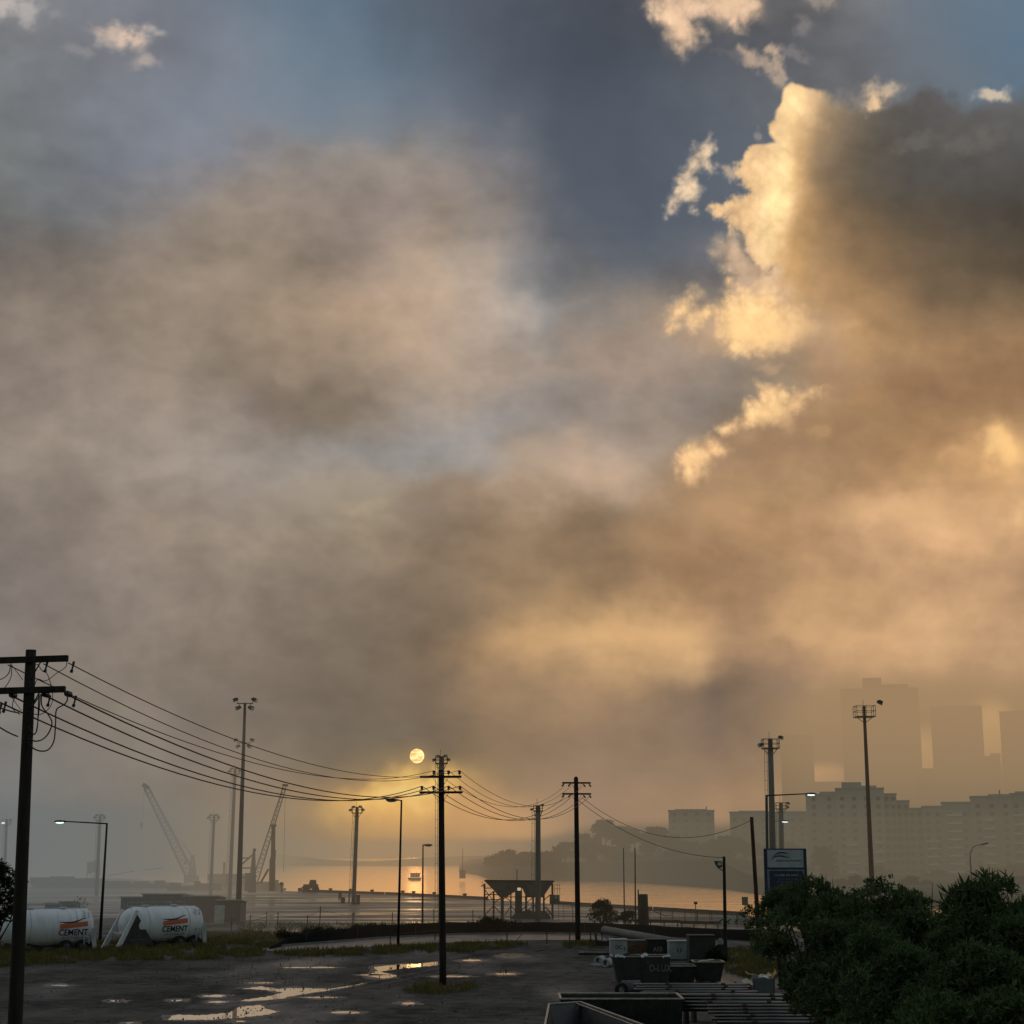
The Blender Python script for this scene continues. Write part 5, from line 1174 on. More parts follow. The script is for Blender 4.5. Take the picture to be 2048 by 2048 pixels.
# ------------------------------------------------------------------ port sign
YS = 100.0
sl0 = At(1527, 1697, YS); sr0 = At(1612, 1699, YS); sw_ = sr0.x - sl0.x; ztop = sl0.z; c0 = Vector(((sl0.x + sr0.x) / 2, YS, 0))
k_ = sw_ / 85.0                                            # metres per pixel of the sign
root = thing('port_sign', 'blue framed port sign with a pale upper panel standing above the shrubs', 'sign', c0)
zz = lambda py: ztop - (py - 1697) * k_; xx = lambda px: (px - 1569.5) * k_
zb = zz(1812)
MB().box((0, 0, (ztop + zb) / 2), (sw_, .18, ztop - zb)).build('frame', M_SIGNBLUE, root, bevel=.01)
up = MB().box((0, -.10, (zz(1699.5) + zz(1734)) / 2), (72 * k_, .03, zz(1699.5) - zz(1734))).build('upper_panel', M_SIGNWHITE, root)
lo_ = MB().box((0, -.10, (zz(1738) + zz(1790)) / 2), (74 * k_, .03, zz(1738) - zz(1790))).build('lower_border', mat('sign grey border', (.19, .21, .24), .5), root)
MB().box((0.3 * k_, -.125, (zz(1741) + zz(1790)) / 2), (66 * k_, .03, zz(1741) - zz(1790))).build('lower_panel', M_SIGNBLUE, root)
def arc(pts, w0, m, nm):
    mb = MB(); n = len(pts); vs = []; fs = []
    for i, (px, py) in enumerate(pts):
        h = w0 * math.sin(math.pi * (i + .4) / (n + .2)) * k_; vs += [(xx(px), -.128, zz(py) + h / 2), (xx(px), -.128, zz(py) - h / 2)]
    for i in range(n - 1): fs.append((2 * i, 2 * i + 1, 2 * i + 3, 2 * i + 2))
    mb.add(vs, fs); mb.build(nm, m, root)
arc([(1543, 1715), (1547, 1711), (1552, 1707.5), (1558, 1705.4), (1564, 1705), (1570, 1705.6), (1575, 1707.5)], 3.0, M_NAVY, 'emblem')
arc([(1541, 1720), (1544, 1716), (1550, 1712.5), (1558, 1711.5), (1566, 1712.5), (1572, 1714), (1578, 1714.3)], 2.6, M_SIGNBLUE, 'emblem')
arc([(1540, 1722), (1546, 1715.5), (1553, 1710.5), (1562, 1708.5), (1570, 1710), (1576, 1712)], 1.4, M_FAINT, 'emblem')
t = MB(); wall_text(t, 'PORT AUTHORITY', 53 * k_, xx(1577), -.128, zz(1721), 3.6 * k_); t.build('lettering', M_NAVY, up)
t = MB(); wall_text(t, 'NEW SOUTH WALES', 22 * k_, xx(1592), -.128, zz(1727.5), 2.0 * k_); t.build('lettering', M_FAINT, up)
t = MB(); wall_text(t, 'GLEBE ISLAND', 50 * k_, xx(1571), -.148, zz(1748.8), 4.4 * k_); t.build('lettering', mat('sign pale lettering', (.26, .28, .32), .5), lo_)
for py, w_ in ((1756.5, 34), (1761.5, 44)):
    t = MB(); x = -w_ / 2
    while x < w_ / 2: d = random.uniform(2.2, 5); t.box((xx(1571 + x + d / 2), -.146, zz(py)), (d * k_ * .8, .01, 1.3 * k_)); x += d
    t.build('small_print', mat('sign faint print', (.11, .12, .15), .5), lo_)
for x in (-sw_ * .42, sw_ * .42): MB().tube([(x, .15, 0), (x, .15, ztop - .2)], .1, 8).build('post', M_DARKSTEEL, root)

# ------------------------------------------------------------------ scrap yard
def at_px(px, py, z=0): return G(px, py, z)
def skip(px0, px1, py_rim, py_base, depth, label, ends=(0.0, 0.0), m=M_SKIP, text=None, ribs=3, nm='skip_bin', rimw=.07, flare=.12):
    a = G(px0, py_base); b = G(px1, py_base); Y = (a.y + b.y) / 2; w_ = (b.x - a.x); h = At(px0, py_rim, Y).z
    root = thing(nm, label, 'skip bin', ((a.x + b.x) / 2, Y, 0)); x0, x1 = -w_ / 2, w_ / 2
    mb = MB(); t = .05; lo0, lo1 = x0 + ends[0], x1 - ends[1]
    o = [(x0, 0, h), (x1, 0, h), (x1, depth, h), (x0, depth, h), (lo0, flare, .08), (lo1, flare, .08), (lo1, depth - flare, .08), (lo0, depth - flare, .08)]
    i_ = [(x0 + t, t, h), (x1 - t, t, h), (x1 - t, depth - t, h), (x0 + t, depth - t, h), (lo0 + t, flare + t, .14), (lo1 - t, flare + t, .14), (lo1 - t, depth - flare - t, .14), (lo0 + t, depth - flare - t, .14)]
    mb.add(o, [(0, 4, 5, 1), (1, 5, 6, 2), (2, 6, 7, 3), (3, 7, 4, 0), (4, 7, 6, 5)]); mb.add(i_, [(0, 1, 5, 4), (1, 2, 6, 5), (2, 3, 7, 6), (3, 0, 4, 7), (4, 5, 6, 7)])
    mb.build('body', m, root)
    rm = MB()
    for p, q in (((x0, 0), (x1, 0)), ((x1, 0), (x1, depth)), ((x1, depth), (x0, depth)), ((x0, depth), (x0, 0))): rm.bar((*p, h + .02), (*q, h + .02), rimw, .06)
    rm.build('rim', M_RIM, root, bevel=.01)
    for k in range(ribs):
        x = x0 + (k + .5) * w_ / ribs; xb = lo0 + (k + .5) * (lo1 - lo0) / ribs
        MB().bar((x, -.03, h - .05), (xb, flare - .03, .12), .07, .06).build('rib', m, root)
    for x in (lo0 + .3, lo1 - .3): MB().box((x, depth / 2, .04), (.14, depth * .8, .08)).build('skid', M_DARKSTEEL, root)
    if text:
        tm = MB(); wall_text(tm, text[0], text[1], text[2], -.055, text[3], text[4]); tb = tm.build('lettering', mat('chalky paint', (.15, .15, .15), .7), root)
        tb.rotation_euler = (0, 0, 0)
    return root
skip(1122, 1368, 1999, 2084, 2.4, 'largest dark skip bin at the bottom edge, its bright far rim beside the pipe stacks', (.1, .1), ribs=4, rimw=.09)
hk_ = 1.42; Q = [G(1098, 2010, hk_), G(1161, 2006, hk_), G(1275, 2048, hk_), G(1090, 2052, hk_)]
Q[2] = Q[1] + (Q[2] - Q[1]) * 1.5; Q[3] = Q[0] + (Q[3] - Q[0]) * 1.5; A_ = (Q[0] + Q[1] + Q[2] + Q[3]) / 4; A_.z = 0
root = thing('tipping_skip', 'flared black tipping skip at the bottom edge, nearer than the largest skip bin', 'skip bin', A_)
q = [p_ - A_ for p_ in Q]; ctr = Vector((0, 0, 0)); bt = [Vector((p_.x * .8, p_.y * .8, .1)) for p_ in q]; qi = [Vector((p_.x * .95, p_.y * .97, hk_)) for p_ in q]; bi = [Vector((p_.x * .75, p_.y * .76, .18)) for p_ in q]
mb = MB(); mb.add(q + bt, [(0, 1, 5, 4), (1, 2, 6, 5), (2, 3, 7, 6), (3, 0, 4, 7), (4, 5, 6, 7)]); mb.add(qi + bi, [(0, 4, 5, 1), (1, 5, 6, 2), (2, 6, 7, 3), (3, 7, 4, 0), (4, 7, 6, 5)]); mb.build('body', M_SKIP, root)
rm = MB()
for i in range(4): rm.bar(q[i] + Vector((0, 0, .03)), q[(i + 1) % 4] + Vector((0, 0, .03)), .07, .06)
rm.bar(qi[1] + Vector((-.14, 0, .0)), qi[2] + Vector((-.14, 0, .0)), .04, .05); rm.build('rim', M_RIM, root, bevel=.01)
for t in (.2, .5, .8): MB().bar(q[1].lerp(q[2], t) + Vector((.03, 0, -.05)), bt[1].lerp(bt[2], t) + Vector((.05, 0, 0)), .07).build('rib', M_SKIP, root)
MB().box((0, 0, .05), (.8, 3.5, .1)).build('skid', M_DARKSTEEL, root)
s2 = skip(1226, 1342, 1914, 1968, 1.7, 'black skip bin with white painted D-LUX lettering on its side', (.25, .1), text=('D-LUX', 1.15, .98, .80, .36), ribs=3, flare=.0)
mb = MB()
for i in range(3): a = math.pi * i / 3; mb.bar((.30 - .07 * math.cos(a), -.05, 1.08 - .07 * math.sin(a)), (.30 + .07 * math.cos(a), -.05, 1.08 + .07 * math.sin(a)), .02)
mb.build('star_mark', MATS['chalky paint'], s2)
skip(1338, 1392, 1933, 1968, 1.5, 'low black skip bin squeezed between the lettered bin and the tapered bin', (.1, .1), ribs=1)
skip(1390, 1450, 1925, 1967, 1.5, 'black tapered skip bin at the right end of the middle row', (.12, .22), ribs=0, flare=.1)
def cabinet(px0, px1, yt, yb, dep, m, label, nm='cabinet', doors=0, text=None, lid=True, tm=None, skew=0):
    a = G(px0, yb); b = G(px1, yb); Y = (a.y + b.y) / 2; w_ = b.x - a.x; h = At(px0, yt, Y).z
    root = thing(nm, label, nm.replace('_', ' '), ((a.x + b.x) / 2, Y, 0), skew)
    MB().box((0, dep / 2, h / 2 + .04), (w_, dep, h - .08)).build('body', m, root, bevel=.02)
    if lid: MB().prism([(-w_ / 2 - .04, h - .03), (w_ / 2 + .04, h - .03), (w_ / 2 + .02, h + .05), (-w_ / 2 - .02, h + .05)], -.06, dep + .05).build('lid', m, root, bevel=.01)
    for x in (-w_ * .4, w_ * .4): MB().box((x, dep / 2, .02), (.1, dep * .9, .06)).build('skid', M_DARKSTEEL, root)
    for k in range(doors):
        dw = w_ / doors; d_ = MB().box((-w_ / 2 + dw * (k + .5), -.012, h * .5), (dw * .93, .03, h * .86)).build('door', m, root, bevel=.01)
        MB().box((-w_ / 2 + dw * (k + (.82 if k == 0 else .18)), -.045, h * .55), (.05, .04, .22)).build('handle', M_BLACK, d_)
    if text:
        for (tx, wd, cx, cz, hg, mm) in text:
            t_ = MB(); wall_text(t_, tx, wd, cx * w_, -.035, cz * h, hg); t_.build('lettering', mm, root)
    return root
M_LG = mat('pale cabinet paint', (.34, .36, .35), .6, 0, .18, 1.5); M_GRAF = mat('orange red graffiti', (.36, .075, .035), .6, 0, .3, 4); M_TAN = mat('tan box paint', (.17, .13, .09), .75, 0, .3, 2)
M_BLK2 = mat('black box paint', (.016, .016, .016), .6, 0, .3, 2); M_CHALK = mat('thin chalk paint', (.22, .19, .15), .8); M_GB = mat('olive box paint', (.035, .04, .03), .75, 0, .3, 2)
cabinet(1221, 1255, 1880, 1918, 1.2, M_LG, 'pale grey cabinet marked with dark scribbled letters, left end of the back row', text=[('DC', .42, 0, .62, .26, M_BLK2)], doors=1)
cg = cabinet(1255, 1294, 1882, 1915, 1.2, M_TAN, 'tan box covered in orange red graffiti beside the pale grey cabinet', nm='crate')
gm = MB(); Wg = 1.2
random.seed(4)
for x0, z0, w_ in [(-.48, .62, .28), (-.16, .66, .34), (.18, .5, .26), (.44, .58, .3), (-.3, .35, .2)]:
    p = [(x0 + w_ / 2 * math.cos(t), -.035, z0 + .19 * math.sin(t) * (1 + .2 * math.cos(2 * t))) for t in [math.pi * 2 * i / 14 for i in range(15)]]
    for u_, v_ in zip(p[:-1], p[1:]): gm.bar(u_, v_, .055, .02)
gm.box((.44, -.036, .55), (.26, .012, .62)); gm.build('graffiti', M_GRAF, cg)
cabinet(1294, 1338, 1880, 1918, 1.3, M_BLK2, 'black box with thin pale chalk letters next to the graffiti box', nm='crate', text=[('AEB', .62, 0, .52, .30, M_CHALK)])
cabinet(1338, 1379, 1883, 1921, 1.1, M_LG, 'pale grey double door cabinet right of the black lettered box', doors=2)
cabinet(1379, 1432, 1872, 1926, 1.5, M_GB, 'tallest olive dark box in the back row of the scrap yard', nm='crate')
# lidded bin
bb_ = G(1443, 1924); root = thing('lidded_bin', 'dark round topped bin beside the tallest olive box', 'bin', bb_)
MB().prism([(-.36, 0), (.36, 0), (.42, .75), (.40, .86), (-.40, .86), (-.42, .75)], 0, .7).build('body', M_SKIP, root); MB().prism([(-.42, .86), (.42, .86), (.36, .98), (.18, 1.06), (-.18, 1.06), (-.36, .98)], -.03, .73).build('lid', M_BLACK, root)
MB().box((0, .3, 1.2), (.35, .3, .25)).box((0, .3, 1.36), (.2, .2, .1)).build('bag', M_WHITE2, root)
# big diagonal pipe
pa = At(1209, 1860, 124); pb = At(1392, 1892, 108)
o = MB(); pdir = (pb - pa); L_ = pdir.length
root = thing('large_pipe', 'large grey pipe lying diagonally behind the back row of boxes', 'pipe', pa)
MB().lathe([(0, .24), (0, .29), (L_, .29), (L_, .24), (0, .24)], 22, pdir.to_track_quat('X', 'Z').to_matrix().to_4x4()).build('shell', mat('grey concrete pipe', (.12, .115, .105), .6, 0, .2, 1), root, True)
for t in (.15, .8):
    p = pdir * t; MB().box((p.x, p.y, (p.z + pa.z - .36) / 2 - pa.z), (.3, .9, max(.2, p.z + pa.z - .36))).build('cradle', M_BARK, root)
# hopper trough and beam left of the row
tb = G(1205, 1896); root = thing('scrap_trough', 'dented dark trough with a bright worn lip, left of the pale cabinet', 'trough', tb)
mb = MB(); mb.prism([(-.55, 1.05), (-.35, .55), (.30, .45), (.48, .62), (.48, .1), (-.45, .1)], 0, 1.0); mb.build('body', M_SKIP, root); MB().bar((-.1, -.03, .52), (.34, -.03, .5), .06).bar((.34, -.03, .5), (.5, -.03, .66), .05).build('lip', M_RIM, root); MB().box((.46, -.02, .72), (.14, .1, .12)).build('cap', M_WHITE2, root)
bm = G(1190, 1910); root = thing('steel_beam', 'long dark steel beam with a bright upper edge on the mud left of the boxes', 'beam', bm)
MB().box((0, 0, .12), (2.2, .25, .05)).box((0, 0, .02), (2.2, .25, .04)).box((0, 0, .07), (2.2, .03, .1)).build('web', M_DARKSTEEL, root); MB().bar((-1.12, -.13, .27), (1.1, -.13, .16), .05, .05).build('edge_strip', M_RIM, root); MB().box((-.9, -.1, .2), (.35, .2, .1)).build('end_plate', M_WHITE2, root)
pl = G(1200, 1932); root = thing('pale_plank', 'pale plank lying on the mud below two short white pipes', 'plank', pl, math.radians(-38))
MB().box((0, 0, .07), (1.25, .18, .06)).box((-.3, 0, .02), (.1, .3, .05)).box((.4, 0, .02), (.1, .3, .05)).build('board', M_WHITE2, root)
for px, py, lb in [(1201, 1929, 'short white pipe piece on the left of a pair in the mud'), (1216, 1934, 'short white pipe piece on the right of a pair, beside the lettered black bin')]:
    g = G(px, py); root = thing('pipe_offcut', lb, 'pipe', g + Vector((0, 0, .26)), math.radians(70))
    MB().lathe([(-.35, .16), (-.35, .24), (.6, .24), (.6, .16), (-.35, .16)], 18, Matrix.Rotation(math.pi, 4, 'Z')).build('shell', M_LG, root, True); MB().lathe([(.35, .19), (.37, .262), (.30, .262), (.30, .19)], 18).build('collar', M_WHITE2, root, True)
ty = G(1243, 1993); root = thing('tyre', 'single dark tyre leaning at the left end of the stacked pipes', 'tyre', ty + Vector((0, 0, .31)), math.radians(30))
v = []; MB().lathe([(-.1, .2), (-.11, .30), (-.05, .33), (.05, .33), (.11, .30), (.1, .2), (-.1, .2)], 24, Matrix.Rotation(math.radians(70), 4, 'Z')).build('tread', M_RUBBER, root, True); MB().lathe([(-.06, .12), (-.07, .2), (.07, .2), (.06, .12), (-.06, .12)], 20, Matrix.Rotation(math.radians(70), 4, 'Z')).build('rim', M_DARKSTEEL, root, True)
dr = G(1262, 1986); root = thing('dented_drum', 'dented grey drum on its side at the left end of the pipe stack', 'drum', dr + Vector((0, 0, .3)), math.radians(10))
MB().lathe([(-.45, 0), (-.45, .27), (-.43, .3), (-.15, .29), (-.13, .31), (-.11, .29), (.12, .29), (.14, .31), (.16, .29), (.43, .3), (.45, .27), (.45, 0)], 20).build('shell', M_PORTGREY, root, True); MB().lathe([(-.47, 0), (-.47, .06), (-.44, .06)], 10, Matrix.Translation((0, .12, .1))).build('bung', M_BLACK, root)

# pipe stacks: sloping heaps of long pipes, each row lower and nearer than the one behind
def pipe_stack(x0px, x1px, rows, Y, py0, py1, r, label, grp, base_m=M_BARK, jit=.2):
    first = None; a = At(x0px, py0, Y); b = At(x1px, py0, Y); Lp_ = (b - a).length; zs = []
    pitch = (a.z - At(x0px, py1, Y).z) / max(1, rows - 1)
    for i in range(rows):
        loc = Vector(((a.x + b.x) / 2 + random.uniform(-jit, jit) + .03 * i, Y - i * r * 1.5, max(r, a.z - r - pitch * i))); rz = random.uniform(-.008, .008); zs.append(loc.z)
        if first is None:
            mb = MB(); mb.lathe([(-Lp_ / 2, r * .8), (-Lp_ / 2, r), (Lp_ / 2, r), (Lp_ / 2, r * .8), (-Lp_ / 2, r * .8)], 14)
            first = thing('steel_pipe', label, 'pipe', loc, rz, grp); mb.build('shell', M_PIPE, first, True)
            for c_ in (-.22, .27): MB().lathe([(Lp_ * c_, r), (Lp_ * c_, r * 1.12), (Lp_ * c_ + .16, r * 1.12), (Lp_ * c_ + .16, r)], 12).build('coupling', M_RUST, first, True)
        else: dup(first, loc, rz)
    for t in (.1, .5, .9):                                  # stepped timber rack the pipes rest on
        x = a.x + (b.x - a.x) * t; mb = MB(); n = rows; pr = [(.4, -a.z + .02)]
        for i in range(n): pr += [(.06 + r - i * r * 1.5 if i == 0 else .75 * r - i * r * 1.5 + r * .75, zs[i] - r - a.z), (r * .75 - (i + 1) * r * 1.5, zs[i] - r - a.z)]
        pr += [(pr[-1][0], -a.z + .02)]; pr[1] = (.4, pr[1][1])
        mb.prism([(y, z) for y, z in pr], -.06, .06, Matrix.Rotation(math.pi / 2, 4, 'Z')); o = mb.build('timber_rack', base_m); o.location = (x, Y, a.z)
        tag(o, 'dark stepped timber rack standing under ' + grp, 'timber rack', 'racks under ' + grp)
pipe_stack(1272, 1500, 8, 68, 1966, 1998, .056, 'thin shiny wet steel pipe in the rear stack, in front of the black skip bins', 'the rear stack of wet pipes')
pipe_stack(1347, 1588, 5, 63.0, 1987, 2013, .072, 'thick dull steel pipe in the middle stack, nearer than the thin pipes', 'the middle stack of thick pipes')
pipe_stack(1412, 1662, 7, 59.5, 2008, 2045, .056, 'long steel pipe in the front stack at the bottom edge beside the largest skip', 'the front stack of long pipes')
bl = G(1500, 2075); root = thing('flatbed_box', 'dark blue open topped box at the bottom edge in front of the stacked pipes', 'box', (At(1530, 2040, 54).x, 53, 0))
MB().box((0, 0, .45), (4.6, 1.6, .9)).build('body', mat('dark blue paint', (.02, .026, .045), .5, 0, .3, 2), root, bevel=.02); MB().bar((-2.3, -.8, .93), (2.3, -.8, .93), .08).bar((-2.3, .8, .93), (2.3, .8, .93), .08).build('rim', M_RIM, root)
# rubbish crate and scraps
cr = G(1529, 1999); root = thing('rubbish_crate', 'grey panelled crate heaped with broken boards at the edge of the shrubs', 'crate', cr)
MB().box((0, .45, .48), (.92, .9, .92)).build('body', mat('blue grey panel', (.10, .11, .12), .6, 0, .15, 2), root, bevel=.02)
for x in (-.47, .47): MB().box((x, -.02, .48), (.07, .06, .96)).build('corner_post', M_PORTGREY, root)
M_BRD = mat('pale board', (.48, .41, .30), .7, 0, .2, 3); M_BRD2 = mat('orange board', (.42, .24, .09), .7, 0, .2, 3)
random.seed(21)
for i, (x, y, z, rx, ry, rz, w_, d_, mm, lb, nm) in enumerate([
    (.1, .3, 1.06, .3, -.2, .3, .55, .32, M_BRD, 'cream board sloping on top of the rubbish crate, topmost', 'board'),
    (.42, .35, 1.08, .5, -.5, -.2, .5, .35, M_BRD2, 'orange board leaning at the right side of the rubbish crate', 'board'),
    (-.25, .2, 1.02, -.2, .3, .6, .55, .22, M_WHITE2, 'white board on the left of the rubbish crate heap', 'board'),
    (-.05, .1, 1.0, .1, .15, -.3, .6, .14, M_WHITE, 'narrow white strip lying across the front of the rubbish crate', 'board'),
    (-.5, .6, 1.05, .1, .7, .2, .6, .1, M_BRD, 'thin stick poking up left of the rubbish crate', 'stick'),
    (-.78, -.25, .82, .5, .1, .2, .45, .34, M_BRD, 'crumpled cream sheet left of the rubbish crate, over the red box', 'sheet'),
    (-1.15, .2, .55, .3, .3, .4, .5, .10, M_WHITE2, 'pale scrap strip left of the cream sheet', 'scrap'),
    (-1.6, .9, .5, .3, -.35, .5, 1.1, .08, M_BARK, 'long brown stick lying between the tapered bin and the rubbish crate', 'stick'),
    (-1.35, 1.2, .35, .2, .3, -.6, .4, .12, M_WHITE2, 'small pale offcut behind the long brown stick', 'offcut'),
    (-2.3, 1.4, .25, .3, .3, .3, .30, .22, M_WHITE, 'small white rag at the lower right corner of the tapered bin', 'rag')]):
    mb = MB(); n = 4
    vs = [((ix / n - .5) * w_, (iy / 2 - .5) * d_, .03 * random.uniform(-1, 1) + .05 * math.sin(ix * 1.7 + i)) for iy in range(3) for ix in range(n + 1)]
    mb.add(vs, [(iy * (n + 1) + ix, iy * (n + 1) + ix + 1, (iy + 1) * (n + 1) + ix + 1, (iy + 1) * (n + 1) + ix) for iy in range(2) for ix in range(n)])
    o = mb.build(nm, mm); o.location = cr + Vector((x, y, z)); o.rotation_euler = (rx, ry, rz); tag(o, lb, nm)
    s_ = o.modifiers.new('thickness', 'SOLIDIFY'); s_.thickness = .025
for (px, py, Y, w_, d_, mm, lb, nm) in [(1288, 1909, 84.4, .34, .3, M_WHITE2, 'pale rag caught on the rim of the lettered black skip, in the middle', 'rag'), (1331, 1911, 83.6, .3, .25, M_WHITE2, 'pale scrap at the right corner of the lettered black skip', 'scrap'),
                                 (1240, 1911, 84.2, .5, .3, M_LG, 'grey sheet draped over the left end of the lettered black skip', 'sheet'), (1262, 1906, 84.8, .9, .12, M_BARK, 'brown plank sticking out of the lettered black skip', 'plank'), (1412, 1921, 84.5, .8, .12, M_BRD, 'pale plank lying across the tapered black skip', 'plank')]:
    mb = MB(); n = 4
    vs = [((ix / n - .5) * w_, (iy / 2 - .5) * d_, .04 * random.uniform(-1, 1) - .10 * (nm != 'plank') * abs(ix / n - .5)) for iy in range(3) for ix in range(n + 1)]
    mb.add(vs, [(iy * (n + 1) + ix, iy * (n + 1) + ix + 1, (iy + 1) * (n + 1) + ix + 1, (iy + 1) * (n + 1) + ix) for iy in range(2) for ix in range(n)])
    o = mb.build(nm, mm); o.location = At(px, py, Y); o.rotation_euler = (random.uniform(.1, .4), random.uniform(-.3, .1), random.uniform(-.4, .6)); tag(o, lb, nm); s_ = o.modifiers.new('thickness', 'SOLIDIFY'); s_.thickness = .03
rb = cr + Vector((-.75, -.05, 0)); root = thing('red_box', 'dark red box under a cream sheet, left of the rubbish crate', 'box', rb)
MB().box((0, .2, .33), (.36, .4, .62)).build('body', mat('dark red paint', (.12, .016, .014), .6, 0, .2, 2), root, bevel=.02); MB().box((0, .2, .66), (.4, .44, .04)).build('lid', MATS['dark red paint'], root)

# ------------------------------------------------------------------ quay side furniture at right
def flagpole(top, base, label):
    b = G(*base); a = At(top[0], top[1], b.y); root = thing('flagpole', label, 'flagpole', b); d = a - b
    MB().tube([(0, 0, 0), d * .5, d], [.07, .06, .045], 8).build('pole', M_RUST, root, True); MB().box((0, 0, .1), (.3, .3, .2)).lathe([(0, .0), (.02, .06), (.08, .0)], 8, Matrix.Translation(d) @ Matrix.Rotation(-math.pi / 2, 4, 'Y')).build('base_plate', M_DARKSTEEL, root)
flagpole((1247, 1697), (1249, 1846), 'left one of a pair of bare thin poles right of the round shrub'); flagpole((1270, 1697), (1271, 1868), 'right one of a pair of bare thin poles, beside the dark column')
cb = G(1287, 1856); root = thing('dark_column', 'thick dark cylindrical column with a thin pipe, beside the bare thin poles', 'column', cb); s_ = F / (cb.y * .985); hc = 65 / s_
MB().lathe([(0, 0), (0, 10.5 / s_), (hc - .1, 9.5 / s_), (hc, 8.5 / s_), (hc, 0)], 18, Matrix.Rotation(-math.pi / 2, 4, 'Y')).build('shaft', mat('dark column concrete', (.04, .036, .034), .85, 0, .3, 1, .3), root, True)
MB().tube([(-9.5 / s_, -.1, 0), (-9.5 / s_, -.1, hc + 9 / s_)], .06, 6).build('pipe', M_DARKSTEEL, root)
def railing(p0, p1, ht, n, label):
    a = G(*p0); b = G(*p1); d = b - a; root = thing('railing', label, 'railing', a)
    for i in range(n + 1): q = d * (i / n); MB().tube([q, q + Vector((0, 0, ht))], .04, 6).build('post', M_DARKSTEEL, root)
    r_ = MB(); r_.bar((0, 0, ht), d + Vector((0, 0, ht)), .06); r_.bar((0, 0, .15), d + Vector((0, 0, .15)), .05); r_.build('rail', M_DARKSTEEL, root)
    mb = MB(); k = int(d.length / .22)
    for i in range(1, k): q = d * (i / k); mb.bar(q + Vector((0, 0, .15)), q + Vector((0, 0, ht)), .03)
    mb.build('baluster', M_GALV, root); return root
railing((1298, 1842), (1420, 1847), 1.2, 5, 'pale barred railing along the water right of the dark column'); railing((1424, 1848), (1500, 1853), 1.2, 3, 'railing piece behind the chevron board, right of the floodlight pole')
g = G(1335, 1845); root = thing('chain', 'sagging chain hanging from the dark column to the barred railing', 'chain', g); s_ = F / (g.y * .985)
MB().tube([((1300 - 1335) / s_, 0, 26 / s_), ((1312 - 1335) / s_, 0, 20 / s_), ((1330 - 1335) / s_, 0, 13 / s_), ((1346 - 1335) / s_, 0, 15 / s_)], .04, 5).build('links', M_DARKSTEEL, root)
def small_sign(px, py0, py1, wpx, base_py, m, label):
    b = G(px, base_py); s_ = F / (b.y * .985); root = thing('small_sign', label, 'sign', b); z0, z1 = (base_py - py1) / s_, (base_py - py0) / s_
    MB().tube([(0, 0, 0), (0, 0, z1 - .05)], .045, 6).build('post', M_DARKSTEEL, root); MB().box((0, -.07, (z0 + z1) / 2), (wpx / s_, .04, z1 - z0)).build('plate', m, root, bevel=.01)
small_sign(1392, 1805, 1810, 7, 1845, M_BLACK, 'small black sign on a thin post at the water edge behind the railing'); small_sign(1491, 1796, 1812, 12, 1848, mat('grey sign plate', (.14, .13, .12), .6), 'square grey sign on a thin post at the edge of the shrubs')
cvb = G(1460, 1851); s_ = F / (cvb.y * .985); root = thing('chevron_board', 'low black and white chevron board at the foot of the floodlight pole', 'chevron board', cvb)
MB().box((0, 0, 7 / s_), (64 / s_, .06, 12 / s_)).build('board', M_WHITE2, root)
for i in range(4):
    x = (-24 + i * 16) / s_; h = 5.5 / s_; w_ = 7 / s_; mb = MB(); mb.add([(x + w_, -.035, 7 / s_ + h), (x, -.035, 7 / s_), (x + w_, -.035, 7 / s_ - h), (x + w_ * 1.1, -.035, 7 / s_ - h), (x + w_ * .8, -.035, 7 / s_), (x + w_ * 1.7, -.035, 7 / s_ + h)], [(0, 1, 4, 5), (1, 2, 3, 4)]); mb.build('chevron', M_BLACK, root)
for x in (-26 / s_, 26 / s_): MB().tube([(x, .06, 0), (x, .06, 13 / s_)], .05, 6).build('post', M_DARKSTEEL, root)
for px0, px1, py, lb in [(1270, 1360, 1850, 'low rusty guard rail in front of the dark column'), (1360, 1440, 1853, 'low rusty guard rail left of the floodlight pole')]:
    a = G(px0, py + 3); b = G(px1, py + 4); root = thing('guard_rail', lb, 'guard rail', a); d = b - a
    MB().bar((0, 0, .5), d + Vector((0, 0, .5)), .08, .28).build('beam', M_RUST, root)
    for t in (.05, .35, .65, .95): MB().bar(d * t, d * t + Vector((0, .06, .6)), .1).build('post', M_DARKSTEEL, root)
# ------------------------------------------------------------------ vegetation
random.seed(31)
M_OLE = mat_leaf('glossy dark leaf', (.026, .052, .020), (.13, .18, .07), .62, .28, .12)
M_BUSH = mat_leaf('dull bush leaf', (.012, .017, .009), (.032, .038, .017), .7, .08, .12)
M_GRASS = mat_leaf('wet grass', (.070, .064, .018), (.21, .175, .058), .8, .2, .1)
def stems(root, n, hgt, spread, r=.05, m=M_BARK, nm='trunk'):
    mb = MB()
    for i in range(n):
        a = 2 * math.pi * i / n + random.uniform(-.4, .4); k = random.uniform(.4, 1) * spread
        mb.tube([(0.1 * math.cos(a), .1 * math.sin(a), 0), (k * .35 * math.cos(a), k * .35 * math.sin(a), hgt * .45), (k * math.cos(a), k * math.sin(a), hgt * random.uniform(.75, .98))], [r, r * .7, r * .3], 6)
    return mb.build(nm, m, root, True)
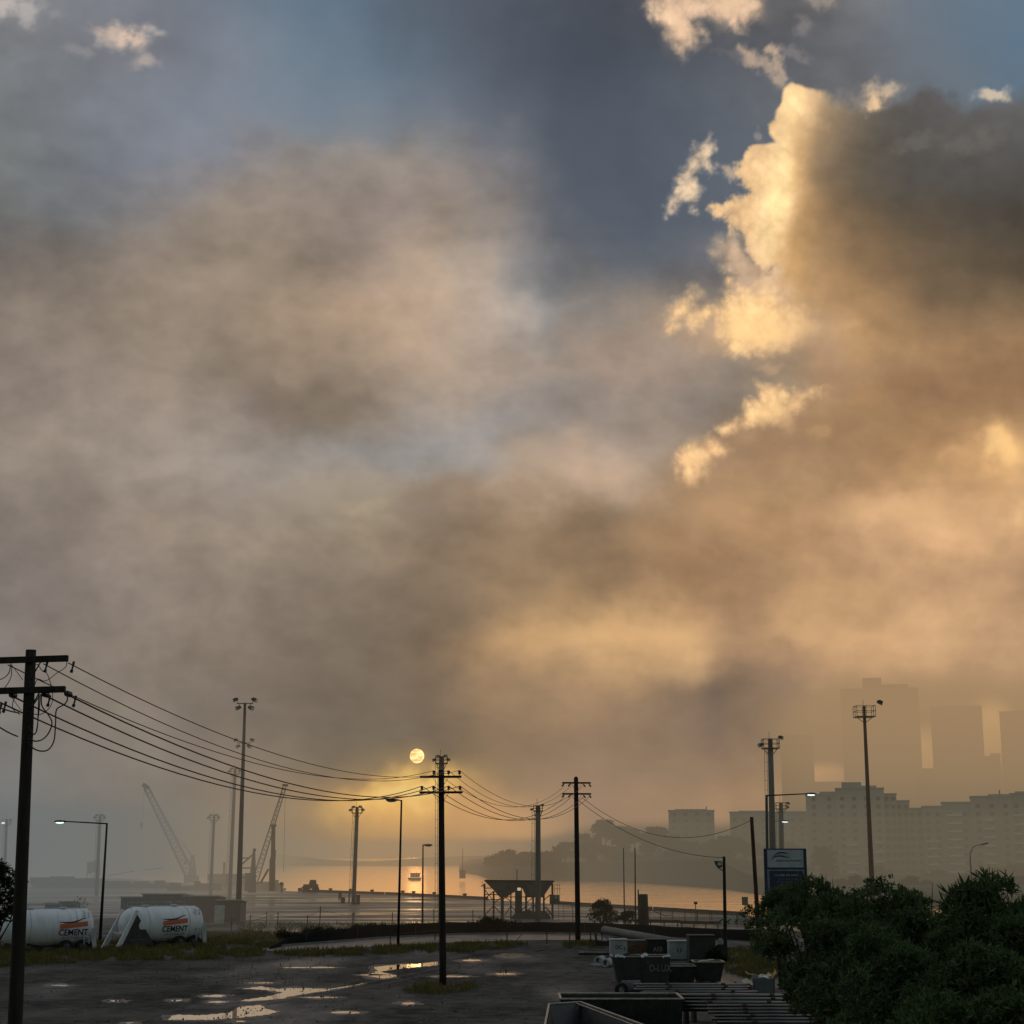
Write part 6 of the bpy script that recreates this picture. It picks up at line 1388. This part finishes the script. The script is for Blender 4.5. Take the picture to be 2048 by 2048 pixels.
def whorl_crown(root, lumps, n_w, leaves, ln, wd, m, up=.55, nm='crown', shell=.4):
    P, O = lump_points(lumps, n_w, shell)
    n = len(P); O = O * (1 - up) + np.array((0, 0, 1)) * up + RS.randn(n, 3) * .25
    O /= np.linalg.norm(O, axis=1, keepdims=True)
    PP = np.repeat(P, leaves, 0); OO = np.repeat(O, leaves, 0); D = OO * .55 + RS.randn(len(PP), 3) * .75
    PP = PP + RS.randn(len(PP), 3) * .03
    return leaf_mesh(nm, PP, D, ln * (.45 + 1.0 * RS.rand(len(PP))) * np.repeat(.7 + .6 * RS.rand(n), leaves), wd * (.7 + .7 * RS.rand(len(PP))), m, root)
def shrub(px, py_top, Y, hw, label, n_l=28, n_w=96, leaves=8, ln=.155, wd=.055, m=None, low=.3, dep=None, group=None, spiky=False):
    top = At(px, py_top, Y).z; base = Vector((At(px, HZ, Y).x, Y, 0)); root = thing('shrub', label, 'shrub', base, 0, group)
    H = top; lumps = []
    for i in range(n_l):
        a = random.uniform(0, 2 * math.pi); k = math.sqrt(random.random()); x = hw * k * math.cos(a); y = (dep or hw) * .8 * k * math.sin(a)
        zmax = H * (1 - .30 * k ** 2); z = random.uniform(low * H, zmax) if random.random() < .45 else zmax - random.uniform(.2, .8)
        r = random.uniform(.45, .85) * min(1, hw / 2 + .3); z = min(z, zmax - r * .55); lumps.append(((x, y, max(r * .6, z)), (r, r, r * .85)))
    whorl_crown(root, lumps, n_w, leaves, ln, wd, m or M_OLE)
    stems(root, 7, H * .82, hw * .75, .06)
    tw = MB()
    for i in range(9):
        a = random.uniform(0, 6.28); k = random.uniform(.2, .9) * hw; x, y = k * math.cos(a), k * .8 * math.sin(a); zt = H * (1 - .3 * (k / hw) ** 2) + random.uniform(-.05, .3)
        tw.tube([(x * .7, y * .7, zt - 1.3), (x * .95, y * .95, zt - .5), (x * 1.05 + random.uniform(-.1, .1), y, zt)], [.022, .014, .006], 5)
    tw.build('twig', M_BARK, root, True)
    return root
shrub(1556, 1768, 84, 1.55, 'leggy shrub in front of the port sign, at the left end of the shrub bank', 20, 60, low=.45)
shrub(1640, 1752, 52, 1.7, 'tall rounded shrub right of the port sign', 24)
shrub(1742, 1764, 50, 1.5, 'shrub just right of the slender brown mast', 22)
shrub(1835, 1768, 49, 1.2, 'shrub with spiky top in the middle of the shrub bank', 20)
shrub(1975, 1762, 44, 1.2, 'tallest spiky shrub at the right edge of the frame', 22, 60, 10, .30, .055)
shrub(2052, 1800, 43, 1.1, 'dense shrub cut off by the right frame edge', 16)
shrub(1880, 1858, 45, 1.5, 'lower shrub filling the dip between the spiky shrubs', 20)
shrub(1652, 1846, 49, 1.15, 'lower shrub in front of the leggy shrub, beside the rubbish crate', 20, low=.5)
shrub(1735, 1862, 44, 1.4, 'broad lower shrub in front of the rounded shrub', 24, low=.42)
shrub(1800, 1900, 41, 1.6, 'broad lower shrub in the right foreground', 24)
shrub(1960, 1880, 39, 1.5, 'dark low shrub in the right foreground corner', 24)
shrub(1748, 1985, 40, 1.05, 'lowest shrub at the bottom edge right of the front pipes', 18)
shrub(1870, 1990, 37, 1.2, 'low shrub at the bottom edge near the right corner', 18)
shrub(2010, 1985, 36, 1.1, 'low shrub in the very bottom right corner', 18)
def bush(px, py_top, py_base, hwpx, label, n_l=10, n_w=46, leaves=5, ln=.16, wd=.07, nm='bush', flat=1.0, m=None):
    b = G(px, py_base); s_ = F / (b.y * .985); H = (py_base - py_top) / s_; hw = hwpx / s_; root = thing(nm, label, 'bush', b); lumps = []
    for i in range(n_l):
        a = random.uniform(0, 2 * math.pi); k = random.random() ** .6; r = random.uniform(.28, .45) * min(hw, H) * 1.1
        zc = max(r * .5, (H - r) * (1 - .55 * k * k) * random.uniform(.45, 1)); lumps.append(((max(0, hw - r) * k * math.cos(a), max(0, hw - r) * .7 * k * math.sin(a), zc), (r * 1.2, r, r * .9)))
    whorl_crown(root, lumps, n_w, leaves, ln, wd, m or M_BUSH); stems(root, 5, H * .7, hw * .6, .04); return root
bush(1205, 1786, 1858, 32, 'round dark shrub standing between the round-topped pole and the bare thin poles', 16, 60)
bush(1255, 1815, 1858, 26, 'low bush right of the round shrub at the foot of the bare thin poles', 10, 40)
bush(985, 1829, 1866, 70, 'wide low dark bush in front of the loading hopper', 16, 50)
bush(735, 1842, 1868, 46, 'low dark bush left of the tall thin street lamp', 12, 40)
bush(640, 1850, 1878, 60, 'low scrubby bush at the left end of the dark barrier', 14, 36)
bush(575, 1856, 1882, 36, 'small scrubby bush right of the tallest mast foot', 10, 30)
bush(1430, 1895, 1930, 24, 'dull weedy bush beside the lidded bin', 8, 36)
bush(385, 1779, 1836, 22, 'small sparse dark tree rising over the grey sheds', 7, 30, nm='small_tree')
bush(160, 1786, 1836, 34, 'bare twiggy bush between the street lamp and the pale containers', 6, 14, 4)
bush(55, 1808, 1846, 60, 'scrubby bush row behind the left tanker', 10, 26)
# dark tree at the left frame edge
tb_ = At(-4, 1840, 92); tb_.z = 0; root = thing('tree', 'dark leafy tree cut off by the left frame edge', 'tree', tb_)
whorl_crown(root, [((random.uniform(-1.6, .75), random.uniform(-1.2, 1.2), random.uniform(2.6, 5.9)), (.7, .7, .65)) for _ in range(26)], 40, 6, .20, .09, M_BUSH)
mb = MB(); mb.tube([(0, 0, 0), (-.1, 0, 1.6), (-.3, 0, 3.2)], [.2, .16, .1], 8)
for i in range(6): a = i * 1.05; mb.tube([(-.1, 0, 1.5 + .25 * i), (.9 * math.cos(a) - .2, .8 * math.sin(a), 3 + .4 * i)], [.08, .03], 6)
mb.build('trunk', M_BARK, root, True)

# grass
def grass(polys, name):
    P = []; 
    for poly, n in polys:
        pl = np.array(poly, float); k = 0
        x0, y0 = pl.min(0); x1, y1 = pl.max(0)
        while k < n:
            xs = RS.uniform(x0, x1, n); ys = RS.uniform(y0, y1, n); ins = poly_sd(xs, ys, poly, 50) > 0
            dens = fbm(xs, ys * 4, 40, 3, 3, 7) + .35 + .3 * RS.rand(n) > .25
            for x, y in zip(xs[ins & dens], ys[ins & dens]):
                P.append(tuple(G(x, y))); k += 1
                if k >= n: break
    P = np.array(P); n = len(P); D = np.stack([RS.randn(n) * .35, RS.randn(n) * .35, np.ones(n)], 1)
    o = leaf_mesh(name, P, D, .16 + .32 * RS.rand(n) ** 1.6, .035 + .03 * RS.rand(n), M_GRASS, None); return o
gr = grass([([(-20, 1905), (200, 1900), (400, 1893), (520, 1902), (560, 1912), (420, 1920), (300, 1922), (120, 1928), (-20, 1936)], 13000), ([(-20, 1890), (200, 1886), (410, 1880), (420, 1896), (200, 1902), (-20, 1908)], 9000),
            ([(400, 1868), (520, 1866), (600, 1880), (540, 1897), (420, 1892)], 4000),
            ([(520, 1905), (700, 1899), (870, 1890), (1000, 1886), (1060, 1890), (960, 1906), (820, 1908), (600, 1916)], 7000),
            ([(800, 1978), (870, 1972), (960, 1976), (930, 1986), (860, 1992), (810, 1986)], 800),
            ([(200, 1925), (700, 1915), (1000, 1915), (1080, 1940), (900, 1990), (600, 1980), (300, 1970)], 260),
            ([(1120, 1886), (1200, 1884), (1190, 1898), (1130, 1898)], 800),
            ([(1440, 1900), (1560, 1893), (1580, 1950), (1520, 1968), (1452, 1945)], 5000),
            ([(470, 1848), (700, 1848), (900, 1846), (900, 1852), (700, 1860), (560, 1872), (480, 1868)], 2500)], 'grass')
tag(gr, 'olive green rough grass growing along the lot and around the poles', 'grass', kind='stuff')

# loose stones over the lot
def gravel():
    n = 2600; xs = RS.uniform(-10, 1220, n * 3); ys = 1905 + 143 * RS.rand(n * 3) ** .8
    k = fbm(xs, ys * 5, 120, 4, 2, 9) + .25 * RS.rand(n * 3) > .12; xs, ys = xs[k][:n], ys[k][:n]; n = len(xs)
    base = np.array([[1, 0, 0], [-.5, .8, 0], [-.6, -.8, 0], [.1, 0, .8]]); V = np.empty((n, 4, 3))
    for i in range(n):
        g = G(xs[i], ys[i]); s_ = .025 + .06 * RS.rand() ** 3; a = RS.rand() * 6.28; c, d = math.cos(a), math.sin(a)
        b = base * s_ * (.7 + .6 * RS.rand(4, 3)); V[i] = np.stack([b[:, 0] * c - b[:, 1] * d + g.x, b[:, 0] * d + b[:, 1] * c + g.y, b[:, 2]], 1)
    me = bpy.data.meshes.new('gravel'); F_ = []
    for i in range(n): o = 4 * i; F_ += [(o, o + 1, o + 3), (o + 1, o + 2, o + 3), (o + 2, o, o + 3)]
    me.from_pydata(V.reshape(-1, 3).tolist(), [], F_); me.update()
    return link('gravel', me, mat_leaf('loose stone', (.03, .028, .026), (.20, .18, .16), .8, 0, .2))
tag(gravel(), 'loose pale and dark stones scattered over the muddy lot', 'gravel', kind='stuff')

# ------------------------------------------------------------------ far shore, headland and hills
def far_land():
    W = [(918, 1744), (930, 1746.5), (955, 1750), (978, 1758.5), (1030, 1759.5), (1100, 1760), (1200, 1762), (1300, 1767), (1440, 1777), (1500, 1786), (1580, 1800), (1700, 1815), (2300, 1826)]
    P = [G(x, y, -2.5) for x, y in W]; mb = MB(); vs = []; K = [(0, 0), (3, 1.6), (10, 7.5), (60, 9), (140, 9), (260, 12), (420, 14)]
    for i, p in enumerate(P):
        lowr = [.35, .75, 1][min(i, 2)] - .97 * min(1, max(0, (W[i][0] - 1440) / 90)); t = min(1, max(0, (p.x + 5) / 60)) * (1 - .85 * min(1, max(0, (p.x - 85) / 25))); 
        for d, h in K: vs.append((p.x * (1 + d / p.y * .9), p.y + d, -2.55 + (h if d < 5 else 1.6 + (h - 1.6) * (.5 + .5 * t) * lowr + random.uniform(-.3, .3))))
    n = len(K)
    for i in range(len(P) - 1):
        for k in range(n - 1): a = i * n + k; mb.f.append((a, a + n, a + n + 1, a + 1))
    mb.v = vs; return struct(mb.build('far_shore', mat('shore scrub', (.03, .032, .024), .9, 0, .4, .05), None, True))
far_land()
hv = []; hf = []
for i in range(60):
    x = -700 + i * 18; h = 7 + 6 * float(fbm(np.array([x * 1.0]), np.array([3.0]), 140, 4)[0]) + 2.5 * math.sin(i * .9)
    hv += [(x * 1.5, 1560, -4), (x * 1.5, 1575, max(1, h)), (x * 1.5, 1690, max(1, h) * .6)]
for i in range(59): hf += [(3 * i, 3 * i + 3, 3 * i + 4, 3 * i + 1), (3 * i + 1, 3 * i + 4, 3 * i + 5, 3 * i + 2)]
mb = MB(); mb.v = hv; mb.f = hf; struct(mb.build('hills', MATS['shore scrub'], None, True))
def tree_proto(H, R, label, n_l=12, n_w=34, seed=0, tall=1.0):
    random.seed(seed); root = thing('tree', label, 'tree'); lumps = []
    for i in range(n_l):
        a = random.uniform(0, 6.28); k = math.sqrt(random.random()); z = random.uniform(.35, 1) * H; w_ = R * (1 - .55 * abs(z / H - .6) / .6)
        r = R * random.uniform(.28, .42); lumps.append(((w_ * k * math.cos(a) * .8, w_ * k * math.sin(a) * .8, min(z, H - r * .6)), (r, r, r * .8 * tall)))
    whorl_crown(root, lumps, n_w, 3, .95, .5, M_FOG_TREE, .4)
    mb = MB(); mb.tube([(0, 0, -.5), (.1, 0, H * .3), (0, .1, H * .62)], [.32, .24, .1], 7)
    for i in range(5): a = i * 1.3; mb.tube([(0, 0, H * (.25 + .06 * i)), (R * .6 * math.cos(a), R * .6 * math.sin(a), H * (.5 + .08 * i))], [.12, .04], 5)
    mb.build('trunk', M_BARK, root, True); return root
LBT = ['round bushy tree on the misty far shore behind the hopper and poles', 'tall slender tree in the hazy wood across the water', 'broad spreading tree in the hazy wood across the water']
protos = [tree_proto(8, 4.2, LBT[0], 14, 34, 1), tree_proto(10.5, 3.4, LBT[1], 14, 32, 2, 1.3), tree_proto(7.5, 5.2, LBT[2], 16, 34, 3)]
used = [False] * 3
def far_tree(px, py_top, Y, kind, sc0=1.0):
    p = At(px, py_top, Y); Hh = [8, 10.5, 7.5][kind] * sc0; z = p.z - Hh * .96; loc = Vector((p.x, Y, z)); grp = ['round trees on the far shore', 'tall trees on the far shore', 'broad trees on the far shore'][kind]
    if not used[kind]: protos[kind].location = loc; protos[kind].scale = (sc0,) * 3; protos[kind]['group'] = grp; used[kind] = True
    else: dup(protos[kind], loc, random.uniform(0, 6.28), None, grp, (sc0,) * 3)
random.seed(8)
prof = [(985, 1712), (1002, 1706), (1015, 1704), (1035, 1709), (1052, 1708), (1075, 1712), (1095, 1706), (1115, 1694), (1130, 1688), (1150, 1690), (1168, 1672), (1190, 1674), (1203, 1650), (1213, 1644), (1225, 1656), (1240, 1657), (1255, 1662), (1270, 1664), (1290, 1668), (1308, 1658), (1322, 1660), (1340, 1672), (1360, 1680), (1385, 1688), (1410, 1690), (1430, 1684), (1450, 1676), (1470, 1678), (1490, 1684), (1510, 1690), (1540, 1694), (1560, 1700), (1580, 1690)]
for px, py in prof: far_tree(px + random.uniform(-3, 3), py, 655 if px > 1080 else 690, random.choice([0, 0, 2, 1]), random.uniform(.85, 1.15))
for i in range(60):                                                # slope below the skyline
    px = random.uniform(990, 1580); top = np.interp(px, [p[0] for p in prof], [p[1] for p in prof]); py = random.uniform(top + 12, 1745)
    if py > 1743: continue
    far_tree(px, py, random.uniform(610, 650) if px > 1080 else random.uniform(665, 688), random.choice([0, 2, 2]), random.uniform(.6, 1.0))
for px, py, s_ in [(1600, 1728, .9), (1650, 1700, 1.2), (1660, 1730, .9), (1755, 1735, .9), (1860, 1752, .9), (1880, 1745, 1.0), (1905, 1755, .8), (2000, 1740, 1.1), (2030, 1735, 1.2), (1500, 1735, .9), (1640, 1762, .8), (1790, 1768, .7)]: far_tree(px, py, 590, random.choice([0, 2]), s_)
for px, py, s_ in [(1560, 1728, .8), (1585, 1748, .7), (1615, 1755, .7), (1680, 1762, .6), (1715, 1756, .7), (1820, 1758, .7), (1850, 1765, .6), (1930, 1760, .7), (1955, 1752, .8), (1985, 1762, .6), (2040, 1758, .7)]: far_tree(px, py, 430, random.choice([0, 2]), s_)

# ------------------------------------------------------------------ apartment blocks and towers in the haze
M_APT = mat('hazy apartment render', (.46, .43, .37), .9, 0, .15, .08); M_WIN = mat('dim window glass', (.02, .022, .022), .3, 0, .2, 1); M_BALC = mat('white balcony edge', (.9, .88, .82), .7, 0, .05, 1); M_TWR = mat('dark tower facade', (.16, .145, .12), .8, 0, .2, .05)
def apartment(x0, x1, yt, Y, dep, label, blocks=(), balc=(), win=True, m=None, zb=-1.0, mast_px=None, storey=3.05):
    a = At(x0, yt, Y); b = At(x1, yt, Y); w_ = b.x - a.x; H = a.z - zb; root = thing('apartment_building', label, 'apartment building', ((a.x + b.x) / 2, Y, zb), -math.atan2((a.x + b.x) / 2, Y) * .92); m = m or M_APT
    MB().box((0, dep / 2, H / 2), (w_, dep, H)).build('wall', m, root); pp_ = MB()
    pp_.box((0, dep / 2, H + .25), (w_ + .5, dep + .5, .5)); pp_.build('parapet', m, root)
    for (bx0, bx1, by) in blocks:
        c = (At((bx0 + bx1) / 2, by, Y)).x - root.location.x; bw = (bx1 - bx0) * Y / F; bh = At(bx0, by, Y).z - zb - H
        MB().box((c, dep * .4, H + bh / 2 + .02), (bw, dep * .6, bh)).build('roof_block', m, root)
    if mast_px:
        c = At(mast_px[0], mast_px[1], Y); MB().tube([(c.x - root.location.x, dep * .4, H), (c.x - root.location.x, dep * .4, c.z - zb)], .25, 6).build('antenna', M_DARKSTEEL, root)
    n = int(H / storey); wc = max(2, int(w_ / 4.2)); ws = []
    if win:
        wm = MB()
        for i in range(n):
            for j in range(wc):
                if (i + 1) * storey < H - .3: wm.box((-w_ / 2 + (j + .5) * w_ / wc, -.05, i * storey + 1.9), (1.5, .14, 1.4))
        o = wm.build('window', M_WIN, root); o['kind'] = 'stuff' if n * wc > 100 else None
        if o['kind'] is None: del o['kind']
    for (px, wpx, y0_, y1_, n_) in balc:
        c = At(px, yt, Y).x - root.location.x
        for i in range(n_):
            z = At(px, y0_ + (y1_ - y0_) * i / max(1, n_ - 1), Y).z - zb; MB().box((c, -.6, z), (wpx * Y / F, 1.4, .85)).build('balcony', M_BALC, root)
    return root
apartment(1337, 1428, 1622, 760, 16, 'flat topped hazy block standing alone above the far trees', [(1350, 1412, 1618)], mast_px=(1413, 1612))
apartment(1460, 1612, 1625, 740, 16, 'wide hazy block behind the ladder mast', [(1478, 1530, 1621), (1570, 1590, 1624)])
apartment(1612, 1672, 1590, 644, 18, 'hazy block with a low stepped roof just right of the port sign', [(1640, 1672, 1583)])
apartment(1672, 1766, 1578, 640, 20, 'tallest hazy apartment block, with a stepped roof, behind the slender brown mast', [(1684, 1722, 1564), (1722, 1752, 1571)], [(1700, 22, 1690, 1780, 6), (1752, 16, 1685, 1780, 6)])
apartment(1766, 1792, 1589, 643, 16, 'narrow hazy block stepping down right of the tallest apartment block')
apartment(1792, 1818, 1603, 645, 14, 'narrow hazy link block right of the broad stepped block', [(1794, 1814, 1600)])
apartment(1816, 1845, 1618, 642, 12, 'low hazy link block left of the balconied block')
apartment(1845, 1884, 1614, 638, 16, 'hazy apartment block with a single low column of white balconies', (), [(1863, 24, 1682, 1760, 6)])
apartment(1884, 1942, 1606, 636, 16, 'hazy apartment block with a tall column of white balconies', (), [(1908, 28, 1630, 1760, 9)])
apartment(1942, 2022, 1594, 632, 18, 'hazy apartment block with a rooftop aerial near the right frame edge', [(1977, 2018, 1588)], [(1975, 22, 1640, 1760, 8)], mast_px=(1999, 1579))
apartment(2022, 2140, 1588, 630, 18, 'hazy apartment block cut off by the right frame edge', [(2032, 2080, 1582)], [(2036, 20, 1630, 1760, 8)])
def tower(x0, x1, yt, Y, label, steps=(), dep=26):
    a = At(x0, yt, Y); b = At(x1, yt, Y); w_ = b.x - a.x; root = thing('tower_block', label, 'tower', ((a.x + b.x) / 2, Y, 0), -math.atan2((a.x + b.x) / 2, Y)); H = a.z; w_ *= math.cos(root.rotation_euler.z)
    MB().box((0, dep / 2, H / 2), (w_, dep, H)).build('shaft', M_TWR, root)
    for (s0, s1, sy) in steps:
        c = At((s0 + s1) / 2, sy, Y); MB().box((c.x - root.location.x, dep / 2, (H + c.z) / 2 + .01), ((s1 - s0) * Y / F, dep * .7, c.z - H)).build('crown_block', M_TWR, root)
    bm_ = MB(); n = int(H / 4)
    for i in range(1, n): bm_.box((0, -.1, i * 4), (w_ * .96, .2, 1.5))
    o = bm_.build('window_band', M_WIN, root); return root
tower(1560, 1626, 1470, 930, 'left dim tower fading into the low cloud')
tower(1680, 1836, 1376, 930, 'tallest dim tower with a stepped crown half lost in the cloud', [(1725, 1815, 1368), (1725, 1762, 1354)])
tower(1860, 1963, 1412, 935, 'middle dim tower between the two bright gaps')
tower(1997, 2200, 1420, 935, 'right dim tower at the frame edge beyond the second bright gap')
tower(1620, 1690, 1563, 900, 'low dim block closing the bottom of the pinkish gap'); tower(1830, 1868, 1541, 900, 'low dim block at the foot of the narrow bright gap', [(1845, 1868, 1536)]); tower(1955, 2000, 1512, 905, 'low dim block at the foot of the right bright gap', [(1980, 2000, 1506)])
